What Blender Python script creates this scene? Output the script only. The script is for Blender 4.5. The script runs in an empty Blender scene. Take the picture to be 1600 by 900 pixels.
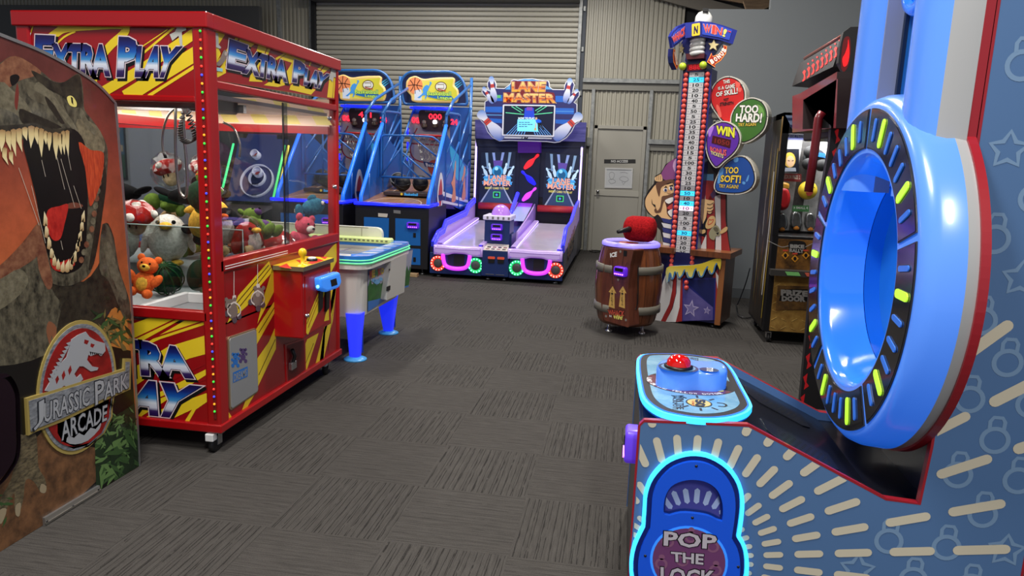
import bpy, bmesh, math, random
from mathutils import Vector, Matrix, geometry
random.seed(7)
S = bpy.context.scene
COL = S.collection
# ---------------------------------------------------------------- camera
FPX, HCAM = 1117.27, 1.5156
PITCH, ROLL, YAW = math.radians(10.128), math.radians(2.14), math.radians(8.78)
def _cam():
    cp, sp = math.cos(PITCH), math.sin(PITCH)
    c, s = math.cos(ROLL), math.sin(ROLL)
    rt, up, fw = Vector((1,0,0)), Vector((0,sp,cp)), Vector((0,cp,-sp))
    r2, u2 = c*rt+s*up, -s*rt+c*up
    M = Matrix.Rotation(YAW, 3, 'Z')
    return M@r2, M@u2, M@fw
CR, CU, CF = _cam()
CO = Vector((0,0,HCAM))
cd = bpy.data.cameras.new('camera'); cam = bpy.data.objects.new('camera', cd); COL.objects.link(cam)
cd.sensor_width = 36; cd.lens = FPX/1600*36; cd.clip_start = .02
m = Matrix((CR, CU, -CF)).transposed().to_4x4(); m.translation = CO
cam.matrix_world = m
S.camera = cam
# ---------------------------------------------------------------- light and exposure
S.view_settings.view_transform = 'Standard'; S.view_settings.look = 'None'
S.view_settings.gamma = 1; S.view_settings.use_curve_mapping = False
S.view_settings.exposure = 0.0
W = bpy.data.worlds.new('room_light'); S.world = W; W.use_nodes = True
bg = W.node_tree.nodes['Background']; bg.inputs[0].default_value = (.75,.8,.9,1); bg.inputs[1].default_value = .34
def area(name, loc, sx, sy, power, col=(1,.96,.9)):
    l = bpy.data.lights.new(name, 'AREA'); l.shape = 'RECTANGLE'; l.size = sx; l.size_y = sy; l.energy = power; l.color = col
    o = bpy.data.objects.new(name, l); COL.objects.link(o); o.location = loc; return o
area('ceiling_lamp_light', (-3.4,10.4,4.6), 1.2, .3, 75)
area('ceiling_lamp_light', (-.9,10.2,4.6), 1.2, .3, 135)
area('ceiling_lamp_light', (-3.2,6.2,4.7), .3, 1.5, 120)
area('ceiling_lamp_light', (.4,5.6,4.7), .3, 1.5, 170)
area('ceiling_lamp_light', (-1.2,1.2,4.7), .3, 1.5, 200)
area('ceiling_lamp_light', (1.0,-1.2,4.5), .3, 1.5, 170)
# ---------------------------------------------------------------- helpers
def ray(x, y): return CF + CR*((x-800)/FPX) - CU*((y-450)/FPX)
def flo(x, y, z=0):
    d = ray(x,y); return CO + d*((z-HCAM)/d.z)
def atY(x, y, Y): d = ray(x,y); return CO + d*(Y/d.y)
def atX(x, y, X): d = ray(x,y); return CO + d*(X/d.x)
class PL:
    """a flat face in the room: origin, two unit axes, outward normal"""
    def __init__(s, o, u, v):
        s.o, s.u, s.v = Vector(o), Vector(u).normalized(), Vector(v).normalized(); s.n = s.u.cross(s.v)
    def P(s, a, b, off=0.): return s.o + s.u*a + s.v*b + s.n*off
    def px(s, x, y, off=0.):
        d = ray(x,y); t = (s.o+s.n*off-CO).dot(s.n)/d.dot(s.n); q = CO+d*t-s.o
        return (q.dot(s.u), q.dot(s.v))
    def pp(s, pts, off=0.): return [s.px(x,y,off) for x,y in pts]
    def shift(s, off): return PL(s.o+s.n*off, s.u, s.v)
def FX(X, sgn=1): return PL((X,0,0), (0,sgn,0), (0,0,1))       # faces +X (sgn 1) or -X
def FY(Y): return PL((0,Y,0), (1,0,0), (0,0,1))                # faces the camera side, -Y
def FZ(Z): return PL((0,0,Z), (1,0,0), (0,1,0))
def L1(c):
    c = c/255.; return c/12.92 if c <= .04045 else ((c+.055)/1.055)**2.4
def rgb(r, g, b): return (L1(r), L1(g), L1(b), 1)
MATS = {}
def mat(name, col, rough=.5, metal=0., emit=0., ecol=None, coat=0., noise=None, spec=.5):
    """col in 0-255; noise=(scale, col2, detail, stretch)"""
    if name in MATS: return MATS[name]
    m = bpy.data.materials.new(name); m.use_nodes = True; nt = m.node_tree; b = nt.nodes['Principled BSDF']
    b.inputs['Base Color'].default_value = rgb(*col); b.inputs['Roughness'].default_value = rough; b.inputs['Metallic'].default_value = metal
    b.inputs['Specular IOR Level'].default_value = spec
    if coat: b.inputs['Coat Weight'].default_value = coat; b.inputs['Coat Roughness'].default_value = .08
    if emit:
        b.inputs['Emission Color'].default_value = rgb(*(ecol or col)); b.inputs['Emission Strength'].default_value = emit
    if noise:
        sc, c2, det, st = noise
        tc = nt.nodes.new('ShaderNodeTexCoord'); mp = nt.nodes.new('ShaderNodeMapping'); nz = nt.nodes.new('ShaderNodeTexNoise'); rp = nt.nodes.new('ShaderNodeValToRGB')
        mp.inputs['Scale'].default_value = st; nz.inputs['Scale'].default_value = sc; nz.inputs['Detail'].default_value = det; nz.inputs['Roughness'].default_value = .65
        rp.color_ramp.elements[0].color = rgb(*col); rp.color_ramp.elements[1].color = rgb(*c2)
        rp.color_ramp.elements[0].position = .34; rp.color_ramp.elements[1].position = .66
        nt.links.new(tc.outputs['Object'], mp.inputs[0]); nt.links.new(mp.outputs[0], nz.inputs['Vector']); nt.links.new(nz.outputs['Fac'], rp.inputs[0]); nt.links.new(rp.outputs[0], b.inputs['Base Color'])
        if emit and not ecol: nt.links.new(rp.outputs[0], b.inputs['Emission Color'])
    MATS[name] = m; return m
def gmat(name, stops, axis=1, rough=.35, emit=0., coat=.3, grain=0.):
    """printed colour blend along one axis of the print"""
    if name in MATS: return MATS[name]
    m = bpy.data.materials.new(name); m.use_nodes = True; nt = m.node_tree; b = nt.nodes['Principled BSDF']; b.inputs['Roughness'].default_value = rough
    b.inputs['Coat Weight'].default_value = coat
    uv = nt.nodes.new('ShaderNodeUVMap'); sp = nt.nodes.new('ShaderNodeSeparateXYZ'); rp = nt.nodes.new('ShaderNodeValToRGB'); e = rp.color_ramp.elements
    while len(e) < len(stops): e.new(.5)
    for k, (p, c) in enumerate(stops): e[k].position = p; e[k].color = rgb(*c)
    nt.links.new(uv.outputs[0], sp.inputs[0]); nt.links.new(sp.outputs[axis], rp.inputs[0]); nt.links.new(rp.outputs[0], b.inputs['Base Color'])
    if emit: nt.links.new(rp.outputs[0], b.inputs['Emission Color']); b.inputs['Emission Strength'].default_value = emit
    if grain:
        tc = nt.nodes.new('ShaderNodeTexCoord'); nz = nt.nodes.new('ShaderNodeTexNoise'); nz.inputs['Scale'].default_value = grain; nz.inputs['Detail'].default_value = 9; nz.inputs['Roughness'].default_value = .7; mx = nt.nodes.new('ShaderNodeMix'); mx.data_type = 'RGBA'; mx.blend_type = 'OVERLAY'; mx.inputs[0].default_value = .75
        nt.links.new(tc.outputs['Object'], nz.inputs['Vector']); nt.links.new(rp.outputs[0], mx.inputs[6]); nt.links.new(nz.outputs['Fac'], mx.inputs[7]); nt.links.new(mx.outputs[2], b.inputs['Base Color'])
    MATS[name] = m; return m
def glassmat(name, tint=(255,255,255), refl=.035, rough=0.02, edge=.8):
    if name in MATS: return MATS[name]
    m = bpy.data.materials.new(name); m.use_nodes = True; nt = m.node_tree; nt.nodes.clear()
    o = nt.nodes.new('ShaderNodeOutputMaterial'); t = nt.nodes.new('ShaderNodeBsdfTransparent'); g = nt.nodes.new('ShaderNodeBsdfGlossy'); mx = nt.nodes.new('ShaderNodeMixShader')
    lw = nt.nodes.new('ShaderNodeLayerWeight'); lw.inputs[0].default_value = .5; pw = nt.nodes.new('ShaderNodeMath'); pw.operation = 'POWER'; pw.inputs[1].default_value = 4.; fr = nt.nodes.new('ShaderNodeMath'); fr.operation = 'MULTIPLY_ADD'
    nt.links.new(lw.outputs['Facing'], pw.inputs[0]); nt.links.new(pw.outputs[0], fr.inputs[0]); fr.inputs[1].default_value = edge; fr.inputs[2].default_value = refl
    t.inputs[0].default_value = rgb(*tint); g.inputs['Roughness'].default_value = rough
    nt.links.new(fr.outputs[0], mx.inputs[0]); nt.links.new(t.outputs[0], mx.inputs[1]); nt.links.new(g.outputs[0], mx.inputs[2]); nt.links.new(mx.outputs[0], o.inputs[0])
    MATS[name] = m; return m
def cr(pts, n=6, closed=True):
    """smooth curve through points"""
    P = [tuple(p) for p in pts]; N = len(P); out = []; D = len(P[0])
    for i in range(N if closed else N-1):
        p1, p2 = P[i], P[(i+1)%N]
        p0 = P[i-1] if closed or i > 0 else p1
        p3 = P[(i+2)%N] if closed or i < N-2 else p2
        for k in range(n):
            t = k/n
            out.append(tuple(.5*(2*p1[d]+(p2[d]-p0[d])*t+(2*p0[d]-5*p1[d]+4*p2[d]-p3[d])*t*t+(3*p1[d]-p0[d]-3*p2[d]+p3[d])*t**3) for d in range(D)))
    if not closed: out.append(P[-1])
    return out
def circ(cx, cy, rx, ry=None, n=32, a0=0., a1=360.):
    ry = rx if ry is None else ry; full = abs(a1-a0) >= 360
    return [(cx+rx*math.cos(math.radians(a0+(a1-a0)*k/(n if full else n-1))), cy+ry*math.sin(math.radians(a0+(a1-a0)*k/(n if full else n-1)))) for k in range(n)]
def rrect(x0, y0, x1, y1, r, n=5):
    out = []
    for cx, cy, a in ((x1-r,y0+r,-90),(x1-r,y1-r,0),(x0+r,y1-r,90),(x0+r,y0+r,180)): out += circ(cx, cy, r, n=n, a0=a, a1=a+90)
    return out
def rpoly(pts, r, n=5):
    """round the corners of a polygon; r a number or list"""
    out = []; N = len(pts)
    for i in range(N):
        p, a, b = Vector(pts[i]).to_2d(), Vector(pts[i-1]).to_2d(), Vector(pts[(i+1)%N]).to_2d(); ri = r[i] if isinstance(r, (list,tuple)) else r
        if ri <= 0: out.append(tuple(p)); continue
        da, db = (a-p), (b-p); k = min(ri, da.length*.49, db.length*.49); s, e = p+da.normalized()*k, p+db.normalized()*k
        for j in range(n+1):
            t = j/n; q = s*(1-t)**2+p*2*t*(1-t)+e*t*t; out.append((q.x,q.y))
    return out
def star(cx, cy, R, r, n=5, rot=90): return [(cx+(R if k%2==0 else r)*math.cos(math.radians(rot+k*180/n)), cy+(R if k%2==0 else r)*math.sin(math.radians(rot+k*180/n))) for k in range(2*n)]
def band(path, w, closed=False):
    """outline of a stripe of width w along a 2D path"""
    Lp, Rp = [], []; N = len(path)
    for i in range(N):
        a = Vector(path[i-1] if (i > 0 or closed) else path[i]).to_2d(); b = Vector(path[(i+1)%N] if (i < N-1 or closed) else path[i]).to_2d()
        d = (b-a).normalized(); nn = Vector((-d.y,d.x)); p = Vector(path[i]).to_2d(); ww = (w[i] if isinstance(w,(list,tuple)) else w)/2
        Lp.append(tuple(p+nn*ww)); Rp.append(tuple(p-nn*ww))
    return (Lp, Rp) if closed else Lp+Rp[::-1]
_T = {}
def tmesh(s, bold=0., spc=1.):
    k = (s,bold,spc)
    if k in _T: return _T[k]
    cu = bpy.data.curves.new('lettering','FONT'); cu.body = s; cu.offset = bold; cu.resolution_u = 2; cu.space_character = spc; cu.align_x = 'LEFT'
    ob = bpy.data.objects.new('lettering', cu); COL.objects.link(ob)
    ev = ob.evaluated_get(bpy.context.evaluated_depsgraph_get()); me = ev.to_mesh()
    vs = [(v.co.x,v.co.y) for v in me.vertices]; fs = [tuple(p.vertices) for p in me.polygons]; ev.to_mesh_clear()
    bpy.data.objects.remove(ob); bpy.data.curves.remove(cu)
    if bold:
        b0 = tmesh(s,0,spc)[2]; bb = b0
    else:
        xs = [v[0] for v in vs]; ys = [v[1] for v in vs]; bb = (min(xs),min(ys),max(xs),max(ys))
    _T[k] = (vs,fs,bb); return _T[k]
def clip_to(pts, cl):
    ar = sum(cl[i-1][0]*cl[i][1]-cl[i][0]*cl[i-1][1] for i in range(len(cl))); cl = cl if ar > 0 else cl[::-1]; out = list(pts)
    for i in range(len(cl)):
        a, b = cl[i-1], cl[i]; ins = lambda p: (b[0]-a[0])*(p[1]-a[1])-(b[1]-a[1])*(p[0]-a[0]); src = out; out = []
        for k in range(len(src)):
            p, q = src[k-1], src[k]; dp, dq = ins(p), ins(q)
            if (dp >= 0) != (dq >= 0): t = dp/(dp-dq); out.append((p[0]+(q[0]-p[0])*t, p[1]+(q[1]-p[1])*t))
            if dq >= 0: out.append(q)
        if len(out) < 3: return []
    return out
class MB:
    clip = None
    def __init__(s): s.v=[]; s.f=[]; s.fm=[]; s.uv=[]; s.sm=[]; s.mats=[]
    def mi(s, m):
        if m not in s.mats: s.mats.append(m)
        return s.mats.index(m)
    def add(s, vs, fs, m, uvs=None, smooth=False):
        o = len(s.v); s.v += [tuple(v) for v in vs]; k = s.mi(m)
        for f in fs:
            s.f.append([i+o for i in f]); s.fm.append(k); s.sm.append(smooth); s.uv.append([uvs[i] for i in f] if uvs else [(0,0)]*len(f))
        return s
    def bm(s, b, m, smooth=False, M=None):
        b.verts.ensure_lookup_table(); b.verts.index_update()
        s.add([(M@v.co if M else v.co) for v in b.verts], [[v.index for v in f.verts] for f in b.faces], m, smooth=smooth); b.free(); return s
    def box(s, a, b, m, bev=0., seg=2, M=None):
        x0,x1 = sorted((a[0],b[0])); y0,y1 = sorted((a[1],b[1])); z0,z1 = sorted((a[2],b[2]))
        if not bev:
            vs = [(x,y,z) for z in (z0,z1) for y in (y0,y1) for x in (x0,x1)]
            if M: vs = [M@Vector(v) for v in vs]
            return s.add(vs, [(0,2,3,1),(4,5,7,6),(0,1,5,4),(2,6,7,3),(0,4,6,2),(1,3,7,5)], m)
        B = bmesh.new(); bmesh.ops.create_cube(B, size=1)
        for v in B.verts: v.co = Vector(((x0+x1)/2+v.co.x*(x1-x0),(y0+y1)/2+v.co.y*(y1-y0),(z0+z1)/2+v.co.z*(z1-z0)))
        bmesh.ops.bevel(B, geom=B.edges[:], offset=min(bev,(x1-x0)*.49,(y1-y0)*.49,(z1-z0)*.49), segments=seg, affect='EDGES', profile=.5)
        return s.bm(B, m, False, M)
    def _tess(s, loops):
        tri = geometry.tessellate_polygon([[Vector((p[0],p[1],0)) for p in l] for l in loops]); fl = [p for l in loops for p in l]; out = []
        for t in tri:
            a,b,c = (fl[i] for i in t)
            ar = (b[0]-a[0])*(c[1]-a[1])-(b[1]-a[1])*(c[0]-a[0])
            if abs(ar) > 1e-12: out.append(tuple(t) if ar > 0 else (t[0],t[2],t[1]))
        return fl, out
    def poly(s, pl, pts, off, m, holes=()):
        """flat print on a face; pts in the face's own metres"""
        if s.clip:
            pts = clip_to([p[:2] for p in pts], s.clip)
            if len(pts) < 3: return s
        loops = [list(pts)]+[list(h) for h in holes]; fl, tr = s._tess(loops)
        xs = [p[0] for p in pts]; ys = [p[1] for p in pts]; w = max(xs)-min(xs) or 1; h = max(ys)-min(ys) or 1
        return s.add([pl.P(a,b,off) for a,b in fl], tr, m, [((a-min(xs))/w,(b-min(ys))/h) for a,b in fl])
    def art(s, pl, pts, off, m, n=0, holes=()):
        """print traced from the picture, laid on its real face"""
        p = pl.pp(pts); p = cr(p,n) if n else p
        return s.poly(pl, p, off, m, [pl.pp(h) for h in holes])
    def prism(s, pl, pts, d0, d1, m, side=None, holes=(), smooth=False):
        """solid with outline pts on face pl, from offset d0 (back) to d1 (front)"""
        loops = [list(pts)]+[list(h) for h in holes]; fl, tr = s._tess(loops)
        xs = [p[0] for p in pts]; ys = [p[1] for p in pts]; w = max(xs)-min(xs) or 1; h = max(ys)-min(ys) or 1; uv = [((a-min(xs))/w,(b-min(ys))/h) for a,b in fl]
        s.add([pl.P(a,b,d1) for a,b in fl], tr, m, uv); s.add([pl.P(a,b,d0) for a,b in fl], [t[::-1] for t in tr], side or m, uv)
        for k, l in enumerate(loops):
            ar = sum(l[i-1][0]*l[i][1]-l[i][0]*l[i-1][1] for i in range(len(l))); ccw = (ar > 0) == (k == 0); N = len(l)
            vs = [pl.P(a,b,d0) for a,b in l]+[pl.P(a,b,d1) for a,b in l]
            s.add(vs, [(i,(i+1)%N,N+(i+1)%N,N+i) if ccw else ((i+1)%N,i,N+i,N+(i+1)%N) for i in range(N)], side or m, smooth=smooth)
        return s
    def puff(s, pl, pts, d0, d1, r, m, side=None, n=4):
        """outline pts with a rounded front edge (moulded plastic)"""
        c = Vector((sum(p[0] for p in pts)/len(pts), sum(p[1] for p in pts)/len(pts))); N = len(pts); rings = [[pl.P(a,b,d0) for a,b in pts]]
        ar = sum(pts[i-1][0]*pts[i][1]-pts[i][0]*pts[i-1][1] for i in range(N)); sg = 1 if ar > 0 else -1
        def inset(k):
            o = []
            for i in range(N):
                a, b = Vector(pts[i-1]).to_2d(), Vector(pts[(i+1)%N]).to_2d(); d = (b-a).normalized(); o.append(Vector(pts[i]).to_2d()+Vector((-d.y,d.x))*sg*k)
            return o
        for j in range(n+1):
            t = math.pi/2*j/n; ins = inset(r*(1-math.cos(t))); rings.append([pl.P(p.x,p.y,d1-r+r*math.sin(t)) for p in ins])
        vs = [v for R in rings for v in R]; fs = []
        for j in range(len(rings)-1):
            for i in range(N):
                q = (j*N+i,j*N+(i+1)%N,(j+1)*N+(i+1)%N,(j+1)*N+i); fs.append(q if sg > 0 else q[::-1])
        s.add(vs, fs, side or m, smooth=True); ins = inset(r); return s.poly(pl, [(p.x,p.y) for p in ins], d1, m)
    def tube(s, path, r, m, n=8, closed=False, cap=True):
        P = [Vector(p) for p in path]; N = len(P); rings = []; up = None
        for i in range(N):
            a = P[i-1] if (i > 0 or closed) else P[i]; b = P[(i+1)%N] if (i < N-1 or closed) else P[i]; d = (b-a).normalized()
            if up is None: up = d.orthogonal().normalized()
            else:
                up = (up-d*up.dot(d)); up = up.normalized() if up.length > 1e-6 else d.orthogonal().normalized()
            w = d.cross(up); rr = r[i] if isinstance(r,(list,tuple)) else r
            rings.append([P[i]+(up*math.cos(2*math.pi*k/n)+w*math.sin(2*math.pi*k/n))*rr for k in range(n)])
        vs = [v for R in rings for v in R]; fs = []
        for i in range(N if closed else N-1):
            for k in range(n): a,b = i*n,((i+1)%N)*n; fs.append((a+k,a+(k+1)%n,b+(k+1)%n,b+k))
        if cap and not closed: fs += [tuple(range(n))[::-1], tuple((N-1)*n+k for k in range(n))]
        return s.add(vs, fs, m, smooth=True)
    def lathe(s, c, prof, m, ax=(0,0,1), n=24, smooth=True, a0=0., a1=360.):
        A = Vector(ax).normalized(); U = A.orthogonal().normalized(); V = A.cross(U); c = Vector(c); full = abs(a1-a0) >= 360; K = n if full else n+1
        vs = []; fs = []
        for r, z in prof:
            for k in range(K):
                t = math.radians(a0+(a1-a0)*k/n); vs.append(c+A*z+(U*math.cos(t)+V*math.sin(t))*r)
        for j in range(len(prof)-1):
            for k in range(n):
                k2 = (k+1)%K; fs.append((j*K+k,j*K+k2,(j+1)*K+k2,(j+1)*K+k))
        return s.add(vs, fs, m, smooth=smooth)
    def ball(s, c, r, m, M=None, n=16, k=10):
        r = (r,r,r) if not isinstance(r,(list,tuple)) else r; c = Vector(c); vs = []; fs = []
        for j in range(k+1):
            t = math.pi*j/k
            for i in range(n):
                a = 2*math.pi*i/n; p = Vector((r[0]*math.sin(t)*math.cos(a), r[1]*math.sin(t)*math.sin(a), -r[2]*math.cos(t))); vs.append(c+(M@p if M else p))
        for j in range(k):
            for i in range(n): fs.append((j*n+i,j*n+(i+1)%n,(j+1)*n+(i+1)%n,(j+1)*n+i))
        return s.add(vs, fs, m, smooth=True)
    def text(s, pl, txt, quad, off, m, bold=0., spc=1., px=True):
        """lettering stretched over a quad TL,TR,BR,BL"""
        vs, fs, bb = tmesh(txt, bold, spc); q = pl.pp(quad) if px else quad; TL,TR,BR,BL = (Vector(p) for p in q); out = []; uv = []
        for x, y in vs:
            u = (x-bb[0])/((bb[2]-bb[0]) or 1); w = (y-bb[1])/((bb[3]-bb[1]) or 1)
            p = (BL*(1-u)+BR*u)*(1-w)+(TL*(1-u)+TR*u)*w; out.append(pl.P(p.x,p.y,off)); uv.append((u,w))
        return s.add(out, fs, m, uv)
    def build(s, name, root=None, parent=None, loc=None):
        me = bpy.data.meshes.new(name); o = Vector(root.location) if root is not None else (Vector(loc) if loc is not None else Vector())
        me.from_pydata([Vector(v)-o for v in s.v], [], s.f)
        for x in s.mats: me.materials.append(x)
        me.polygons.foreach_set('material_index', s.fm); me.polygons.foreach_set('use_smooth', s.sm)
        l = me.uv_layers.new(name='UVMap'); l.data.foreach_set('uv', [c for f in s.uv for p in f for c in p])
        me.validate(); me.update()
        ob = bpy.data.objects.new(name, me); COL.objects.link(ob)
        if parent is not None: ob.parent = parent
        elif root is not None: ob.parent = root
        else: ob.location = o
        return ob
def thing(name, label, cat, loc, group=None):
    o = bpy.data.objects.new(name, None); COL.objects.link(o); o.location = loc; o.empty_display_size = .1; return tag(o, label, cat, group)
def tag(o, label, cat, group=None, kind=None):
    o['label'] = label; o['category'] = cat
    if group: o['group'] = group
    if kind: o['kind'] = kind
    return o
def struct(o): o['kind'] = 'structure'; return o
def copy_tree(o, parent=None):
    c = o.copy(); COL.objects.link(c); c.parent = parent
    for ch in list(o.children): copy_tree(ch, c)
    return c
# ---------------------------------------------------------------- the room
galv = mat('galvanised_steel', (150,152,150), .45, .3, noise=(14,(120,122,122),4,(1,1,1)))
darkgap = mat('dark_gap', (22,22,24), .8)
cream = mat('cream_sheet_steel', (158,154,140), .45)
cream2 = mat('cream_roller_slat', (164,160,147), .42)
doorm = mat('door_paint', (152,149,139), .5)
def carpet():
    m = bpy.data.materials.new('carpet_tiles'); m.use_nodes = True; nt = m.node_tree; b = nt.nodes['Principled BSDF']; b.inputs['Roughness'].default_value = .95; b.inputs['Specular IOR Level'].default_value = .1
    N, Lk = nt.nodes.new, nt.links.new
    def math_(op, a, b2=None, v=None):
        n = N('ShaderNodeMath'); n.operation = op; Lk(a, n.inputs[0])
        if b2 is not None: Lk(b2, n.inputs[1])
        elif v is not None: n.inputs[1].default_value = v
        return n.outputs[0]
    tc = N('ShaderNodeTexCoord'); sp = N('ShaderNodeSeparateXYZ'); Lk(tc.outputs['Object'], sp.inputs[0])
    ch = N('ShaderNodeTexChecker'); mp = N('ShaderNodeMapping'); mp.inputs['Location'].default_value = (.865*2+1,-4.028*2,.5); mp.inputs['Scale'].default_value = (2,2,0); Lk(tc.outputs['Object'], mp.inputs[0]); Lk(mp.outputs[0], ch.inputs['Vector']); ch.inputs['Scale'].default_value = 1
    ch.inputs['Color1'].default_value = (1,1,1,1); ch.inputs['Color2'].default_value = (0,0,0,1)
    def lines(sx, sy):
        q = N('ShaderNodeMapping'); q.inputs['Scale'].default_value = (sx,sy,1); Lk(tc.outputs['Object'], q.inputs[0]); z = N('ShaderNodeTexNoise'); z.inputs['Scale'].default_value = 1; z.inputs['Detail'].default_value = 2; Lk(q.outputs[0], z.inputs['Vector']); return z.outputs['Fac']
    def groove1(ax, wob, fr, th):
        a = math_('MULTIPLY', sp.outputs[ax], v=fr); a = math_('ADD', a, math_('MULTIPLY', wob, v=.35)); f = math_('FRACT', a)
        return math_('LESS_THAN', math_('ABSOLUTE', math_('SUBTRACT', f, v=.5)), v=th)
    def groove(ax, wob): return math_('MAXIMUM', groove1(ax, wob, 22., .045), groove1(ax, wob, 36.3, .06))
    la, lb = lines(120,9), lines(9,120)
    brk, brk2 = lines(30,9), lines(9,30)
    g1 = math_('MULTIPLY', groove(0, la), math_('GREATER_THAN', brk, v=.36)); g2 = math_('MULTIPLY', groove(1, lb), math_('GREATER_THAN', brk2, v=.36))
    mx = N('ShaderNodeMix'); mx.data_type = 'FLOAT'; Lk(ch.outputs['Fac'], mx.inputs[0]); Lk(math_('MULTIPLY', g2, v=.5), mx.inputs[2]); Lk(g1, mx.inputs[3])
    mn = N('ShaderNodeMix'); mn.data_type = 'FLOAT'; Lk(ch.outputs['Fac'], mn.inputs[0]); Lk(lb, mn.inputs[2]); Lk(la, mn.inputs[3])
    fine = N('ShaderNodeTexNoise'); fine.inputs['Scale'].default_value = 260; Lk(tc.outputs['Object'], fine.inputs['Vector'])
    big = N('ShaderNodeTexNoise'); big.inputs['Scale'].default_value = 1.7; Lk(tc.outputs['Object'], big.inputs['Vector'])
    t = math_('ADD', math_('MULTIPLY', mn.outputs[0], v=.55), math_('MULTIPLY', fine.outputs['Fac'], v=.75)); t = math_('ADD', t, math_('MULTIPLY', big.outputs['Fac'], v=.14)); t = math_('SUBTRACT', t, math_('MULTIPLY', mx.outputs[0], v=.36))
    rp = N('ShaderNodeValToRGB'); rp.color_ramp.elements[0].position = .1; rp.color_ramp.elements[0].color = rgb(18,17,17); rp.color_ramp.elements[1].position = 1.15 if False else 1.; rp.color_ramp.elements[1].color = rgb(83,80,77)
    Lk(t, rp.inputs[0]); Lk(rp.outputs[0], b.inputs['Base Color']); return m
f = MB(); f.add([(-14,-3,0),(7,-3,0),(7,14,0),(-14,14,0)], [(0,1,2,3)], carpet()); struct(f.build('floor'))
YB = 12.65
def corrug(mb, x0, x1, z0, z1, Y, m, pitch=.076, amp=.009):
    n = int((x1-x0)/pitch*8); vs = []
    for i in range(n+1):
        x = x0+(x1-x0)*i/n; t = (x/pitch)%1.; s = math.cos(2*math.pi*t); y = Y-amp*(1 if s > .35 else -1 if s < -.35 else s/.35)
        vs += [(x,y,z0),(x,y,z1)]
    mb.add(vs, [(2*i,2*i+2,2*i+3,2*i+1) for i in range(n)], m, smooth=False)
w = MB()
w.box((-14,YB+.05,0),(7,YB+.15,5.2), darkgap)
corrug(w, -.86, .75, 0, 4.6, YB, cream); corrug(w, -14, -5.78, 0, 5.1, YB, cream)
struct(w.build('wall_back'))
# roller door
rd = MB(); x0, x1 = -5.64, -.985; p = .0835; vs = []; prof = []
k = 0
while k*p < 4.13:
    z = k*p
    for t, d in ((0,.006),(.04,.013),(.14,.019),(.35,.0225),(.6,.021),(.78,.017),(.86,.012),(.875,-.016),(.985,-.016)): prof.append((z+t*p, d))
    k += 1
for z, d in prof: vs += [(x0,YB-.02-d,z),(x1,YB-.02-d,z)]
rd.add(vs, [(2*i,2*i+1,2*i+3,2*i+2) for i in range(len(prof)-1)], cream2)
roller = struct(rd.build('door_1'))
t = MB(); t.box((x0-.01,YB-.35,4.13),(x1+.01,YB-.02,4.6), mat('roller_drum',(90,90,86),.6)); struct(t.build('trim_1'))
# jambs, posts and girts of the shed frame
def trim(n, *boxes):
    t = MB()
    for a, b, m in boxes: t.box(a, b, m, .004, 1)
    return struct(t.build('trim_%d' % n))
trim(2, ((-.985,YB-.09,0),(-.925,YB,4.6),galv), ((-.925,YB-.03,0),(-.86,YB+.02,4.6),mat('painted_gap_shade',(60,66,76),.6)), *[((-.915,YB-.06,z-.04),(-.875,YB-.03,z+.04),galv) for z in (4.05,3.4,2.68,1.9)])  # the dark strip paints in the shade of the gap beside the post
trim(3, ((-5.72,YB-.1,0),(-5.64,YB,4.6),darkgap), ((-5.78,YB-.05,0),(-5.72,YB,4.6),galv))
trim(4, ((-.86,YB-.1,2.86),(.745,YB-.03,2.93),galv), ((-.86,YB-.05,2.74),(.745,YB-.02,2.86),mat('girt_web',(118,116,108),.5)))
trim(5, ((.30,YB-.1,1.87),(.745,YB-.03,1.95),galv), ((.30,YB-.05,1.76),(.745,YB-.02,1.87),MATS['girt_web']), ((-.86,YB-.1,1.8),(-.68,YB-.03,1.95),galv))
trim(6, ((-.70,YB-.07,0),(-.64,YB-.01,2.76),galv)); trim(7, ((.27,YB-.07,0),(.33,YB-.01,2.76),galv))
# personnel door
d = MB(); d.box((-.56,YB-.05,.01),(.20,YB-.01,2.1), doorm, .004, 1); door = struct(d.build('door_2'))
d = MB(); d.box((-.62,YB-.08,0),(-.56,YB,2.16), doorm, .004,1); d.box((.20,YB-.08,0),(.26,YB,2.16), doorm, .004,1); d.box((-.62,YB-.08,2.1),(.26,YB,2.16), doorm, .004,1); d.build('door_frame', door, door)
d = MB(); d.box((-.56,YB-.066,.97),(.20,YB-.05,1.07), mat('door_rail',(166,163,152),.5), .003,1); d.build('lock_rail', door, door)
d = MB(); d.lathe((-.5,YB-.066,1.04), [(0,.06),(.024,.055),(.03,.035),(.014,.02),(.014,0)], mat('chrome',(200,200,200),.18,1.), (0,-1,0), 12); d.build('door_knob', door, door)
s = MB(); pl = FY(YB-.052); s.prism(pl, pl.pp([(944,249),(993,249),(993,255),(944,255)]), 0, .004, mat('black_sign',(22,22,22),.5)); s.text(pl, 'NO ACCESS', [(955,250.2),(981,250.2),(981,253.8),(955,253.8)], .005, mat('white_print',(225,225,222),.5), .015)
tag(s.build('door_sign', loc=(0,YB-.05,1.5)), 'narrow black sign reading no access on the grey door', 'sign')
s = MB(); pl = FY(YB-.052)
s.prism(pl, pl.pp([(945.5,262),(989,263),(987.5,294.5),(944.5,293.5)]), 0, .012, mat('silver_frame',(205,205,203),.35,.4), holes=[pl.pp([(948,264.5),(986.5,265.5),(985.5,292),(947,291)])])
nf = tag(s.build('notice_frame', loc=(0,YB-.05,1.2)), 'silver framed notice hanging on the grey door below the no access sign', 'notice')
s = MB(); s.art(pl, [(947.5,264),(987,265),(986,292.5),(946.5,291.5)], .003, mat('notice_paper',(186,188,190),.6)); ln = mat('pencil_line',(120,122,126),.7)
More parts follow.
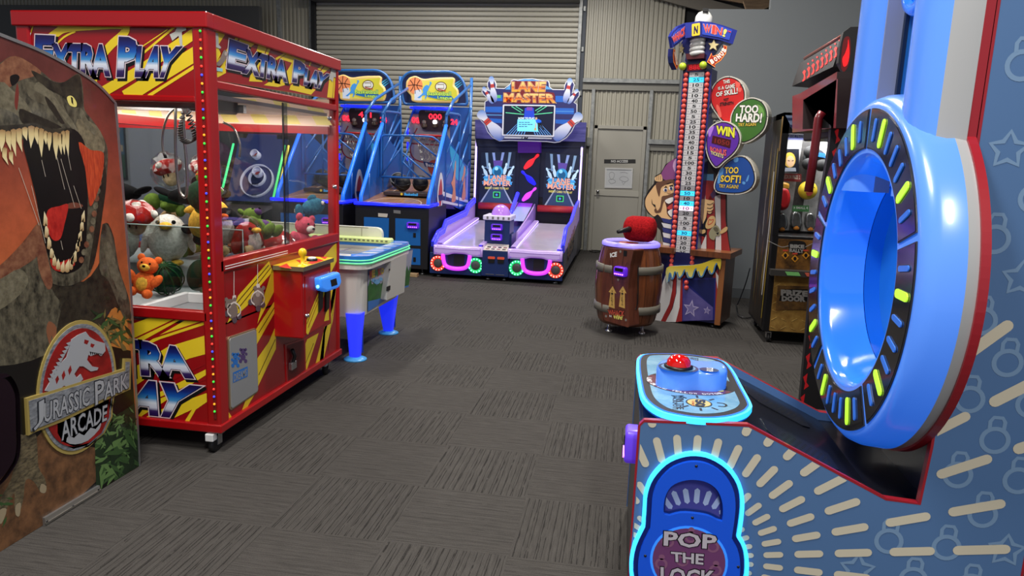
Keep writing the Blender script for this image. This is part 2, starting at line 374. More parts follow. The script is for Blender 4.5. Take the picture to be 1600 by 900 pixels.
for pts in ([(952,272),(956,269),(960,272),(958,279),(954,280)],[(951,282),(957,280),(962,284),(955,287)],[(968,280),(972,276),(979,277),(982,281),(976,284)],[(972,284),(974,289),(977,284)],[(969,270),(975,269),(981,271)]):
    L_, R_ = band(cr(pl.pp(pts),4), .006, True); s.poly(pl, L_, .004, ln, [R_]) if len(pts) > 3 else s.poly(pl, band(pl.pp(pts), .006), .004, ln)
s.build('paper', nf, nf)
# painted plasterboard partition on the right
XP, YP = .743, 8.70
grey = mat('grey_partition_paint', (116,121,124), .6); greyl = grey
zt = atY(1103,14,YP).z; xs = atY(1204,10,YP).x
w = MB(); w.box((XP,YP,0),(xs,YP+.1,zt), grey); w.box((XP,YP+.1,0),(XP+.1,YB,zt), grey); w.box((xs,YP,0),(7,YP+.1,5.2), grey)
struct(w.build('wall_right'))
w = MB(); w.box((XP-.012,YP-.015,0),(7,YP,.12), mat('skirting',(92,96,98),.6), .003,1); w.box((XP-.015,YP,0),(XP,YB,.12), MATS['skirting'], .003,1); struct(w.build('baseboard_right'))
# roof timbers above the partition, dark roof
tim = mat('roof_timber', (128,104,78), .7, noise=(6,(98,78,58),5,(1,8,8)))
def beam(n, pa, pb, w_, h_, m):
    a, b = Vector(pa), Vector(pb); d = (b-a).normalized(); si = d.cross(Vector((0,0,1))).normalized(); up = si.cross(d); t = MB()
    vs = [p+si*sx*w_/2+up*sz*h_/2 for p in (a,b) for sx, sz in ((-1,-1),(1,-1),(1,1),(-1,1))]
    t.add(vs, [(3,2,1,0),(4,5,6,7),(0,1,5,4),(1,2,6,5),(2,3,7,6),(3,0,4,7)], m); return struct(t.build('trim_%d' % n))
beam(8, atY(1020,-14,12.5), atY(1260,52,12.5), .06, .2, mat('rafter_grey',(112,106,96),.6))
beam(9, atY(1090,-16,11.2), atY(1300,22,11.2), .07, .16, tim)
beam(10, atY(1165,14,10.2), atY(1290,-40,10.2), .07, .2, tim)
beam(11, atY(880,-22,12.4), atY(1230,-10,12.4), .07, .14, darkgap)
c = MB(); c.box((-14,-3,5.2),(7,14,5.3), mat('dark_roof',(70,68,66),.8)); struct(c.build('ceiling'))
# dark store front and a post beside the roller door, far left
pl = FY(11.9); dk = mat('charcoal_partition',(66,66,66),.6)
w = MB(); a = atY(320,9,11.9); b = atY(405,40,11.9); w.box((-14,11.9,0),(b.x,12.0,a.z), dk); struct(w.build('wall_left'))
beam(12, (b.x+.06,11.92,0), (b.x+.06,11.92,4.6), .1, .06, galv)
beam(13, (b.x+.32,12.3,0), (b.x+.12,12.3,4.9), .06, .06, galv)
# ---------------------------------------------------------------- claw machine
red = mat('red_gloss', (160,13,18), .28, coat=.4); redart = mat('red_print', (150,14,20), .3, coat=.5); redd = mat('deep_red_print', (128,12,16), .3, coat=.5)
yel = mat('yellow_print', (236,205,40), .35, coat=.3); white = mat('white_print2', (232,232,230), .4); black = mat('black_plastic', (16,16,18), .4)
silver = mat('silver_metal', (190,190,192), .25, .9); whitep = mat('white_plastic', (225,226,226), .35)
blueg = gmat('chrome_blue_print', [(0,(40,20,80)),(.1,(60,40,100)),(.2,(205,208,228)),(.36,(225,232,245)),(.5,(70,150,210)),(.66,(24,90,180)),(.84,(22,40,120)),(1,(24,18,80))])
rub = mat('black_rubber', (24,24,25), .6)
glass = glassmat('clear_pane')
CX, CXB, CY, CY2, CZ = -1.93, -2.915, 3.13, 4.66, 2.125
claw = thing('claw_machine', 'big red claw machine with yellow striped panels and plush toys behind glass', 'claw machine', ((CX+CXB)/2, (CY+CY2)/2, 0))
F, N = FX(CX), FY(CY)
zF = lambda x, y: atX(x,y,CX).z
zm = atY(310,160,CY).z       # bottom of the top sign
zb = atY(200,479,CY).z       # bottom of the side window
zlo = .125
def bx(n, *bs, par=None):
    b = MB()
    for a, c, mm in bs: b.box(a, c, mm, .006, 2)
    return b.build(n, claw, par)
P_ = .075
# corner posts
for n, (xa,xb,ya,yb) in enumerate(((CX-P_,CX,CY,CY+P_*1.15),(CXB,CXB+P_,CY,CY+P_),(CX-P_,CX,CY2-.035,CY2),(CXB,CXB+P_,CY2-.035,CY2))):
    b = MB(); b.box((xa,ya,zlo),(xb,yb,CZ), red, .012, 2)
    if n == 0:
        post = b.build('corner_post', claw)
        b = MB(); cols = [mat('led_'+k, c, .3, emit=.7, ecol=c) for k, c in (('green',(60,220,70)),('red',(255,60,50)),('blue',(70,80,255)),('amber',(255,170,40)))]
        k = 0; z = 2.04; xc, yc = CX-P_*.28, CY
        b.box((CX-.034,CY-.004,.19),(CX-.018,CY+.001,2.06), mat('led_strip',(120,30,30),.3))
        while z > .2:
            b.ball((CX-.026,CY-.006,z), .006, cols[(0,1,3,0,1,2,3,0,1,2)[k%10]], n=8, k=6); z -= .0385; k += 1
        b.build('light_string', claw, post)
    else: b.build('corner_post', claw)
bx('top_frame', ((CXB-.01,CY-.01,CZ-.07),(CX+.01,CY+.05,CZ),red), ((CX-.05,CY+.04,CZ-.0705),(CX+.0105,CY2+.01,CZ-.0005),red), ((CXB-.01,CY+.04,CZ-.0705),(CXB+.05,CY2+.01,CZ-.0005),red), ((CXB+.04,CY2-.05,CZ-.071),(CX-.04,CY2+.0105,CZ-.001),red))
bx('roof', ((CXB+.02,CY+.02,CZ-.03),(CX-.02,CY2-.02,CZ-.012),red))
# side window frame of the sign
zt = atY(300,36,CY).z; zs0 = atY(300,150,CY).z
bx('sign_frame', ((CXB+.07,CY+.004,zm),(CX-.07,CY+.05,zs0),red), ((CXB+.07,CY+.004,zt),(CX-.07,CY+.05,CZ-.06),red),
   ((CX-.05,CY+.08,zF(333,138)),(CX-.003,CY2-.03,zF(332,124)),red), ((CX-.05,CY+.08,zF(331,44)),(CX-.003,CY2-.03,CZ-.05),red))
b = MB()
x0 = atY(38,100,CY).x
b.box((CXB+.03,CY+.014,zs0-.02),(CX-.03,CY+.03,zt+.02), redart)
pl = PL((0,CY+.013,0),(1,0,0),(0,0,1))
Y = yel; b.clip = [(CXB+.07,zs0),(CX-.07,zs0),(CX-.07,zt),(CXB+.07,zt)]
px1 = .0029
for pts, w_, sm in (([(70,66),(88,52),(104,44),(150,40),(190,39),(197,46),(190,56),(172,72),(154,96),(146,126)],13,4),([(84,74),(100,58),(118,49)],3,4),([(150,150),(225,106),(310,48)],16,0),([(196,152),(260,112),(312,80)],22,0),([(232,150),(312,99)],5,0),([(224,83),(274,41)],3.5,0),([(222,73),(262,46)],1.6,0),([(30,66),(46,38)],9,0),([(44,62),(52,40)],2.5,0),([(120,152),(152,128)],12,0)):
    q_ = pl.pp(pts); q_ = cr(q_,sm,False) if sm else q_; b.poly(pl, band(q_,w_*px1), .0005+.00002*w_, Y)
def extra(b, pl, quads, off):
    """the two-word sign lettering: shadow, pale rim, chrome blue fill"""
    for txt, q in quads:
        sh = [(x+3,y+4) for x, y in q]
        b.text(pl, txt, sh, off, black, .09, .9); b.text(pl, txt, q, off+.0008, mat('pale_pink_rim',(226,206,214),.4), .082, .9); b.text(pl, txt, q, off+.0016, mat('letter_rim',(26,22,60),.4), .058, .9); b.text(pl, txt, q, off+.0024, blueg, .046, .9)
extra(b, pl, [('E',[(59,59),(83,60),(80,112),(57,112)]),('XTRA',[(84,71),(170,73),(170,116),(82,112)]),('P',[(189,62),(213,63),(210,116),(186,116)]),('LAY',[(216,75),(280,76),(264,118),(213,117)])], .0012)
for px, py, s in ((284,44,1),(32,42,-1)):   # hooks printed in the corners
    b.art(pl, [(px-3*s,py-8),(px+6*s,py-8),(px+8*s,py+3),(px+1*s,py+6),(px+2*s,py+28),(px-2*s,py+28),(px-4*s,py+12),(px-14*s,py+20),(px-18*s,py+10),(px-10*s,py+6)], .004, mat('chrome_print',(188,188,182),.35))
b.build('side_sign', claw)
b = MB(); pl = PL((CX-.012,0,0),(0,1,0),(0,0,1))
q_ = pl.pp([(329,42),(526,104),(526,156),(330,124)]); b.prism(pl, q_, -.02, 0, redart); b.clip = q_
for pts in ([(331,46),(352,53),(340,72),(345,84),(332,110)],[(369,58),(374,59),(346,93),(331,112),(333,104),(345,88)],[(377,58),(401,66),(383,81),(372,76),(352,100),(353,114),(340,121),(336,118),(362,78)],
            [(404,68),(418,72),(404,106),(410,128),(389,127),(395,100)],[(419,73),(423,75),(416,92),(412,90)],[(437,92),(452,81),(480,91),(468,110),(459,118),(463,128),(434,136),(412,133),(449,110),(456,98)],[(432,94),(450,82),(447,81),(430,91)],[(486,94),(488,95),(484,104),(482,102)],
            [(454,133),(464,128),(470,134),(493,140),(486,148),(452,140)],[(510,100),(520,103),(502,117),(500,113)],[(500,110),(508,100),(506,99),(496,108)],[(515,118),(522,118),(519,153),(511,152)],[(522,122),(524,122),(522,153),(520,153)]): b.art(pl, pts, .0005, Y)
extra(b, pl, [('E',[(361,65),(384,73),(379,109),(357,104)]),('XTRA',[(385,79),(447,98),(446,126),(381,112)]),('P',[(461,96),(476,101),(473,129),(458,126)]),('LAY',[(477,108),(512,117),(503,137),(475,131)])], .0012)
b.art(pl, [(334,50),(340,52),(341,70),(345,74),(343,76),(337,74),(332,88),(331,70)], .003, MATS['chrome_print']); b.art(pl, [(518,104),(524,107),(526,122),(521,120),(519,128),(516,124),(513,124)], .003, MATS['chrome_print'])
fur = mat('fur_print',(128,112,104),.5); furl = mat('fur_print_pale',(176,160,150),.5)
b.art(pl, cr([(350,78),(355,83),(353,90),(349,97),(342,103),(337,100),(343,92),(346,84)],4), .003, fur); b.art(pl, circ(352,84,2.4,3.4,10), .0035, furl)
b.art(pl, [(333,104),(347,107),(347,112),(333,110)], .003, mat('pale_blue_sticker',(150,200,215),.4))
b.build('front_sign', claw)
# underside of the canopy: pale lit panel seen behind the glass
b = MB(); lit = mat('canopy_inner_panel',(236,212,190),.4,emit=.35,ecol=(236,200,170)); zi0, zi1 = zF(345,192), zF(345,140)+.02
for ya, yb, xa, xb in ((CY2-.06,CY2-.05,CXB+.05,CX-.05),(CY+.05,CY2-.05,CXB+.05,CXB+.06)): b.box((xa,ya,zi0+.045),(xb,yb,zi1+.05), lit)
for ya, yb, xa, xb in ((CY2-.075,CY2-.04,CXB+.04,CX-.05),(CY+.05,CY2-.05,CXB+.04,CXB+.075)): b.box((xa,ya,zi0),(xb,yb,zi0+.05), red)
q = PL((0,CY2-.061,0),(1,0,0),(0,0,1)); yl2 = mat('pale_yellow_print',(240,222,130),.4,emit=.3,ecol=(235,215,120))
for k in range(4):
    xa = CXB+.1+k*.22; b.poly(q, [(xa,zi1+.04),(xa+.1,zi1+.04),(xa+.2,zi0+.06),(xa+.09,zi0+.06)], .001, yl2)
q = PL((CXB+.061,0,0),(0,1,0),(0,0,1))
for k in range(6):
    ya = CY+.1+k*.24; b.poly(q, [(ya,zi1+.04),(ya+.11,zi1+.04),(ya+.17,zi0+.06),(ya+.05,zi0+.06)], .001, yl2)
b.build('canopy_inner_panel', claw)
b = MB(); b.box((CXB+.05,CY+.05,zm+.03),(CX-.06,CY2-.06,zm+.05), mat('inner_ceiling',(200,190,180),.5)); b.build('inner_ceiling', claw)
# windows
zg0, zg1 = zF(346,407), zF(333,140)
b = MB(); b.box((CX-.022,CY+.06,zg0-.02),(CX-.016,CY2-.02,zg1+.02), glass); gp = b.build('front_glass', claw)
ym = atX(449,300,CX).y
b = MB(); b.box((CX-.0225,ym-.0035,zg0-.03),(CX-.0155,ym+.0035,zg1), black); b.box((CX-.024,ym+.01,zg0),(CX-.014,ym+.045,zg1), glassmat('glass_overlap',(200,205,208))); b.build('glass_joint', claw, gp)
for pz in ((517,185),(525,292)):
    b = MB(); p = atX(*pz,CX); b.lathe((CX-.016,p.y,p.z), [(0,.02),(.012,.018),(.014,0)], silver, (1,0,0), 10); b.box((CX-.012,p.y-.035,p.z-.006),(CX-.004,p.y,p.z+.006), silver, .002,1); b.build('glass_lock', claw, gp)
b = MB(); b.box((CXB+.05,CY+.016,zb),(CX-.06,CY+.022,zm+.02), glass); b.build('side_glass', claw)
b = MB(); b.box((CXB+.05,CY2-.022,zb+.1),(CX-.03,CY2-.016,zm), glass); b.build('side_glass', claw)
b = MB(); b.box((CXB+.01,CY+.05,zb),(CXB+.02,CY2-.03,zm+.05), mat('mirror_back',(225,228,228),.02,1.)); b.build('mirror_back', claw)
bx('window_rail', ((CX-.05,CY+.05,zF(348,426)),(CX,CY2-.02,zg0),red), ((CXB+.03,CY,zb-.05),(CX-.05,CY+.05,zb),red), ((CXB+.03,CY2-.05,zb-.05),(CX-.03,CY2,zb+.11),red))
b = MB()
for za in (0,.013):
    z_ = zF(347.6,417.5)-za; b.box((CX-.001,CY+.09,z_-.002),(CX+.0012,ym-.01,z_+.002), white)
b.build('pinstripe', claw)
# lower cabinet with striped print
zc = zF(348,426)
b = MB(); b.box((CXB+.01,CY+.012,zlo),(CX-.012,CY2-.012,zb-.07), redart); b.box((CX-.03,CY+.012,zb-.08),(CX-.012,CY2-.012,zc+.01), redart); b.box((CXB+.02,CY2-.03,zb-.08),(CX-.03,CY2-.012,zb+.1), redart)
b.box((CXB-.005,CY-.008,zlo-.01),(CX+.008,CY2+.008,zlo+.035), red, .006,1)
pl = PL((CX-.0115,0,0),(0,1,0),(0,0,1)); b.clip = [(CY+.08,zlo+.03),(CY2-.03,zlo+.03),(CY2-.03,zc),(CY+.08,zc)]
for pts in ([(355,505),(372,462),(420,408),(426,424),(402,452),(386,478),(370,492)],[(355,640),(364,655),(384,640),(400,612),(400,580),(371,660),(355,682)],[(402,560),(420,534),(431,508),(431,545),(400,610)],[(424,425),(433,416),(431,450),(402,506),(410,470)],
            [(396,520),(429,470),(431,485),(400,540)],[(480,530),(498,520),(472,600),(452,628),(440,645),(446,612)],[(506,400),(520,384),(535,372),(530,400),(510,440),(500,436)],[(520,430),(530,418),(520,480),(508,520),(505,570),(498,575),(508,500)],[(440,620),(462,600),(456,640),(436,650)],[(490,580),(515,480),(524,430),(528,424),(520,500),(503,572)]): b.art(pl, pts, .0006, Y)
bk = mat('print_line',(60,10,14),.4)
for a, c in (((366,478),(420,414)),((372,482),(423,418)),((404,520),(430,478)),((456,622),(490,536)),((512,548),(526,440)),((404,586),(430,530))): b.poly(pl, band(pl.pp([a,c]),.006), .001, bk)
pl = PL((0,CY+.0115,0),(1,0,0),(0,0,1)); b.clip = [(CXB+.07,zlo+.03),(CX-.07,zlo+.03),(CX-.07,zb-.05),(CXB+.07,zb-.05)]
for pts in ([(196,510),(240,494),(292,494),(206,542),(190,546)],[(190,586),(262,542),(324,523),(326,552),(296,560),(230,590),(190,618)],[(190,558),(290,500),(324,494),(324,506),(250,530)],[(190,642),(328,574),(328,582),(206,660)],[(260,636),(329,612),(329,624),(306,640),(288,672),(280,672),(300,640),(240,668),(190,670)],[(230,480),(276,492),(250,492)]): b.art(pl, pts, .0006, Y)
for a, c in (((196,536),(284,494)),((215,536),(324,500)),((215,620),(326,566)),((244,624),(327,590))): b.poly(pl, band(pl.pp([a,c]),.007), .001, mat('print_red_line',(150,14,20),.4))
extra(b, pl, [('EXTRA',[(120,520),(292,547),(298,588),(120,575)]),('PLAY',[(150,590),(306,606),(280,650),(150,636)])], .0014)
# hanging bears printed on the front
b.clip = None
pl = PL((CX-.0115,0,0),(0,1,0),(0,0,1)); cl = mat('print_claw',(226,214,205),.4)
for ox, oy, dx in ((365,480,0),(402,462,2)):
    b.poly(pl, band(pl.pp([(ox,424-dx*6),(ox,oy-12)]),.006), .002, cl)
    b.art(pl, [(ox-2,oy-18),(ox+3,oy-19),(ox+4,oy-8),(ox-3,oy-7)], .0022, cl)
    for s in (-1,1): b.poly(pl, band(cr(pl.pp([(ox,oy-8),(ox+8*s,oy-2),(ox+10*s,oy+8),(ox+5*s,oy+14)]),4,False),.009), .003, cl)
    b.art(pl, circ(ox-2+dx,oy+6,8,12,14), .0024, fur); b.art(pl, circ(ox-6+dx*4,oy-4,8,9,14), .0026, fur); b.art(pl, circ(ox-8+dx*4,oy-2,3.5,4,10), .003, furl)
    for ex, ey in ((-12,-12),(1,-12)): b.art(pl, circ(ox+ex+dx*4,oy+ey,3,3.5,8), .0025, fur)
    for ex, ey in ((-11,10),(8,14),(1,20)): b.art(pl, circ(ox+ex,oy+ey,4,5,10), .0025, mat('fur_dark',(86,74,84),.5)); 
b.build('cabinet_body', claw)
# prize flap
b = MB(); pl = FX(CX-.012); fl = pl.pp([(355,527),(399,512),(402,612),(358,642)])
b.prism(pl, rpoly(fl,.02), 0, .006, mat('brass_trim',(170,150,120),.35,.6))
fin = [( (p[0]-sum(q[0] for q in fl)/4)*.94+sum(q[0] for q in fl)/4, (p[1]-sum(q[1] for q in fl)/4)*.95+sum(q[1] for q in fl)/4) for p in fl]
b.prism(pl, rpoly(fin,.015), .006, .010, mat('flap_grey',(150,152,154),.3,.2))
bb = mat('flap_bear_blue',(40,110,190),.4); bp = mat('flap_bear_plum',(80,60,110),.4)
for ox, oy, mm in ((365,565,bb),(377,558,bp)):
    for ex, ey, r_ in ((0,0,4),(0,-9,4),(-4,-12,2),(4,-12,2),(-5,-3,2),(5,-5,2),(-4,6,2.6),(4,6,2.6)): b.art(pl, circ(ox+ex,oy+ey,r_,r_*1.25,10), .0105, mm)
b.art(pl, [(361,582),(384,572),(384,588),(361,598)], .0108, bb); b.text(pl, 'DREAMS', [(362.5,584.5),(382.5,575.5),(382.5,586.5),(362.5,596)], .0112, mat('flap_grey',(0,0,0)), .03)
b.build('prize_flap', claw)
# control box
q0 = atX(430,424,CX); xb = atY(472,424,q0.y).x; yb1 = atX(517.5,450,xb).y; zt_ = atX(472,424,xb).z; zb_ = atX(473,530,xb).z
b = MB(); b.box((CX-.02,q0.y,zb_),(xb,yb1,zt_), red, .008,2); cbx = b.build('control_box', claw)
pl = FX(xb); b = MB(); b.prism(pl, pl.pp([(476,432),(514,418),(513,502),(477,524)]), 0, .004, red)
for pts in ([(477,520),(478,500),(497,455),(512,424),(513,440),(495,490),(480,523)],[(505,502),(512,470),(513,500)]): b.art(pl, pts, .005, Y)
for a, c in (((480,512),(508,440)),((478,506),(503,446))): b.poly(pl, band(pl.pp([a,c]),.006), .0055, MATS['print_red_line'])
dr = b.build('box_door', claw, cbx)
b = MB(); p = pl.px(477,493); b.lathe(pl.P(*p,.004), [(0,.02),(.009,.018),(.011,0)], silver, (1,0,0), 12); b.build('box_lock', claw, cbx)
b = MB()
for x0_, x1_ in ((496,501),(506,511)): b.prism(pl, pl.pp([(x0_,452),(x1_,450),(x1_,480),(x0_,487)]), .004, .016, black)
b.build('ticket_slot', claw, cbx)
b = MB(); rdm = mat('card_reader_blue',(70,150,240),.3,emit=.5,ecol=(40,120,235)); rp_ = pl.pp([(490,434),(521,424),(524,440),(520,449),(500,456),(492,452)]); b.puff(pl, rpoly(rp_,.02), .004, .045, .015, rdm)
b.prism(pl, pl.pp([(505,437),(514,434),(516,444),(507,447)]), .04, .048, black)
b.ball(pl.P(*pl.px(497,448,.045),.043), .010, mat('reader_glow',(120,220,255),.3,emit=4,ecol=(90,200,255)), n=8,k=6); b.build('card_reader', claw, cbx)
tz = zt_; b = MB(); q = FZ(tz); tp = [(CX-.01,q0.y-.012),(xb+.014,q0.y-.012),(xb+.014,yb1+.012),(CX-.01,yb1+.012)]
b.prism(q, tp, 0, .025, mat('control_top_yellow',(226,188,40),.35), side=mat('steel_edge',(150,140,120),.35,.7))
for pts in ([(435,417),(448,412),(456,420),(446,419)],[(480,411),(496,404),(506,407),(488,413)],[(462,406),(480,408),(470,412)],[(500,402),(512,401),(508,405)]): b.art(q.shift(.025), pts, .001, mat('flame_red_print',(200,40,24),.4))
ct = b.build('control_top', claw, cbx)
b = MB(); p = flo(473,415,tz+.025); b.lathe(p, [(.035,0),(.03,.006),(.012,.008),(.011,.05),(.02,.06),(.024,.075),(.02,.09),(.01,.098),(0,.1)], mat('joystick_yellow',(240,200,30),.3), n=16); b.build('joystick', claw, cbx)
b = MB(); p = flo(487.5,407.5,tz+.025); b.lathe(p, [(.032,0),(.032,.012),(.026,.016)], black, n=16); b.lathe(p, [(.024,.014),(.022,.022),(0,.025)], whitep, n=16); b.build('push_button', claw, cbx)
# hasp recess under the box
pl = FX(CX-.012); b = MB(); b.prism(pl, pl.pp([(444,538),(476,528),(477,580),(447,600)]), 0, .005, red); b.prism(pl, pl.pp([(447,540),(474,531),(475,578),(449,596)]), .005, .006, mat('hasp_plate',(104,14,18),.35))
b.build('hasp_plate', claw); b = MB(); b.tube([pl.P(*pl.px(x,y),.02) for x,y in ((452,546),(456,556),(453,566))], .011, black, 8); b.box(pl.P(*pl.px(449,567),.006), pl.P(*pl.px(457,574),.03), silver, .004); b.build('padlock', claw)
# tray inside and prize chute
b = MB(); zi = zb-.06; b.box((CXB+.03,CY+.05,zi-.02),(CX-.06,CY2-.05,zi), mat('tray_grey',(176,178,180),.4))
cx0, cx1, cy0, cy1 = CX-.43, CX-.08, CY+.06, CY+.42
for a, c in (((cx0-.03,cy0,zi),(cx0,cy1+.03,zi+.06)),((cx0,cy1,zi),(cx1,cy1+.03,zi+.06)),((cx0-.03,cy0-.02,zi),(cx1,cy0,zi+.05))): b.box(a, c, mat('chute_white',(214,216,216),.35), .006,1)
b.box((cx0,cy0,zi),(cx1,cy1,zi+.004), mat('chute_inside',(120,122,126),.5)); b.build('prize_tray', claw)
b = MB(); b.box((CXB+.03,3.98,zi),(CX-.06,CY2-.05,zi+.13), MATS['tray_grey'], .008,1); b.build('toy_step', claw)
b = MB(); g2 = glassmat('chute_pane',(225,232,232))
za, zb2 = zi+.05, zi+.42
b.box((CXB+.08,cy1+.01,za),(cx1-.01,cy1+.016,zb2), g2)
b.build('chute_glass', claw)
b = MB(); b.tube([(CXB+.08,cy1+.013,zb2),(cx1-.017,cy1+.013,zb2),(cx1-.017,cy1+.013,za)], .004, mat('glass_edge',(150,170,165),.2), 6); b.box((cx0+.1,cy1+.005,za),(cx0+.112,cy1+.022,zb2), mat('acrylic_corner',(205,210,210),.2)); b.build('glass_edge', claw)
# gantry and claw
kx, ky = CX-.14, 3.42
b = MB(); b.box((CXB+.06,ky+.12,zm-.02),(CX-.06,ky+.15,zm+.02), silver); b.box((CXB+.06,ky-.15,zm-.02),(CX-.06,ky-.12,zm+.02), silver); b.box((kx-.07,ky-.13,zm-.03),(kx+.05,ky+.13,zm+.05), mat('motor_grey',(96,92,86),.4,.5), .01,1)
gan = b.build('gantry', claw)
pl = FY(ky); pz = lambda L: [atY(x,y,ky) for x, y in L]
b = MB(); b.lathe(atY(291,160,ky), [(.02,.03),(.02,-.05),(.012,-.06),(0,-.06)], silver, n=14); ch = b.build('claw_head', claw)
stl = mat('claw_steel',(176,172,164),.25,.95)
b = MB(); b.tube(cr(pz([(279,165),(263,180),(255,205),(254,228),(257,244)]),5,False), .006, stl, 8); b.tube(pz([(256,238),(259,247)]), .008, black, 8); b.build('claw_prong', claw, ch)
b = MB(); b.tube(cr(pz([(275,160),(274,195),(275,250),(280,295),(288,308),(292,300),(292,262),(288,215),(286,165)]),5,False), .0075, stl, 8); b.build('claw_prong', claw, ch)
b = MB(); p = [Vector(v)+Vector((0,.08,0)) for v in pz([(335,190),(352,200),(362,225),(361,245)])]; b.tube(cr([tuple(v) for v in p],5,False), .006, stl, 8); b.build('claw_prong', claw, ch)
b = MB(); path = cr([tuple(v) for v in pz([(289,165),(284,190),(282,205),(286,218),(296,222),(304,218),(305,208),(298,190),(292,165)])],26,False); hel = []
for i, p in enumerate(path):
    a = i*.9; hel.append(Vector(p)+Vector((math.cos(a)*.013, math.sin(a)*.013, math.sin(a+.8)*.008)))
b.tube(hel, .0042, black, 5); b.build('coiled_cord', claw, ch)
# feet
for (x, y) in ((CX-.06,CY+.06),(CX-.06,CY2-.1),(CXB+.08,CY+.06),(CXB+.08,CY2-.1)):
    b = MB(); b.lathe((x-.012,y-.02,.045), [(.0,0),(.03,0),(.045,.004),(.045,.024),(.03,.028),(0,.028)], rub, (1,0,0), 18); wh = b.build('caster', claw)
    b = MB(); b.box((x-.03,y-.03,.085),(x+.03,y+.03,.118), silver, .004,1); b.box((x-.02,y-.03,.04),(x-.014,y+.01,.1), silver); b.box((x+.018,y-.03,.04),(x+.024,y+.01,.1), silver); b.box((x-.02,y-.075,.07),(x+.024,y-.035,.11), whitep, .004,1); b.build('caster_fork', claw, wh)

# the machine's own lamp under its inner ceiling
l = bpy.data.lights.new('claw_machine_lamp','AREA'); l.shape = 'RECTANGLE'; l.size = .7; l.size_y = 1.2; l.energy = 16; l.color = (1,.95,.88)
lo = bpy.data.objects.new('claw_machine_lamp', l); COL.objects.link(lo); lo.location = ((CX+CXB)/2,(CY+CY2)/2,zm+.02)
# ---------------------------------------------------------------- plush toys in the claw machine
GR = 'plush toys in the claw machine'
def pm(name, c, c2=None): return mat('plush_'+name, c, .95, noise=(60, c2 or tuple(int(v*.8) for v in c), 3, (1,1,1)), spec=.1)
pg, pdg, py, pw, pk, pr_, pp_, pbl, por, pgy = pm('green',(104,130,52)), pm('dark_green',(28,66,44),(18,44,34)), pm('yellow',(232,184,70)), pm('white',(222,220,212)), pm('black',(16,16,18)), pm('red',(176,36,30)), pm('pink',(206,84,104)), pm('teal',(60,120,140),(30,80,110)), pm('orange',(224,104,46)), pm('grey',(112,122,142))
ppu = pm('purple',(100,66,120))
bagm = glassmat('clear_bag', (238,238,236), .07, .12)
R3 = lambda x, y, z: Matrix.Rotation(z,3,'Z')@Matrix.Rotation(y,3,'Y')@Matrix.Rotation(x,3,'X')
def toy(name, label, c, rot=(0,0,0), s=1.):
    s *= .92; r = thing(name, label, 'plush toy', c, GR); r.rotation_euler = rot
    def add(part, mm, *balls, par=None):
        b = MB()
        for p, rad, *ro in balls: b.ball(Vector(c)+Vector(p)*s, [v*s for v in (rad if isinstance(rad,(tuple,list)) else (rad,)*3)], mm, R3(*ro[0]) if ro else None, 14, 9)
        return b.build(part, r, par)
    return r, add
def wrap(c, s, root, rad=(1,1,1)):
    b = MB(); rr = random.Random(int(c[0]*1000)); B = bmesh.new(); bmesh.ops.create_icosphere(B, subdivisions=3, radius=1)
    for v in B.verts: k = 1+rr.uniform(-.07,.07); v.co = Vector(c)+Vector((v.co.x*rad[0],v.co.y*rad[1],v.co.z*rad[2]))*s*k*.92
    b.bm(B, bagm); b.build('plastic_bag', root)
def turtle(label, c, rot, s=1., band_=None):
    r, a = toy('plush_turtle', label, c, rot, s)
    a('body', pg, ((0,0,0),(.075,.065,.08))); a('shell', pdg, ((0,.035,0),(.085,.06,.09))); hd = a('head', pg, ((0,-.02,.115),(.07,.065,.06)))
    for x in (-1,1): a('arm', pg, ((x*.085,-.02,.03),(.04,.03,.03))); a('leg', pg, ((x*.05,-.03,-.08),(.035,.045,.035)))
    if band_: a('headband', band_, ((0,-.022,.125),(.0725,.0675,.02)), par=hd)
    return r
def bear(label, c, rot, s, m1, m2, name='plush_bear'):
    r, a = toy(name, label, c, rot, s)
    a('body', m1, ((0,0,0),(.08,.07,.09))); a('belly', m2, ((0,-.025,-.005),(.055,.052,.065))); hd = a('head', m1, ((0,-.01,.13),(.075,.068,.065))); a('muzzle', m2, ((0,-.07,.115),(.036,.03,.028)), par=hd)
    a('nose', pk, ((0,-.1,.123),(.012,.008,.009)), par=hd); a('eye', pk, ((-.028,-.068,.148),.008), par=hd); a('eye', pk, ((.028,-.068,.148),.008), par=hd)
    for x in (-1,1): a('ear', m1, ((x*.06,0,.185),(.028,.018,.028)), par=hd); a('arm', m1, ((x*.09,-.03,.03),(.034,.034,.055),(0,x*.5,0))); a('leg', m1, ((x*.055,-.06,-.075),(.036,.055,.036)))
    return r
def bean(label, c, rot, s, m1, m2):
    r, a = toy('plush_bean', label, c, rot, s)
    a('body', m1, ((0,0,0),(.09,.08,.12))); a('band', m2, ((0,0,.035),(.0915,.0815,.02)))
    for x in (-1,1): a('arm', m1, ((x*.095,0,-.02),(.02,.02,.05),(0,x*-.4,0))); a('foot', pk, ((x*.04,-.02,-.118),(.03,.04,.018)))
    return r
def whale(label, c, rot, s, m1, m2, name='plush_whale'):
    r, a = toy(name, label, c, rot, s)
    a('body', m1, ((0,0,0),(.2,.085,.06))); a('belly', m2, ((.05,-.03,.018),(.12,.06,.048))); a('tail', m1, ((-.22,0,.03),(.06,.05,.018),(0,.5,0))); a('fin', m1, ((0,0,.07),(.04,.012,.045),(0,-.5,0)))
    for y in (-1,1): a('flipper', m1, ((.06,y*.095,-.02),(.05,.04,.012)))
    return r
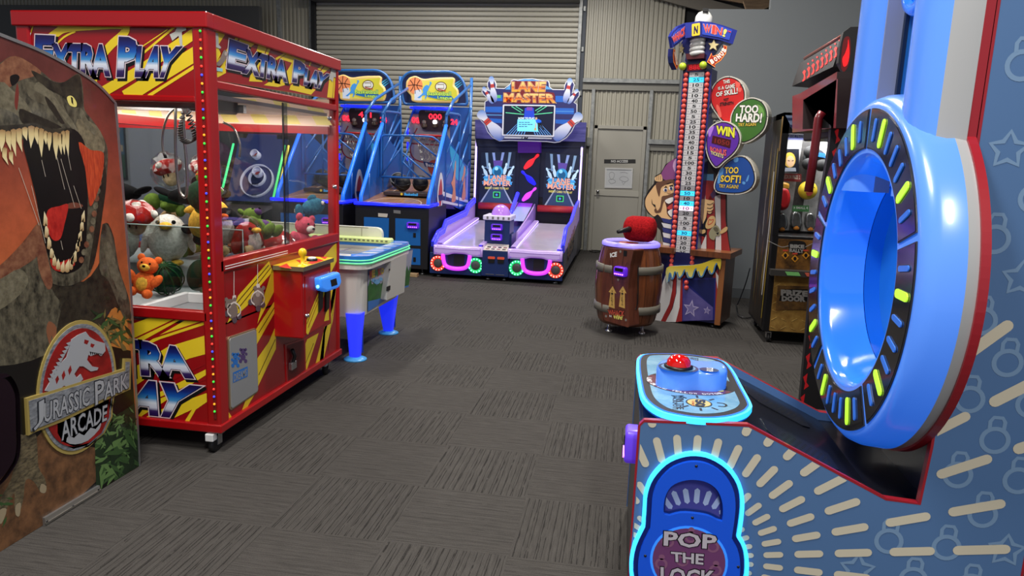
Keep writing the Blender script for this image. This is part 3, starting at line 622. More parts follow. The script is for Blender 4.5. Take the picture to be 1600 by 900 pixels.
def ballp(label, c, rot, s, m1, m2):
    r, a = toy('plush_ball', label, c, rot, s); a('body', m1, ((0,0,0),.09)); b = MB()
    for k in range(6):
        t = math.pi*k/6; b.tube([Vector(c)+Vector((math.cos(t)*math.sin(u)*.0905,math.sin(t)*math.sin(u)*.0905,math.cos(u)*.0905))*s for u in [j*math.pi/12 for j in range(24)]], .004*s, m2, 5, True)
    b.build('stripes', r); return r
def penguin(label, c, rot, s, m1, m2, m3, name='plush_penguin'):
    r, a = toy(name, label, c, rot, s)
    a('body', m1, ((0,0,0),(.095,.08,.12))); a('belly', m2, ((0,-.02,-.01),(.08,.066,.1))); a('beak', m3, ((0,-.085,.07),(.03,.03,.018))); a('eye', pk, ((-.035,-.068,.085),.01)); a('eye', pk, ((.035,-.068,.085),.01))
    for x in (-1,1): a('wing', m1, ((x*.095,0,.0),(.02,.04,.075),(0,x*-.3,0))); a('foot', m3, ((x*.04,-.04,-.115),(.03,.04,.014)))
    return r
def fish(label, c, rot, s, m1, m2):
    r, a = toy('plush_fish', label, c, rot, s)
    a('body', m1, ((0,0,0),(.12,.05,.075))); a('tail', m2, ((-.15,0,0),(.04,.02,.06))); a('fin', m2, ((.0,0,.075),(.05,.014,.03)))
    
    for y in (-1,1): e = a('eye', pw, ((.075,y*.04,.02),.018)); a('pupil', pk, ((.082,y*.055,.02),.009), par=e)
    return r
def shroom(label, c, rot, s, m1, m2):
    r, a = toy('plush_mushroom', label, c, rot, s)
    a('stem', pm('cream',(226,200,160)), ((0,0,-.03),(.06,.055,.075))); cp = a('cap', m1, ((0,0,.05),(.115,.11,.065))); [a('spot', m2, q, par=cp) for q in [((.095*math.cos(t),.09*math.sin(t),.065),(.032,.032,.026)) for t in (0,1.6,3.1,4.7)]+[((0,0,.1),(.035,.035,.02))]]
    a('eye', pk, ((.02,-.052,-.02),(.006,.006,.014))); a('eye', pk, ((-.02,-.052,-.02),(.006,.006,.014))); return r
zi0_ = zi
PILE = []; from mathutils.bvhtree import BVHTree
WALLS = (CXB+.035, CX-.056, CY+.055, CY2-.055)
def wv(r):
    M = Matrix.Translation(r.location)@r.rotation_euler.to_matrix().to_4x4(); vs = []; fs = []
    for ch in list(r.children)+[g for c in r.children for g in c.children]:
        o = len(vs); vs += [M@v.co for v in ch.data.vertices]; fs += [[i+o for i in p.vertices] for p in ch.data.polygons]
    return vs, fs
_fix = MB(); _fix.box((CXB+.08,cy1-.02,zi),(cx1+.03,cy1+.035,zb2+.01), pk); _fix.box((cx0-.035,cy0-.04,zi),(cx1+.1,cy1,zi+.07), pk)
_fix.box((CXB+.02,3.975,zi),(CX-.05,CY2-.04,zi+.135), pk)
FIXED = BVHTree.FromPolygons([Vector(v) for v in _fix.v], _fix.f)
def settle(r):
    """let a toy rest on the tray or on the toys already there"""
    vs, fs = wv(r); x0,x1,y0,y1 = min(v.x for v in vs), max(v.x for v in vs), min(v.y for v in vs), max(v.y for v in vs); d = Vector((0,0,0))
    if x1 > WALLS[1]: d.x = WALLS[1]-x1
    elif x0 < WALLS[0]: d.x = WALLS[0]-x0
    if y1 > WALLS[3]: d.y = WALLS[3]-y1
    elif y0 < WALLS[2]: d.y = WALLS[2]-y0
    d.z = (zi+.139 if y1+d.y > 3.97 else zi+.003)-min(v.z for v in vs)
    for k in range(140):
        t = BVHTree.FromPolygons([v+d for v in vs], fs)
        if not t.overlap(FIXED) and not any(t.overlap(o) for o in PILE): break
        d.z += .008
    PILE.append(t); r.location = r.location+d
def at(px, Y): return (atY(px,380,Y).x, Y, 1.)
brn, tan = pm('brown',(110,80,56)), pm('tan',(190,158,112)); mgr, pgr = pm('mid_green',(44,98,58)), pm('pale_green',(150,176,90))
T = settle
T(bear('small orange plush tiger at the front edge of the claw machine tray', at(222,3.3), (-.2,.2,.3), .75, por, py, 'plush_tiger'))
o = shroom('red plush mushroom in a clear bag on the tray beside the orange tiger', (-2.74,3.34,1), (0,.5,.3), .95, pr_, pw); wrap((-2.74,3.34,1.01), .12, o, (1.05,.9,.95)); T(o)
T(ballp('round striped dark green plush ball behind the chute glass', at(257,3.7), (.5,.2,0), 1.05, pdg, mgr))
T(turtle('green plush turtle with an orange headband at the bottom behind the chute glass', at(318,3.72), (.2,0,2.2), 1.1, por))
o = shroom('red plush toadstool in a clear bag at the mirror end of the chute glass', at(215,3.7), (.4,.2,.3), 1., pr_, pw); wrap((o.location.x,3.7,1.01), .125, o, (1.05,.9,.95)); T(o)
T(penguin('white plush bird with a yellow beak behind the striped green ball', at(262,3.95), (0,0,.5), 1.35, pw, pw, py, 'plush_bird'))
T(penguin('white plush seal with a brown crest low by the front glass near the corner post', (-2.07,3.74,1), (-.3,.2,1.4), 1.0, pw, pw, tan, 'plush_seal'))
T(penguin('black and white plush penguin in the middle of the pile', (-2.3,3.86,1), (0,0,.4), 1., pk, pw, por))
T(bean('yellow bean-shaped plush with a grey headband on the pile behind the corner post', at(328,3.98), (.2,.8,.3), 1.25, py, pgy))
o = penguin('white bellied red plush bird in a clear bag by the front glass', (-2.1,3.74,1), (0,-.1,1.3), .95, pr_, pw, py, 'plush_bird'); wrap((-2.1,3.74,1.01), .128, o, (.8,.8,1.05)); T(o)
o = shroom('red and cream plush mushroom in a clear bag at the middle of the front glass', (-2.1,4.12,1), (.2,-.5,1.2), 1.05, pr_, pw); wrap((-2.1,4.12,1.02), .145, o, (.9,1.,.9)); T(o)
T(bear('pink plush bear with a white muzzle near the far end of the front glass', (-2.07,4.4,1), (.1,.2,1.2), 1.0, pp_, pw))
T(whale('grey blue plush dolphin lying behind the bagged mushroom', (-2.36,4.2,1), (0,-.2,.9), .8, pgy, pgy, 'plush_dolphin'))
T(fish('teal patterned plush fish lying on the pile at the far end of the front glass', (-2.04,4.52,1), (0,-.2,1.1), .85, pbl, pbl))
T(bear('purple and green plush lizard on the pile at the front glass', (-2.04,3.9,1), (-.9,.2,1.5), .85, pg, ppu, 'plush_lizard'))
T(whale('long black and white plush whale lying across the pile', at(252,4.08), (0,-.08,.12), 1.1, pk, pw))
T(turtle('green plush turtle with its dark shell outward on the lower turtle behind the chute glass', at(322,3.74), (.1,0,2.9), 1., por))
T(bear('tan plush bear at the back in the far corner', (-2.7,4.5,1), (0,0,1.2), 1., tan, pw))
T(turtle('upper of two green plush turtles stacked behind the plush whale', at(232,4.4), (1.3,0,1.0), 1.0))
T(turtle('lower of two green plush turtles stacked behind the plush whale', at(292,4.3), (1.3,0,1.7), .95))
o = shroom('red plush mushroom in a crinkled clear bag at the top back of the pile', at(212,4.4), (0,.3,0), .9, pr_, pw); wrap((o.location.x,4.4,1.02), .13, o, (.9,.9,1.05)); T(o)
# ---------------------------------------------------------------- dinosaur shooting cabinet at the left edge
JX = -2.234
jp = thing('shooting_cabinet', 'tall arcade cabinet side printed with a roaring dinosaur on an orange ground', 'arcade cabinet', (JX-.5,2.3,0))
pl = FX(JX)
top = cr([(-330,-140),(-160,-10),(0,54),(60,78),(110,104),(150,130),(180,161)],5,False)
out = pl.pp([(180,161),(192,300),(204,450),(218,730),(214,738),(0,866),(-430,1120)]+[(-600,900),(-520,200)])+pl.pp(top)[1:-1]
edge = out
b = MB(); bgm = gmat('orange_rust_print', [(0,(150,84,44)),(.4,(186,104,56)),(.58,(172,84,52)),(.72,(134,60,46)),(.84,(96,46,42)),(1,(80,40,38))], 1, .32, coat=.25, grain=7)
b.prism(pl, out, -.03, 0, bgm, side=mat('alloy_edge',(170,172,174),.3,.8)); b.clip = None
box_ = b.build('side_panel', jp)
b = MB(); b.prism(FX(JX-.03), [(a-.0,z) for a, z in pl.pp([(172,175),(200,500),(208,700),(0,830),(-400,1050),(-500,300),(-300,-60),(0,75),(100,115)])], -.9, 0, black); b.build('cabinet_shell', jp)
# artwork, clipped to the panel by its outline
b = MB(); A = lambda pts, off, m, n=3: b.art(pl, pts, off, m, n)
drk = mat('dark_red_print', (92,40,34), .32, coat=.25, noise=(6,(126,56,40),6,(1,1,1)))
yo = mat('ochre_print', (206,140,62), .32, noise=(7,(170,96,46),5,(1,1,1)))
skin = mat('dinosaur_skin_print', (34,32,26), .33, coat=.25, noise=(34,(104,98,80),10,(1,1,.6)))
skin2 = mat('dinosaur_shadow_print', (18,16,14), .33, coat=.25, noise=(22,(60,54,42),8,(1,1,1)))
skinr = mat('dinosaur_ruddy_print', (96,52,38), .33, coat=.25, noise=(26,(140,96,70),8,(1,1,1)))
blk = mat('print_black', (10,8,8), .33, coat=.25); ivory = gmat('tooth_print', [(0,(232,218,170)),(.6,(216,196,140)),(1,(150,112,70))]); ivoryd = gmat('low_tooth_print', [(0,(150,112,70)),(.5,(216,196,150)),(1,(236,226,186))])
tong = mat('tongue_print', (150,24,22), .3, noise=(18,(196,50,40),5,(1,2,1))); cheek = mat('cheek_print', (150,38,22), .33, noise=(30,(206,84,44),4,(4,8,.6)))
A([(150,500),(172,440),(196,470),(204,560),(196,590),(150,590)], .0004, yo, 0)
# body below the jaw
A([(-60,470),(0,440),(30,398),(66,360),(90,420),(130,440),(160,400),(165,348),(178,372),(186,430),(200,470),(204,500),(180,480),(165,500),(150,530),(120,600),(0,620),(-80,620)], .0006, skin2)
A([(-60,470),(0,440),(40,408),(66,352),(72,392),(80,450),(96,480),(90,540),(20,570),(-80,560)], .0008, skin)
A([(-40,440),(0,414),(34,380),(62,346),(70,368),(60,398),(30,420),(0,438)], .001, skinr)
A([(160,350),(176,368),(186,420),(200,462),(203,486),(196,500),(186,480),(170,440),(155,420)], .001, skin)
A([(58,450),(78,460),(92,490),(84,500),(86,530),(80,536),(76,508),(70,520),(66,500)], .0012, skin); A([(76,502),(88,512),(84,534),(80,524),(78,540),(72,518)], .0014, mat('claw_hand_print',(130,82,56),.35))
# head
A([(-60,150),(-30,112),(0,98),(20,88),(46,110),(64,112),(82,126),(100,128),(118,116),(126,120),(130,150),(132,172),(146,190),(160,212),(168,236),(166,280),(158,330),(152,370),(146,410),(136,432),(110,446),(84,444),(74,430),(66,380),(60,330),(48,270),(34,216),(-60,220)], .0012, skin)
A([(-40,140),(0,100),(18,88),(36,92),(64,112),(50,120),(30,126),(10,140),(-20,160)], .0014, skinr)
A([(48,110),(66,118),(84,128),(100,128),(120,116),(126,126),(128,158),(120,168),(108,162),(96,150),(76,140),(60,128)], .0016, skin2); A([(104,152),(112,150),(119,160),(118,167),(108,164)], .0018, mat('eye_yellow_print',(226,212,120),.3)); A([(110,151),(113,153),(114,164),(111,160)], .002, blk, 0)
A([(15,120),(24,116),(30,120),(27,128),(18,134)], .0016, blk); A([(26,130),(29,145),(26,172),(22,160)], .0016, mat('nostril_red_print',(110,44,36),.4))
A([(120,186),(150,196),(163,224),(160,240),(150,236),(136,232),(124,214)], .0016, mat('cheek_skin_print',(92,84,66),.33,noise=(40,(134,124,98),6,(1,1,1))))
A([(40,128),(70,136),(92,154),(104,176),(112,196),(96,188),(80,168),(60,160),(44,150)], .0015, mat('snout_light_print',(104,98,80),.33,noise=(30,(72,66,52),8,(1,1,1))))
pale = mat('skin_ridge_print', (120,114,94), .33, noise=(40,(84,78,62),8,(1,1,1))); crease = mat('skin_crease_print', (26,22,18), .33, noise=(40,(50,44,34),6,(1,1,1)))
A([(60,128),(84,150),(98,170),(112,188),(124,210),(116,206),(100,186),(84,166),(66,148),(52,140)], .0017, pale)
A([(0,128),(18,140),(40,160),(50,180),(40,190),(20,176),(0,168),(-20,160)], .0015, pale); A([(30,170),(52,178),(80,190),(96,200),(60,200),(34,192)], .0017, crease)
A([(70,150),(84,164),(92,178),(100,192),(94,192),(84,178),(74,164)], .0019, crease); A([(126,168),(138,190),(150,204),(146,210),(134,198),(124,180)], .0019, pale)
A([(160,244),(166,280),(160,330),(154,372),(146,412),(138,420),(146,370),(152,320),(156,280)], .0019, crease)
for k in range(13): y_ = 262+k*12; x_ = 158-k*1.9-(k>8)*(k-8)*2.2; A(circ(x_,y_,4.2,5.2,8), .0021, pale if k%2 else skinr, 0)
A([(66,352),(72,392),(82,440),(74,452),(60,420),(58,380)], .0013, skinr); A([(-40,452),(0,436),(30,420),(44,440),(20,470),(-20,490)], .0012, pale)
A([(170,376),(184,420),(198,462),(190,466),(176,436),(164,400)], .0014, pale)
A([(96,480),(110,470),(118,500),(104,548),(84,552)], .0009, crease)
# mouth
A([(36,216),(70,208),(108,200),(126,212),(134,236),(136,280),(136,330),(132,400),(122,420),(100,428),(84,420),(74,396),(64,360),(56,310),(44,260)], .002, blk)
A([(122,222),(140,234),(156,236),(162,244),(158,280),(148,310),(140,322),(136,296),(132,262)], .0022, cheek)
A([(74,328),(92,322),(106,320),(100,350),(94,372),(84,376),(76,366),(72,350)], .0024, tong); A([(98,322),(114,316),(128,320),(126,324),(108,326)], .0023, mat('mouth_rim_print',(110,60,44),.4))
A([(78,404),(92,410),(110,404),(116,414),(98,424),(82,420)], .0024, tong)
def tooth(x, y, w, h, dx=0, up=False, m=None):
    pts = [(x-w/2,y),(x-w*.42,y+(h*.5)),(x+dx,y+h),(x+w*.42,y+h*.5),(x+w/2,y),(x,y-(2 if not up else -2))]
    b.art(pl, pts, .003, m or (ivoryd if up else ivory), 0)
for x, y, w, h, dx in ((2,204,11,34,-1),(12,206,9,30,4),(20,203,9,42,4),(29,202,9,36,5),(38,200,9,20,3),(48,198,10,34,-1),(56,200,8,26,2),(63,202,9,44,1),(70,206,7,20,1),(76,208,8,28,0),(86,208,9,42,1),(93,210,7,32,2),(98,206,7,36,2),(104,205,7,40,2),(-8,206,11,30,0),(-18,206,10,30,0),(6,232,8,26,6),(16,238,7,20,4)): tooth(x,y,w,h,dx)
A([(-60,190),(-20,196),(0,196),(34,194),(54,192),(84,202),(108,200),(110,208),(84,212),(60,206),(36,210),(0,214),(-60,214)], .0028, skin2)
for x, y, w, h, dx in ((70,352,7,-22,-2),(72,370,7,-22,-2),(76,388,7,-22,-2),(80,402,7,-18,-2),(84,414,7,-18,-1),(90,420,7,-16,0),(97,424,7,-18,2),(104,424,7,-20,3),(110,420,6,-22,4),(116,408,6,-22,4),(120,392,6,-20,4),(124,376,6,-20,4),(127,360,6,-20,3),(129,346,6,-18,2),(112,372+40,5,-16,3),(122,384,5,-16,3)): tooth(x,y,w,h,dx,True)
drl = mat('drool_print',(186,176,160),.3)
for p in ([(28,262),(60,352)],[(48,290),(70,380)],[(64,250),(70,276)],[(88,246),(100,296)],[(94,248),(116,324)],[(104,236),(110,266)],[(114,290),(126,326)],[(94,376),(97,390)]): b.poly(pl, band(pl.pp(p),.0022), .0032, drl)
# ground, feet and plants
soil = mat('soil_print', (70,48,32), .35, coat=.2, noise=(16,(124,86,56),8,(1,1,1)))
A([(-420,1100),(-420,560),(-80,560),(0,566),(90,540),(130,500),(150,520),(170,540),(204,548),(217,728),(110,796),(0,862)], .0007, blk, 0)
A([(-420,1120),(-420,800),(-20,760),(20,720),(50,690),(70,670),(110,690),(150,700),(160,720),(150,752),(100,800),(0,862)], .0008, soil, 0)
A([(18,676),(36,680),(54,676),(58,700),(60,730),(70,748),(72,764),(64,770),(52,752),(40,750),(36,780),(28,806),(22,796),(22,770),(12,790),(2,816),(-10,810),(0,780),(16,750),(22,720)], .0012, mat('foot_scale_print',(56,50,38),.35,coat=.2,noise=(34,(118,106,80),6,(1,1,2.6)))); 
for pts in ([(64,756),(72,760),(70,770),(62,768)],[(24,790),(32,786),(30,806),(24,804)],[(0,796),(10,796),(2,818),(-6,812)]): A(pts, .0015, mat('toe_claw_print',(150,136,110),.4))
leafs = [mat('leaf_print_'+k, c, .35, coat=.2) for k, c in (('deep',(26,46,26)),('mid',(54,84,44)),('pale',(92,124,70)))]
rl = random.Random(3)
def fern(cx, cy, R, n, off, mset):
    for k in range(n):
        a = rl.uniform(0,2*math.pi); l = R*rl.uniform(.5,1.); ox, oy = cx+rl.uniform(-R,R)*.6, cy+rl.uniform(-R,R)*.7; d = (math.cos(a),math.sin(a)*.9+.3); w = l*.11
        b.art(pl, [(ox,oy),(ox+d[0]*l*.4-d[1]*w,oy+d[1]*l*.4+d[0]*w),(ox+d[0]*l,oy+d[1]*l),(ox+d[0]*l*.4+d[1]*w,oy+d[1]*l*.4-d[0]*w)], off+k*.00002, rl.choice(mset), 0)
b.clip = pl.pp([(148,600),(210,585),(217,728),(148,770)])
b.art(pl, [(148,700),(160,668),(190,644),(210,630),(217,726),(150,762)], .001, leafs[0]); fern(182,700,44,90,.0012,leafs); fern(196,660,26,40,.0022,leafs)
b.clip = pl.pp([(140,455),(202,440),(207,545),(140,560)])
fern(178,510,32,46,.0012,leafs[:2]+[mat('leaf_print_dry',(112,96,54),.4)]); b.clip = pl.pp([(-40,730),(20,730),(20,830),(-40,850)]); fern(-4,790,26,26,.001,leafs[:2]); b.clip = None
art = b.build('dinosaur_print', jp, box_)
# round emblem with banner
steel = mat('emblem_steel', (96,100,108), .3, .2, noise=(30,(150,154,160),4,(1,1,3))); gold = mat('emblem_gold', (170,150,84), .35, .2); ered = mat('emblem_red', (150,28,26), .3, noise=(14,(112,18,18),4,(1,1,1)))
b = MB(); O = lambda pts, off, m, n=0: b.prism(pl, cr(pl.pp(pts),n) if n else pl.pp(pts), .0, off, m)
ell = lambda k: [(118+x*k*58,605+y*k*97-x*k*16) for x, y in [(math.cos(t*math.pi/24),math.sin(t*math.pi/24)) for t in range(48)]]
low = lambda g: [(84-g,652+g),(170+g,618-g),(170+g,650),(158+g,676),(136,694+g),(112,700+g),(94,692+g),(84-g,676)]
O(ell(1.07), .006, gold); O(low(4), .006, gold); O(ell(1.01), .008, steel); O(low(1), .008, steel); O(ell(.94), .010, ered); O(low(-2.5), .010, ered)
O([(37,622),(142,590),(190,576),(191,560),(201,560),(200,608),(168,622),(94,658),(52,674),(40,680)], .013, gold); O([(40,626),(142,594),(192,579),(192,565),(198,565),(197,605),(166,618),(92,653),(52,669),(43,674)], .016, steel)
pl2 = pl
def etext(t, q, off, s1, s2=None):
    b.text(pl2, t, q, off, mat('emblem_dark',(32,36,44),.4), .05); b.text(pl2, t, q, off+.001, s1, .015)
sil = mat('emblem_silver', (176,180,186), .3, .3)
etext('J', [(46,633),(62,624),(62,658),(48,672)], .0165, sil); etext('URASSIC', [(63,630),(134,604),(134,632),(63,660)], .0165, sil); etext('P', [(143,597),(157,592),(157,625),(144,632)], .0165, sil); etext('ARK', [(158,598),(194,582),(194,606),(158,624)], .0165, sil)
etext('ARCADE', [(92,658),(164,632),(163,656),(93,688)], .0105, sil)
skl = [(74,596),(80,578),(92,566),(100,558),(104,544),(108,530),(118,523),(130,518),(136,526),(146,532),(160,536),(161,548),(154,556),(148,552),(138,556),(134,554),(132,562),(140,572),(150,574),(148,578),(138,580),(126,572),(120,572),(112,584),(116,590),(122,584),(126,592),(118,600),(110,600),(104,606),(96,602),(86,610),(76,612),(66,610)]
b.prism(pl, pl.pp(skl), .0, .0125, sil)
for pts in ([(128,530),(135,532),(132,538),(127,536)],[(138,536),(144,538),(141,543),(137,541)],[(82,592),(86,586),(88,592),(84,600)],[(92,586),(96,578),(98,586),(94,594)],[(102,578),(106,570),(108,578),(104,586)],[(136,556),(142,556),(141,568),(135,562)]): b.art(pl, pts, .0127, ered)
for k in range(10): b.art(pl, [(74+k*3.4,598-k*6.4),(70+k*3.2,590-k*6),(78+k*3.4,590-k*6.4)], .0126, sil)
for k in range(7): b.art(pl, [(136+k*3.2,549+k*.6),(139+k*3.2,549.5+k*.6),(137.5+k*3.2,555)], .0128, mat('print_black',(0,0,0)))
b.poly(pl, cr(pl.pp([(100,690),(104,680),(112,684),(120,676),(128,680),(138,668),(146,670),(154,660),(152,670),(134,688),(114,694)]),2), .0108, sil)
b.build('emblem', jp, box_)
# bottom corner kick guard, seat opening with chrome edge
b = MB(); b.prism(pl, pl.pp([(66,809),(152,758),(155,771),(67,826)]), 0, .012, mat('alloy_strip',(176,172,166),.28,.7), side=MATS['alloy_edge'])
b.prism(pl, pl.pp([(66,817),(153.5,763.5),(154,766),(66.5,820)]), .012, .016, mat('alloy_groove',(120,116,110),.4,.6))
for x, y in ((69,814),(110,790),(150,764)): b.lathe(pl.P(*pl.px(x,y),.012), [(0,.004),(.004,.003),(.005,0)], black, (1,0,0), 8)
b.build('kick_guard', jp)
op = rpoly([(-200,640),(-20,592),(4,584),(20,610),(22,700),(18,720),(-4,752),(-200,860)], [4,4,14,14,10,10,14,4],4)
b = MB(); b.prism(pl, pl.pp(op), -.01, .004, blk); Lp, Rp = band(pl.pp(op), .02, True); b.prism(pl, Lp, 0, .02, mat('plum_chrome',(70,52,66),.15,.9), holes=[Rp]); b.build('seat_opening', jp)
b = MB(); Lp, Rp = band(edge, .012, True); b.prism(pl, Lp, -.032, .003, MATS['alloy_edge'], holes=[Rp]); b.build('edge_trim', jp)
# ---------------------------------------------------------------- bowling alley machine with two lanes
navy = mat('navy_cabinet', (22,44,98), .4, coat=.2); navyd = mat('navy_dark', (16,24,54), .4); screenb = mat('dark_screen', (14,16,22), .15)
lav = mat('lit_lavender_plastic', (190,168,216), .25, emit=.22, ecol=(180,130,245), coat=.4); lane_m = mat('pale_lane', (184,176,188), .28, coat=.4, noise=(5,(170,162,178),3,(1,1,1)))
ledb = mat('blue_led', (60,60,255), .3, emit=2.2, ecol=(50,50,255)); ledv = mat('violet_led', (190,160,255), .3, emit=2.2, ecol=(190,170,255)); magl = mat('magenta_light', (200,70,240), .3, emit=1.1, ecol=(205,60,240))
def disc(b, pl, c, r, off, m, n=24): b.poly(pl, circ(c[0],c[1],r,n=n), off, m)
def reader(b, pl, c, w, h, d0, body, glow, scr=None):
    """small card reader: rounded hood with a dark screen and glowing lip"""
    x, y = c; b.puff(pl, rrect(x-w/2,y-h/2,x+w/2,y+h/2,min(w,h)*.25), d0, d0+.04, .012, body)
    b.prism(pl, rrect(x-w*.33,y+h*.02,x+w*.33,y+h*.36,h*.06), d0+.04, d0+.043, black)
    for k in range(5): b.prism(pl, circ(x-w*.32+k*w*.16,y-h*.26,h*.075,n=8), d0+.038, d0+.044, glow)
puro = mat('purple_reader', (96,40,190), .3, emit=.45, ecol=(90,30,230)); glo = mat('pink_glow', (230,150,255), .3, emit=3., ecol=(210,110,255))
XL, XR, Y0, YS, YE = -2.44, -.73, 8.8, 11.45, 12.45
bw = thing('bowling_machine', 'double lane arcade bowling machine with pin shaped header and two screens', 'bowling machine', ((XL+XR)/2,10.6,0))
zf = lambda x, y, Y=Y0: atY(x,y,Y).z
xm0, xm1 = atY(753,400,Y0).x, atY(795.5,402,Y0).x
zl0, zl1 = .41, .56
b = MB()
for xa, xb in ((XL,xm0),(xm1,XR)): b.box((xa,Y0,.05),(xb,Y0+.04,.32), navy, .006,1); b.box((xa,Y0+.04,.05),(xb,YS-.3,.3), navyd)
for xa in (XL,XR-.03): b.prism(PL((xa,0,0),(0,1,0),(0,0,1)), [(Y0+.02,.06),(YE,.06),(YE,2.1),(YS-.02,2.1),(YS-.02,.62),(10.6,.5),(9.5,.42),(Y0+.02,.39)], 0, .03, navyd)
b.box((XL+.02,YS-.35,.06),(XR-.02,YS,.4), navyd); b.box((XL+.03,YS,.06),(XR-.03,YE,2.1), black)
body = b.build('cabinet', bw)
# printed right flank
b = MB(); pl = PL((XR+.001,0,0),(0,1,0),(0,0,1)); grn = mat('flank_print', (60,66,92), .4, noise=(9,(112,110,126),6,(1,1,1)))
b.poly(pl, [(Y0+.03,.1),(11.3,.1),(11.3,.6),(10.6,.5),(9.5,.42),(Y0+.03,.38)], .001, grn)
tanp = mat('flank_letter_print',(196,150,100),.4)
for k in range(5): b.poly(pl, [(9.35+k*.26,.2+k*.03),(9.52+k*.26,.2+k*.03),(9.6+k*.26,.46+k*.035),(9.42+k*.26,.46+k*.035)], .002, tanp)
b.text(pl, 'LANE', [(9.4,.4),(10.6,.48),(10.6,.38),(9.4,.31)], .003, mat('flank_navy',(30,36,70),.4), .03, px=False); b.text(pl, 'MASTER', [(9.4,.3),(10.6,.4),(10.6,.26),(9.4,.2)], .003, MATS['flank_navy'], .03, px=False)
b.build('flank_print', bw, body)
for xa, xb in ((XL+.08,xm0-.005),(xm1+.005,XR-.03)):
    b = MB(); vs = [(xa+.03,Y0+.1,zl0),(xb-.03,Y0+.1,zl0),(xb-.03,YS-.3,zl1),(xa+.03,YS-.3,zl1)]; b.add(vs, [(0,1,2,3)], lane_m)
    ln = b.build('lane', bw)
    # wavy front apron
    b = MB(); pl = FY(Y0+.03); n = 24; topc = []; botc = []
    for k in range(n+1):
        t = k/n; x = xa-.02+(xb-xa+.04)*t; wv_ = .016*(1/(1+math.exp(-40*(t-.35)))-1/(1+math.exp(-40*(t-.7)))); topc.append((x,zl0+.015-wv_*.2)); botc.append((x,zl0-.11+wv_*1.6))
    b.puff(pl, botc+topc[::-1], 0, .085, .03, lav)
    for dz in (.035,.06):
        b.tube([pl.P(x,z-dz+.0,.086-.01*(dz>.05)) for x,z in [(p[0],p[1]+.0) for p in topc][1:-1]], .006, lav, 6)
    b.build('front_apron', bw, ln)
    for s, xx in ((0,xa),(1,xb)):
        b = MB(); o = .06*(1 if s == 0 else -1); b.add([(xx,Y0+.08,zl0+.03),(xx+o,Y0+.08,zl0+.03),(xx+o,YS-.28,zl1+.04),(xx,YS-.28,zl1+.04),(xx+o,Y0+.08,zl0-.01),(xx+o,YS-.28,zl1-.01),(xx,Y0+.08,zl0-.1),(xx,YS-.28,zl1-.1)], [(0,1,2,3),(1,4,5,2),(6,0,3,7)], lav)
        b.tube([(xx+o,Y0+.16,zl0+.012),(xx+o,YS-.3,zl1+.022)], .007, ledv if s == 0 else ledb, 6); b.build('gutter_rail', bw, ln)
    b = MB(); xc = (xa+xb)/2-.02*(1 if xa < -1.6 else -1); w_ = (xb-xa)
    b.lathe((xa+.02,YS-.12,.78), [(.0,0),(.055,0),(.055,w_-.04),(0,w_-.04)], mat('red_bumper',(216,62,56),.45), (1,0,0), 16); b.build('bumper', bw)
    # ball return: pink handle, dark mouth, two ring lamps
    pl = FY(Y0-.001); b = MB(); b.prism(pl, rrect(xc-.04,.14,xc+.1,.31,.02), 0, .004, mat('return_mouth',(16,14,18),.5)); b.prism(pl, rrect(xc-.12,.14,xc-.045,.31,.01), 0, .003, mat('return_side',(30,30,60),.4)); b.build('ball_return', bw)
    b = MB(); P = [(xc-.175,.315),(xc-.168,.25),(xc-.15,.185),(xc-.11,.15),(xc-.04,.135),(xc+.04,.135),(xc+.11,.15),(xc+.15,.185),(xc+.168,.25),(xc+.175,.315)]
    b.tube(cr([tuple(pl.P(x,z,.035)) for x,z in P],4,False), .026, magl, 10); b.build('handle', bw)
    left = xa < -1.6
    for s in (-1,1):
        isred = (s < 0) == left; cxr = xc+s*.245; c3 = (255,70,50) if isred else (40,220,120); k3 = 'red' if isred else 'green'
        rm = mat('ring_lamp_'+k3, tuple(int(v*.75) for v in c3), .3, emit=.75, ecol=c3); dm = mat('ring_bead_'+k3, tuple(min(255,v+120) for v in c3), .3, emit=3., ecol=tuple(min(255,v+70) for v in c3))
        b = MB(); b.lathe(pl.P(cxr,.185,0), [(.098,0),(.098,.012),(.085,.02),(.062,.014),(.06,.004)], rm, (0,-1,0), 28); b.lathe(pl.P(cxr,.185,0), [(.06,.004),(.055,.012),(.02,.016),(.0,.016)], mat('speaker_grey',(70,72,70),.6), (0,-1,0), 20)
        for q in range(14):
            t = q*2*math.pi/14; b.ball(pl.P(cxr+math.cos(t)*.084,.185+math.sin(t)*.084,.018), .0095, dm, n=6, k=4)
        b.build('ring_lamp', bw)
# raised side rails with blue strips
def sr(x, pts, side):
    pl = PL((x,0,0),(0,1,0),(0,0,1)); q = pl.pp(pts); lo = [(q[-1][0],q[-1][1]-.35),(q[0][0],q[0][1]-.16)]
    b = MB(); b.prism(pl, q+lo, -.02, .02, lav, side=mat('rail_navy',(40,50,150),.3,emit=.25,ecol=(40,40,230)))
    for dz in (.012,.035,.058): b.tube([(x+(.024 if side < 0 else -.024),a,z-dz) for a,z in q], .007, ledb, 6)
    b.tube([(x,a,z+.004) for a,z in q], .02, mat('rail_blue_glow',(70,70,230),.3,emit=.8,ecol=(50,50,255)), 6); b.build('side_rail', bw)
sr(XL+.02, [(676,378),(684,362),(692,357),(696,345),(727,330),(731,320),(741,310)], -1)
sr(XR-.02, [(880,384),(885,356),(893,345),(900,322),(905,312)], 1)
for x in (XL+.012, XR-.012):
    b = MB(); a = .82; b.tube([(x,YS-.05,a),(x,YS-.02,1.92)], .016, ledv, 8); b.build('light_bar', bw)
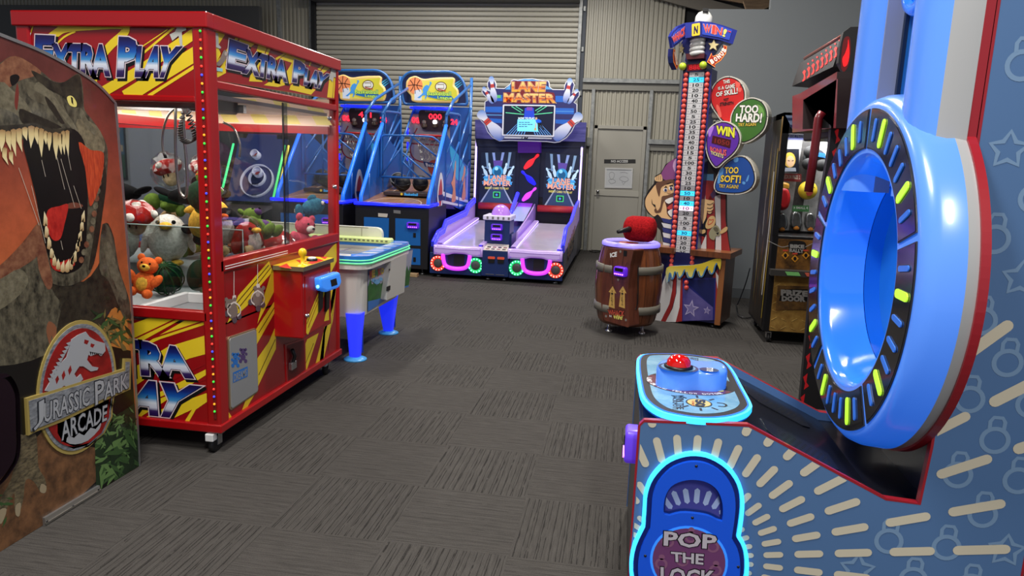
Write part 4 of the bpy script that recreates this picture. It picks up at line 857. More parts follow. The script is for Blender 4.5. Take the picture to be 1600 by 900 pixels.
# middle rail, panels and pin chute
b = MB()
b.prism(PL((xm0+.02,0,0),(0,1,0),(0,0,1)), [(9.6,.35),(YS,.35),(YS,.86),(11.,.76),(10.4,.66),(9.6,.56)], 0, .02, lav); b.prism(PL((xm1-.04,0,0),(0,1,0),(0,0,1)), [(9.6,.35),(YS,.35),(YS,.86),(11.,.76),(10.4,.66),(9.6,.56)], 0, .02, lav); b.box((xm0+.04,9.2,.3),(xm1-.04,YS,.56), navy)
b.add([(xm0+.06,10.4,.64),(xm1-.06,10.4,.64),(xm1-.06,11.2,.8),(xm0+.06,11.2,.8)], [(0,1,2,3)], mat('lit_chute',(150,160,190),.3,emit=.2,ecol=(150,150,255))); b.add([(xm0+.06,11.2,.8),(xm1-.06,11.2,.8),(xm1-.06,11.4,.86),(xm0+.06,11.4,.86)], [(0,1,2,3)], mat('lit_chute_violet',(150,80,200),.3,emit=.5,ecol=(150,60,220)))
b.tube(cr([(xm0+.04,11.36,1.0),(xm0+.03,11.2,.9),(xm0+.03,10.8,.72)],5,False), .03, ledb, 8); b.build('middle_rail', bw)
# console between the lanes
c0 = atY(757.5,340,9.15); c1 = atY(797,340,9.15); zt_ = atY(777,344,9.15).z; zk = atY(777,380,9.15).z
b = MB(); b.box((xm0,Y0-.03,.06),(xm1,9.5,zk-.05), navy, .01,2); b.box((c0.x,9.15,zk-.06),(c1.x,9.5,zt_), navy, .008,2)
b.add([(xm0+.01,Y0-.03,zk-.05),(xm1-.01,Y0-.03,zk-.05),(c1.x,9.14,zk-.01),(c0.x,9.14,zk-.01)], [(0,1,2,3)], mat('instruction_card',(206,196,186),.4)); con = b.build('console', bw)
b = MB(); q = PL((xm0+.01,Y0-.03,zk-.05),(1,0,0),(0,.34,.045)); W_ = xm1-xm0-.02; cpr = mat('card_print',(140,90,100),.5)
for k in range(9): x_ = .03+(k%5)*.07; b.poly(q, rrect(x_,.05+.1*(k//5),x_+.045,.09+.1*(k//5),.006), .002, (cpr,black)[k%2])
b.build('instruction_print', bw, con)
pl = FY(Y0-.031)
for k, xx in enumerate((.13,.25)):
    b = MB()
    b.prism(pl, rrect(xm0+xx-.045,.285,xm0+xx+.045,.315,.01), 0, .012, mat('ticket_red',(190,70,50),.4,emit=.3,ecol=(220,80,50))); b.prism(pl, rrect(xm0+xx-.04,.235,xm0+xx+.04,.29,.01), 0, .01, black); b.build('ticket_slot', bw, con); b = MB(); b.prism(pl, rrect(xm0+.06+k*.13,.085,xm0+.17+k*.13,.092,.002), 0, .006, silver)
    b.build('ticket_tray', bw, con)
pl = FY(9.149); b = MB(); cxm = (c0.x+c1.x)/2; b.prism(pl, rrect(cxm-.1,zk+.02,cxm+.1,zt_-.03,.01), 0, .004, navy)
b.build('console_door', bw, con)
for zz in (zt_-.09,zt_-.22):
    b = MB(); reader(b, pl, (cxm,zz), .15, .085, .004, puro, glo); b.build('card_reader', bw, con)
b = MB(); b.box((c0.x-.02,9.12,zt_),(c1.x+.02,9.52,zt_+.06), mat('lit_cap',(206,200,216),.3,emit=.25,ecol=(200,190,230)), .012,2)
for k in range(5): b.box((c0.x+.03+k*.07,9.115,zt_+.012),(c0.x+.055+k*.07,9.122,zt_+.045), mat('cap_slot',(120,116,120),.4))
b.build('console_cap', bw, con)
b = MB(); b.lathe((cxm+.02,9.3,zt_+.058), [(.125*math.cos(t*math.pi/16),.14*math.sin(t*math.pi/16)) for t in range(9)], mat('dome_lavender',(180,130,220),.12,emit=.3,ecol=(190,120,240),coat=1.), n=28); b.build('dome_lamp', bw, con)
# screens, middle panel with three lit pins
b = MB(); zS1 = atY(780,222,YS).z+.05; b.box((XL+.01,YS-.03,.95),(XR-.01,YS,zS1), navyd); b.build('screen_wall', bw)
for tl, tr, br, bl in (([752,238],[806,237],[803,326],[748,323]), ([853,239],[908,243],[900,333],[847,330])):
    pl = FY(YS-.031); scr = MB(); q = pl.pp([tl,tr,br,bl]); scr.prism(pl, q, 0, .008, screenb); S1 = pl.shift(.009)
    U = lambda u, v: tuple((Vector(q[3])*(1-u)+Vector(q[2])*u)*(1-v)+(Vector(q[0])*(1-u)+Vector(q[1])*u)*v)
    lm = lambda n, c, e=.6: mat('screen_'+n, c, .3, emit=e, ecol=c)
    scr.poly(S1, [U(0,0),U(1,0),U(1,1),U(0,1)], 0, lm('night',(26,34,54),.5)); scr.poly(S1, [U(.02,0),U(.98,0),U(.68,.38),U(.34,.38)], .001, lm('lane',(120,122,112) if tl[0] > 800 else (48,66,100)))
    for s in (0,1):
        f_ = (lambda u: u) if s == 0 else (lambda u: 1-u); g_ = lm('girder',(120,150,180))
        for k in range(3): scr.poly(S1, [U(f_(.06),.72-k*.13),U(f_(.2),.72-k*.13),U(f_(.2),.735-k*.13),U(f_(.06),.735-k*.13)], .001, g_)
        scr.poly(S1, [U(f_(.12),.99),U(f_(.2),.99),U(f_(.24),.7),U(f_(.19),.7)], .001, g_); scr.poly(S1, [U(f_(.32),.99),U(f_(.4),.99),U(f_(.45),.75),U(f_(.4),.75)], .001, lm('beam_light',(130,150,200)))
        scr.poly(S1, [U(f_(0),.05),U(f_(.06),.05),U(f_(.36),.4),U(f_(.33),.4)], .0015, lm('edge',(150,160,180)))
    scr.poly(S1, [U(.36,.85),U(.64,.85),U(.6,.7),U(.4,.7)], .0012, lm('purple',(90,70,150)))
    for k, c in enumerate(((70,160,220),(110,200,240),(70,160,220))): scr.poly(S1, [U(.08+.04*(k==1),.42+k*.055),U(.92-.04*(k==1),.42+k*.055),U(.92-.04*(k==1)-.06*(k==2),.47+k*.055),U(.08+.04*(k==1)+.06*(k==2),.47+k*.055)], .002, lm('wave%d'%k,c))
    ctr = U(.5,.66); scr.poly(S1, circ(ctr[0],ctr[1],.088,n=24), .0022, lm('ball',(56,150,200))); scr.poly(S1, circ(ctr[0],ctr[1]-.015,.06,n=24), .0024, lm('balldeep',(28,90,130))); scr.poly(S1, circ(ctr[0]-.02,ctr[1]+.04,.03,n=12), .0026, lm('ballhi',(150,220,240)))
    for u, v, a in ((.13,.66,.5),(.28,.7,.2),(.72,.7,-.2),(.88,.66,-.5)):
        c = Vector(U(u,v)); d = Vector((-math.sin(a),math.cos(a))); n_ = Vector((d.y,-d.x)); scr.poly(S1, [tuple(c+d*k*.1+n_*w_) for k, w_ in ((-.9,.016),(-.2,.028),(.4,.012),(.75,.018),(.95,.008),(.95,-.008),(.75,-.018),(.4,-.012),(-.2,-.028),(-.9,-.016))], .0023, lm('pin',(190,220,235)))
    for t_, v0, v1, u0, u1 in (('LANE',.5,.585,.25,.75),('MASTER',.4,.49,.12,.88)):
        qd = [U(u0,v1),U(u1,v1),U(u1,v0),U(u0,v0)]; scr.text(S1, t_, qd, .003, lm('word_rim',(70,40,90)), .07, px=False); scr.text(S1, t_, qd, .0035, lm('word',(236,176,150),.6), .03, px=False)
    scr.text(S1, 'INSERT CARD TO PLAY', [U(.16,.37),U(.84,.37),U(.84,.335),U(.16,.335)], .003, lm('yellow',(230,214,100),.6), .02, px=False)
    c = Vector(U(.5,.235)); scr.poly(S1, rrect(c.x-.06,c.y-.05,c.x+.06,c.y+.05,.012), .003, lm('card_green',(70,210,110))); scr.poly(S1, rrect(c.x-.045,c.y-.036,c.x+.045,c.y+.036,.008), .0034, lm('card_dark',(24,44,54))); scr.poly(S1, circ(c.x,c.y,.02,n=8), .0038, lm('card_blue',(80,150,220)))
    scr.build('screen', bw)
b = MB(); pl = FY(YS-.031); q = pl.pp([(814,238),(845,238),(841,322),(810,320)]); b.prism(pl, q, 0, .05, navy); pm2 = pl.shift(.051); b.prism(pl, pl.pp([(812,222),(846,222),(846,239),(812,239)]), 0, .2, mat('violet_hood',(60,24,110),.3,emit=.2,ecol=(110,30,190)))
b.poly(pm2, q, .001, mat('smoked_panel',(40,46,66),.2)); mp_ = b.build('middle_panel', bw)
pin_o = [(-.95,.10),(-.6,.2),(-.25,.25),(.05,.2),(.35,.1),(.55,.085),(.75,.12),(.92,.1),(1.,.0)]
for (xa,ya),(xb_,yb_), c in (((819,264),(842,241),(255,40,50)),((837,289),(815,267),(30,30,255)),((816,314),(838,293),(215,70,250))):
    a_, b_ = Vector(pm2.px(xa,ya)), Vector(pm2.px(xb_,yb_)); m_ = (a_+b_)/2; d = (b_-a_)/2; L_ = d.length; d.normalize(); n_ = Vector((d.y,-d.x)); o = [tuple(m_+d*t*L_+n_*w_*L_*1.15) for t, w_ in pin_o]+[tuple(m_+d*t*L_-n_*w_*L_*1.15) for t, w_ in pin_o[::-1][1:]]
    b = MB(); b.puff(pm2, cr(o,2), 0, .03, .01, mat('lit_pin_%d'%c[1], tuple(int(v*.8) for v in c), .3, emit=1.1, ecol=c)); b.build('lit_pin', bw, mp_)
# header board with pins and title
YH = 10.95; pl = FY(YH); white_rim = mat('header_white_rim',(226,228,236),.35)
hd_px = lambda L: [(740+x*.13333,110+y*.13333) for x, y in L]
b = MB(); XA, XBb = XL, XR
b.prism(FY(YS-.02), FY(YS-.02).pp(hd_px([(25,580),(1325,612),(1310,840),(25,800)])), -.05, .05, mat('header_wing_print',(44,44,110),.35,coat=.3,noise=(3,(96,92,160),4,(.3,1,3)))); 
b.prism(FY(YS-.02), FY(YS-.02).pp(hd_px([(25,790),(1310,835),(1310,905),(30,890)])), -.05, .02, navyd); b.build('header_wing', bw)
o = hd_px([(130,365),(160,350),(150,320),(120,290),(92,250),(105,222),(140,212),(175,230),(195,258),(160,190),(160,140),(180,110),(215,100),(250,120),(265,160),(262,205),(360,208),(425,160),(440,118),(470,105),(520,112),(590,96),(690,92),(770,110),(830,118),(875,118),(890,150),(892,190),(925,218),(1060,222),(1065,170),(1085,130),(1125,116),(1165,130),(1185,165),(1170,225),(1155,265),(1190,235),(1220,232),(1245,255),(1240,300),(1210,340),(1180,375),(1215,395),(1215,500),(1250,515),(1262,545),(1245,600),(1190,640),(1150,720),(1090,790),(1010,840),(950,850),(860,838),(420,825),(300,830),(220,790),(160,720),(130,640),(65,570),(55,520),(75,485),(110,482),(125,490)])
b = MB(); P = pl.pp(o); cen = Vector((sum(p[0] for p in P)/len(P), sum(p[1] for p in P)/len(P)))
b.prism(pl, P, -.05, 0, white_rim)
def inset_poly(P, k):
    out = []; N = len(P); ar = sum(P[i-1][0]*P[i][1]-P[i][0]*P[i-1][1] for i in range(N)); sg = 1 if ar > 0 else -1
    for i in range(N):
        a, c = Vector(P[i-1]).to_2d(), Vector(P[(i+1)%N]).to_2d(); d = (c-a).normalized(); p = Vector(P[i]).to_2d()+Vector((-d.y,d.x))*sg*k; out.append((p.x,p.y))
    return out
b.poly(pl, inset_poly(P,.012), .002, mat('header_navy_print',(38,40,104),.35,coat=.3)); A = lambda pts, off, m, n=0: b.art(pl, hd_px(pts), off, m, n)
sky = mat('header_blue_print',(30,100,200),.35,coat=.3); skyl = mat('header_light_blue_print',(90,160,225),.35,coat=.3)
for pts in ([(140,425),(340,425),(340,495),(140,490)],[(150,560),(335,570),(335,620),(200,610)],[(960,440),(1175,445),(1175,515),(960,510)],[(960,575),(1175,580),(1150,640),(960,620)],[(265,288),(338,288),(338,360),(265,360)],[(960,298),(1050,300),(1050,372),(960,370)]): A(pts, .003, sky)
for pts in ([(140,515),(335,520),(335,530),(140,527)],[(960,475),(1175,478),(1175,486),(960,484)],[(370,225),(430,165),(430,225)],[(840,170),(920,225),(840,222)],[(500,125),(600,100),(750,115),(780,130),(600,125)]): A(pts, .0035, skyl)
A([(270,290),(318,290),(318,325),(270,325)], .004, mat('header_green_print',(90,190,110),.35))
def hpin(cx, cy, L_, ang, w=1.):
    d = Vector((math.sin(ang),-math.cos(ang))); n_ = Vector((d.y,-d.x)); f_ = lambda t, k: (cx+d.x*t*L_+n_.x*k*L_*w, cy+d.y*t*L_+n_.y*k*L_*w)
    prof = [(-1.,.16),(-.6,.26),(-.25,.24),(.1,.15),(.35,.115),(.55,.15),(.75,.21),(.92,.17),(1.,.06)]
    b.art(pl, hd_px([f_(t,k) for t, k in prof]+[f_(t,-k) for t, k in prof[::-1]]), .005, gmat('pin_print',[(0,(60,100,190)),(.45,(215,220,238)),(.7,(230,232,242)),(1,(90,140,215))]), 3)
    b.art(pl, hd_px([f_(.12,.16),f_(.4,.13),f_(.4,-.13),f_(.12,-.16)]), .006, mat('pin_band_print',(206,70,60),.35)); b.art(pl, hd_px([f_(.24,.15),f_(.28,.15),f_(.28,-.15),f_(.24,-.15)]), .0065, mat('pin_band_line',(120,40,60),.35))
hpin(225,220,150,-.13); hpin(170,290,110,-.55); hpin(1105,235,145,.2); hpin(1165,305,100,.6); hpin(200,640,210,-.72,1.25); hpin(1105,655,215,.82,1.2)
A([(440,125),(860,125),(850,150),(835,250),(940,262),(955,300),(950,330),(968,390),(345,385),(350,255),(445,258)], .006, mat('title_maroon',(120,24,34),.35)); 
ti = gmat('title_orange_print',[(0,(250,170,60)),(.4,(226,110,50)),(.5,(130,50,40)),(.55,(240,150,80)),(1,(255,196,120))],emit=.25)
for t_, qd in (('LANE',[(455,142),(845,142),(830,246),(455,246)]),('MASTER',[(362,272),(938,282),(950,378),(360,366)])):
    qd = hd_px(qd); b.text(pl, t_, qd, .008, mat('title_rim',(250,214,170),.35), .075); b.text(pl, t_, qd, .009, mat('title_maroon',(0,0,0)), .055); b.text(pl, t_, qd, .010, ti, .03)
hdr = b.build('header_board', bw)
b = MB(); sq = pl.pp(hd_px([(345,400),(960,408),(945,780),(335,765)])); b.prism(pl, rpoly(sq,.02), 0, .02, white_rim); sq2 = pl.pp(hd_px([(362,415),(945,422),(930,762),(352,750)])); S1 = pl.shift(.021); b.poly(S1, sq2, 0, mat('monitor_night',(22,26,44),.2,emit=.4,ecol=(26,32,60)))
A2 = lambda pts, off, m: b.art(S1, hd_px(pts), off, m)
lnb = lm('monitor_line',(80,130,190),.5)
for k in range(7): A2([(380+k*34,750-(k==0)*0),(392+k*34,752),(600+k*12,540),(597+k*12,540)], .001, lnb); A2([(900-k*30,758),(912-k*30,758),(705-k*12,540),(702-k*12,540)], .001, lnb)
for s in (0,1):
    X_ = (lambda x: x) if s == 0 else (lambda x: 1300-x); gl = lm('monitor_green',(90,200,150),.5)
    for pts in ([(375,490),(590,512),(590,520),(375,500)],[(450,420),(560,490),(556,496),(440,424)],[(500,420),(580,470),(575,476),(490,424)]): A2([(X_(x),y) for x, y in pts], .001, gl)
A2([(600,440),(705,440),(715,560),(590,560)], .0015, lm('monitor_blue',(30,60,180),.6)); A2([(620,430),(690,430),(690,470),(620,470)], .002, lm('monitor_purple',(110,60,150),.5))
A2([(515,575),(735,575),(770,720),(510,712)], .002, lm('monitor_card',(110,205,240),.7)); b.text(S1, 'HOW TO PLAY', hd_px([(525,550),(715,550),(715,574),(525,574)]), .003, lm('monitor_white',(220,240,250),.8), .02)
tx = mat('monitor_text',(60,110,150),.4)
for k, wd in enumerate((170,180,130)): [A2([(530+j*34,604+k*24),(530+j*34+(26 if (j+k)%2 else 30),605+k*24),(530+j*34+(26 if (j+k)%2 else 30),614+k*24),(530+j*34,613+k*24)], .003, tx) for j in range(wd//36)]
for pts, m_ in (([(725,580),(765,570),(795,590),(790,625),(750,612),(735,615)],lm('bowler_blue',(30,90,210),.5)),([(752,612),(792,618),(770,670),(775,715),(760,715),(752,670)],black),([(785,600),(800,640),(830,690),(820,698),(786,650),(775,610)],black),(circ(735,565,13,16,12),lm('bowler_skin',(200,160,130),.4)),([(728,600),(738,640),(728,680),(720,680),(724,640)],lm('bowler_skin',(200,160,130),.4)),(circ(722,690,14,16,12),lm('bowler_ball',(190,160,90),.4))): A2(pts, .004, m_)
b.prism(pl, pl.pp(hd_px([(360,775),(920,788),(915,805),(362,796)])), 0, .012, white_rim); b.text(pl, 'LM', hd_px([(570,782),(640,782),(630,806),(560,806)]), .013, navyd, .03)
b.build('monitor', bw, hdr)
for x in (XL+.1,XL+.75,XR-.75,XR-.1):
    b = MB(); b.lathe((x,Y0+.1,.0), [(0,0),(.03,0),(.03,.02),(.012,.025),(.012,.06)], silver, n=10); b.build('foot', bw)
    b = MB(); b.lathe((x,YE-.1,.0), [(0,0),(.03,0),(.03,.02),(.012,.025),(.012,.07)], silver, n=10); b.build('foot', bw)
# ---------------------------------------------------------------- two basketball machines
btube = mat('blue_frame_tube', (40,104,180), .35, coat=.3); bpanel = mat('blue_side_panel', (24,92,180), .35, coat=.3); bglow = mat('blue_lit_tube', (40,120,250), .3, emit=.55, ecol=(30,110,255))
ledbk = mat('deep_blue_led', (30,30,255), .3, emit=2.6, ecol=(20,30,255)); wood = mat('court_boards', (176,128,90), .35, coat=.4, noise=(5,(126,86,58),4,(10,.6,1)))
courtline = mat('court_line', (226,206,186), .4); rubberb = mat('black_ball_rubber', (20,20,21), .55); orange = mat('basketball_orange', (214,120,66), .4); bredm = mat('hoop_red', (190,36,36), .35)
dig = mat('red_digit', (255,40,50), .3, emit=3., ecol=(255,30,50))
def basketball(dx, score, lab, grp='basketball shooting machines'):
    XL, XR, Y0, YB_ = -3.46+dx, -2.475+dx, 8.85, 11.25
    r = thing('basketball_machine', lab, 'basketball machine', ((XL+XR)/2,10.,0), grp)
    mv = lambda P: Vector(P)+Vector((dx,0,0))
    class SP(PL):                                    # a face measured on the first machine, moved along with this one
        def shift(s, off): return SP(s.o+s.n*off, s.u, s.v)
        def px(s, x, y, off=0.): return PL(s.o-Vector((dx,0,0)), s.u, s.v).px(x, y, off)
    P_ = lambda pl: SP(pl.o, pl.u, pl.v)
    zd = .9; zk = lambda y: .9+.125*(y-8.85)
    b = MB(); b.box((XL,Y0,.08),(XR,Y0+.9,zd-.03), mat('black_laminate',(20,20,24),.45), .008,1); b.box((XL+.05,Y0+.9,.08),(XR-.05,YB_+.3,.62), black); cab = b.build('cabinet', r)
    pl = P_(FY(Y0-.0)); bd = mat('blue_door',(20,98,176),.4)
    for q in ([(569,339),(608,341),(607,400),(569,398)],[(618,341),(657,343),(657,384),(618,382)],[(618,387),(657,389),(657,414),(617,412)]):
        b = MB(); b.prism(pl, pl.pp(q), 0, .008, bd); cpx, cpy = pl.px(q[1][0]-9,(q[1][1]+q[2][1])/2+4); b.prism(pl, rrect(cpx-.018,cpy-.03,cpx+.018,cpy+.03,.004), .008, .012, black); b.build('door', r, cab)
    b = MB(); c = pl.px(646,352); reader(b, pl, c, .16, .08, .008, puro, glo); b.build('card_reader', r, cab)
    b = MB(); b.prism(pl, pl.pp([(591,333),(606,334),(605,339.5),(591,338.5)]), 0, .003, mat('cream_sticker',(206,198,180),.5)); b.prism(pl, pl.pp([(615,328),(626,329),(626,334),(615,333)]), 0, .003, mat('grey_plate',(120,118,112),.4)); b.build('sticker', r, cab)
    b = MB(); b.tube([(XL+.02,Y0+.03,zd),(XL+.0,Y0-.02,zd),(XR,Y0-.02,zd),(XR-.02,Y0+.5,zd)], .022, ledbk, 8); b.build('edge_light', r, cab)
    # court deck
    b = MB(); b.add([(XL+.04,Y0,zd),(XR-.04,Y0,zd),(XR-.04,YB_-.1,zk(YB_-.1)),(XL+.04,YB_-.1,zk(YB_-.1))], [(0,1,2,3)], wood)
    q = PL((XL,Y0,zd),(1,0,0),(0,1,.125)); xc = (XR-XL)/2
    o = [(xc+math.cos(t*math.pi/16)*.36,.05+math.sin(t*math.pi/16)*.42) for t in range(17)]; b.poly(q, band(o,.014), .002, courtline); b.poly(q, circ(xc,.02,.1,n=16,a0=0,a1=180), .002, mat('court_red',(150,50,44),.4)); b.poly(q, band([(xc-.46,1.6),(xc+.46,1.6)],.02), .002, courtline); b.poly(q, band([(xc-.3,.9),(xc-.3,1.6)],.014), .002, courtline); b.poly(q, band([(xc+.3,.9),(xc+.3,1.6)],.014), .002, courtline)
    b.build('court', r)
    b = MB(); zs_ = zk(Y0+.6); b.box((XL+.2,Y0+.52,zs_+.012),(XR-.06,Y0+.74,zs_+.06), mat('brown_ball_stop',(58,44,38),.5), .006,1); q = FY(Y0+.515); b.text(q, 'Basketball', [(XL+.5,zs_+.054),(XR-.3,zs_+.054),(XR-.3,zs_+.02),(XL+.5,zs_+.02)], .002, mat('stop_blue_print',(60,160,220),.4,emit=.3), .03, px=False); b.poly(q, circ(XL+.46,zs_+.036,.018,n=10), .002, yel); b.build('ball_stop', r)
    # side frames of tube
    for s, X in ((-1,XL+.06),(1,XR-.02)):
        pl = PL((X,0,0),(0,1,0),(0,0,1)); pt = lambda a, z: (X,a,z)
        yT = 9.72; zT = 1.95; b = MB()
        b.tube([pt(Y0+.04,zd-.01),pt(Y0+.06,1.0),pt(yT,zT)], .025, bglow, 10); fr = b.build('lit_post', r)
        b = MB(); R_ = [pt(yT,zd+.03)]+[pt(yT,2.0),pt(yT+.02,2.08),pt(yT+.1,2.12),pt(10.4,2.14),pt(10.5,2.13),pt(10.52,2.06),pt(10.52,zd-.1)]; b.tube(R_, .02, btube, 8)
        b.tube([pt(10.52,zd-.1),pt(10.6,zd-.12),pt(YB_,zd-.1)], .02, btube, 8); b.tube([pt(YB_,.6),pt(YB_,2.75)], .024, btube, 8); b.tube([pt(yT,2.08),pt(10.1,2.3),pt(YB_-.1,2.62)], .022, btube, 8)
        for (a0_,z0_),(a1_,z1_) in (((yT,1.2),(10.52,1.75)),((yT,1.55),(10.52,2.05)),((10.52,1.3),(YB_,1.9)),((10.52,1.65),(YB_,2.3)),((10.52,.95),(YB_,1.5))): b.tube([pt(a0_,z0_),pt(a1_,z1_)], .016, btube, 8)
        b.tube([pt(Y0+.35,zd),pt(Y0+.35,1.28)], .014, btube, 8); b.build('side_frame', r)
        b = MB(); b.prism(pl, [(Y0+.06,zd-.02),(YB_,zd-.2),(YB_,1.35),(10.5,1.55),(yT,1.85),(Y0+.08,1.02)], -.004, .004, bpanel)
        if s > 0:
            q = pl; cyn = mat('side_cyan_print',(60,170,220),.35); nv = mat('side_navy_print',(30,40,100),.35); pc = mat('side_peach_print',(232,150,110),.35)
            b.clip = [(Y0+.08,zd-.02),(YB_,zd-.2),(YB_,1.35),(10.5,1.55),(yT,1.85),(Y0+.08,1.02)]
            b.poly(q, cr([(9.9,1.7),(10.4,1.2),(11.2,1.3),(11.2,1.5),(10.6,1.5),(10.3,1.9)],4), .006, cyn); b.poly(q, cr([(9.0,.8),(9.6,1.1),(10.4,.75),(11.2,.8),(11.2,.7),(9.2,.7)],4), .006, nv); b.poly(q, [(9.6,1.0),(11.2,.82),(11.2,.86),(9.6,1.06)], .007, white); b.poly(q, [(9.6,.9),(11.2,.74),(11.2,.77),(9.6,.94)], .007, white)
            for cx_, cz_, h_ in ((10.15,.9,.42),(10.8,.9,.5)):
                b.poly(q, cr([(cx_-.06,cz_),(cx_+.02,cz_+h_*.4),(cx_-.1,cz_+h_*.62),(cx_-.02,cz_+h_*.72),(cx_+.06,cz_+h_),(cx_+.12,cz_+h_*1.35),(cx_+.16,cz_+h_*1.3),(cx_+.14,cz_+h_*.7),(cx_+.16,cz_+h_*.4),(cx_+.2,cz_)],3), .008, pc)
            b.poly(q, cr([(9.3,1.0),(9.4,1.28),(9.52,1.3),(9.62,1.1),(9.55,.86),(9.44,.78)],4), .008, white); b.poly(q, cr([(9.36,1.02),(9.43,1.2),(9.5,1.22),(9.56,1.06),(9.5,.9),(9.44,.84)],4), .009, mat('side_shield_red',(196,70,60),.35)); b.poly(q, [(9.34,1.02),(9.6,1.02),(9.58,.94),(9.38,.94)], .010, nv); b.clip = None
        b.build('side_panel', r, fr)
    # front guard of tubes between the posts
    Yg = 9.62; z1, z0 = 1.79, 1.225; b = MB(); xa, xb = XL+.08, XR-.06
    b.tube(cr([(xa,Yg,z0),(xa,Yg,z1-.08),(xa+.03,Yg,z1-.01),(xa+.12,Yg,z1),(xb-.2,Yg,z1),(xb-.08,Yg,z1-.03),(xb,Yg,z1-.14),(xb,Yg,z0)],3,False), .014, btube, 8); b.tube([(xa,Yg,z0),(xb,Yg,z0)], .014, btube, 8)
    xm = xa+(xb-xa)*.52
    for p, q in (((xa,z0+.02),(xa+.3,z0+.42)),((xa+.3,z1),(xa+.3,z0)),((xa+.3,z0+.34),(xb-.1,z0)),((xb-.42,z1),(xb,z0+.26)),((xa+.55,z0),(xa+.3,z0+.22)),((xm,z0),(xm-.06,z0+.3))): b.tube([(p[0],Yg,p[1]),(q[0],Yg,q[1])], .013, btube, 6)
    b.build('front_guard', r)
    # back wall, backboard, hoop and score display
    pl = P_(FY(YB_-.02)); b = MB(); b.box((XL+.04,YB_-.02,.6),(XR-.02,YB_+.03,2.3), mat('back_blue',(40,84,160),.4)); bb = [(pl.px(*p)) for p in [(641,178),(703,180),(704,300),(641,296)]]; b.prism(pl, bb, 0, .02, mat('backboard_grey',(150,146,158),.4)); bk = b.build('backboard', r)
    b = MB(); S1 = pl.shift(.021); b.clip = bb; ln_ = mat('board_line_red',(140,36,48),.4)
    for p in (cr([(652,200),(645,215),(641,235),(650,250),(680,256),(704,252)],4,False),[(641,224),(704,228)]): b.poly(S1, band(S1.pp(p),.02), .001, ln_)
    b.poly(S1, cr(S1.pp([(668,258),(676,250),(690,252),(697,264),(690,274),(674,272)]),4), .002, mat('badge_orange',(150,60,40),.4)); b.poly(S1, S1.pp([(661,252),(697,258),(700,266),(664,260)]), .003, mat('badge_blue',(30,50,110),.4)); b.text(S1, 'Basketball', [(665,254.5),(695,259),(696,264),(666,259.5)], .004, white); b.clip = None; b.build('backboard_print', r, bk)
    b = MB(); pd = P_(FY(YB_-.05)); b.prism(pd, rpoly(pd.pp([(656,172),(700,174),(706,190),(700,205),(662,203),(655,188)]),.05), 0, .05, mat('score_housing',(52,26,34),.35)); sc_ = b.build('score_display', r, bk)
    b = MB(); D1 = pd.shift(.051); b.text(D1, score, [(670,177.5),(690,178.5),(690,187),(670,186)], .001, dig, .02); b.text(D1, '00', [(643,183),(655,184),(655,192.5),(643,191.5)], -.02, dig, .03); b.text(D1, '24', [(704,186),(714,187),(714,195),(704,194)], -.02, dig, .03); b.text(D1, 'SCORE HIGH SCORE', [(664,172.6),(697,173.8),(697,176),(664,174.8)], .001, mat('score_print',(170,150,160),.4)); b.build('digits', r, sc_)
    b = MB(); Yh = YB_-.32; c = atY(671,212,Yh)+Vector((dx,0,0)); b.tube([c+Vector((math.cos(t*math.pi/12)*.2,math.sin(t*math.pi/12)*.2,0)) for t in range(24)], .012, bredm, 8, True); b.box((c.x-.24,c.y+.17,c.z-.01),(c.x+.24,c.y+.2,c.z+.012), bredm, .004,1); b.box((c.x-.05,c.y+.19,c.z-.06),(c.x+.05,YB_-.02,c.z+.012), bredm); hoop = b.build('hoop', r)
    b = MB(); ch_ = mat('chain_silver',(170,168,160),.3,.8)
    for k in range(14):
        t = k*2*math.pi/14
        for dz in range(7):
            rr = .2-.012*dz; t2 = t+(.22 if dz%2 else 0); t3 = t+(.22 if dz%2 == 0 else 0); z_ = c.z-.02-dz*.05; p = Vector((c.x+math.cos(t2)*rr,c.y+math.sin(t2)*rr,z_)); q = Vector((c.x+math.cos(t3)*(rr-.012),c.y+math.sin(t3)*(rr-.012),z_-.05)); b.tube([p,q], .004, ch_, 4, cap=False)
    b.build('chain_net', r, hoop)
    sc = pd.shift(.05)
    for k, px_ in enumerate((663,680,696)):
        p = sc.P(*sc.px(px_,193),.02); b = MB(); b.lathe(p, [(.05,-.05),(.045,-.02),(.03,0)], mat('lamp_cup',(90,70,56),.4), (0,-.3,1), 12); b.ball(p+Vector((0,0,.02)), .035, mat('white_bulb',(255,255,255),.2,emit=4.,ecol=(255,255,255)) if k == 1 else mat('grey_bulb',(150,140,130),.2), n=12, k=8); b.build('lamp', r, sc_)
    b = MB()
    for (xa,za),(xb_,zb_) in (((641,168),(706,170)),((639,296),(704,300))): p, q = atY(xa,za,YB_-.06)+Vector((dx,0,0)), atY(xb_,zb_,YB_-.06)+Vector((dx,0,0)); b.tube([p,q], .018, ledbk, 6)
    for za in (200,222,244,266,284): p, q = atY(637,za,YB_-.06)+Vector((dx,0,0)), atY(637,za+13,YB_-.06)+Vector((dx,0,0)); b.tube([p,q], .018, ledbk, 6)
    b.build('board_light', r, bk)
    # header
    Yh = 10.9; pl = P_(FY(Yh)); H = lambda L: [(520+x*.18886,90+y*.18886) for x, y in L]
    b = MB(); o = H([(590,385),(570,290),(563,205),(580,165),(610,135),(650,118),(960,117),(1010,130),(1050,160),(1085,210),(1105,300),(1115,390)]); b.prism(pl, rpoly(pl.pp(o),.05), -.1, 0, mat('header_deep_blue',(20,32,86),.35,coat=.3), side=btube)
    q_ = pl.pp(o); b.tube([pl.P(a,z,0) for a, z in rpoly(q_,.05)], .022, btube, 6, True)
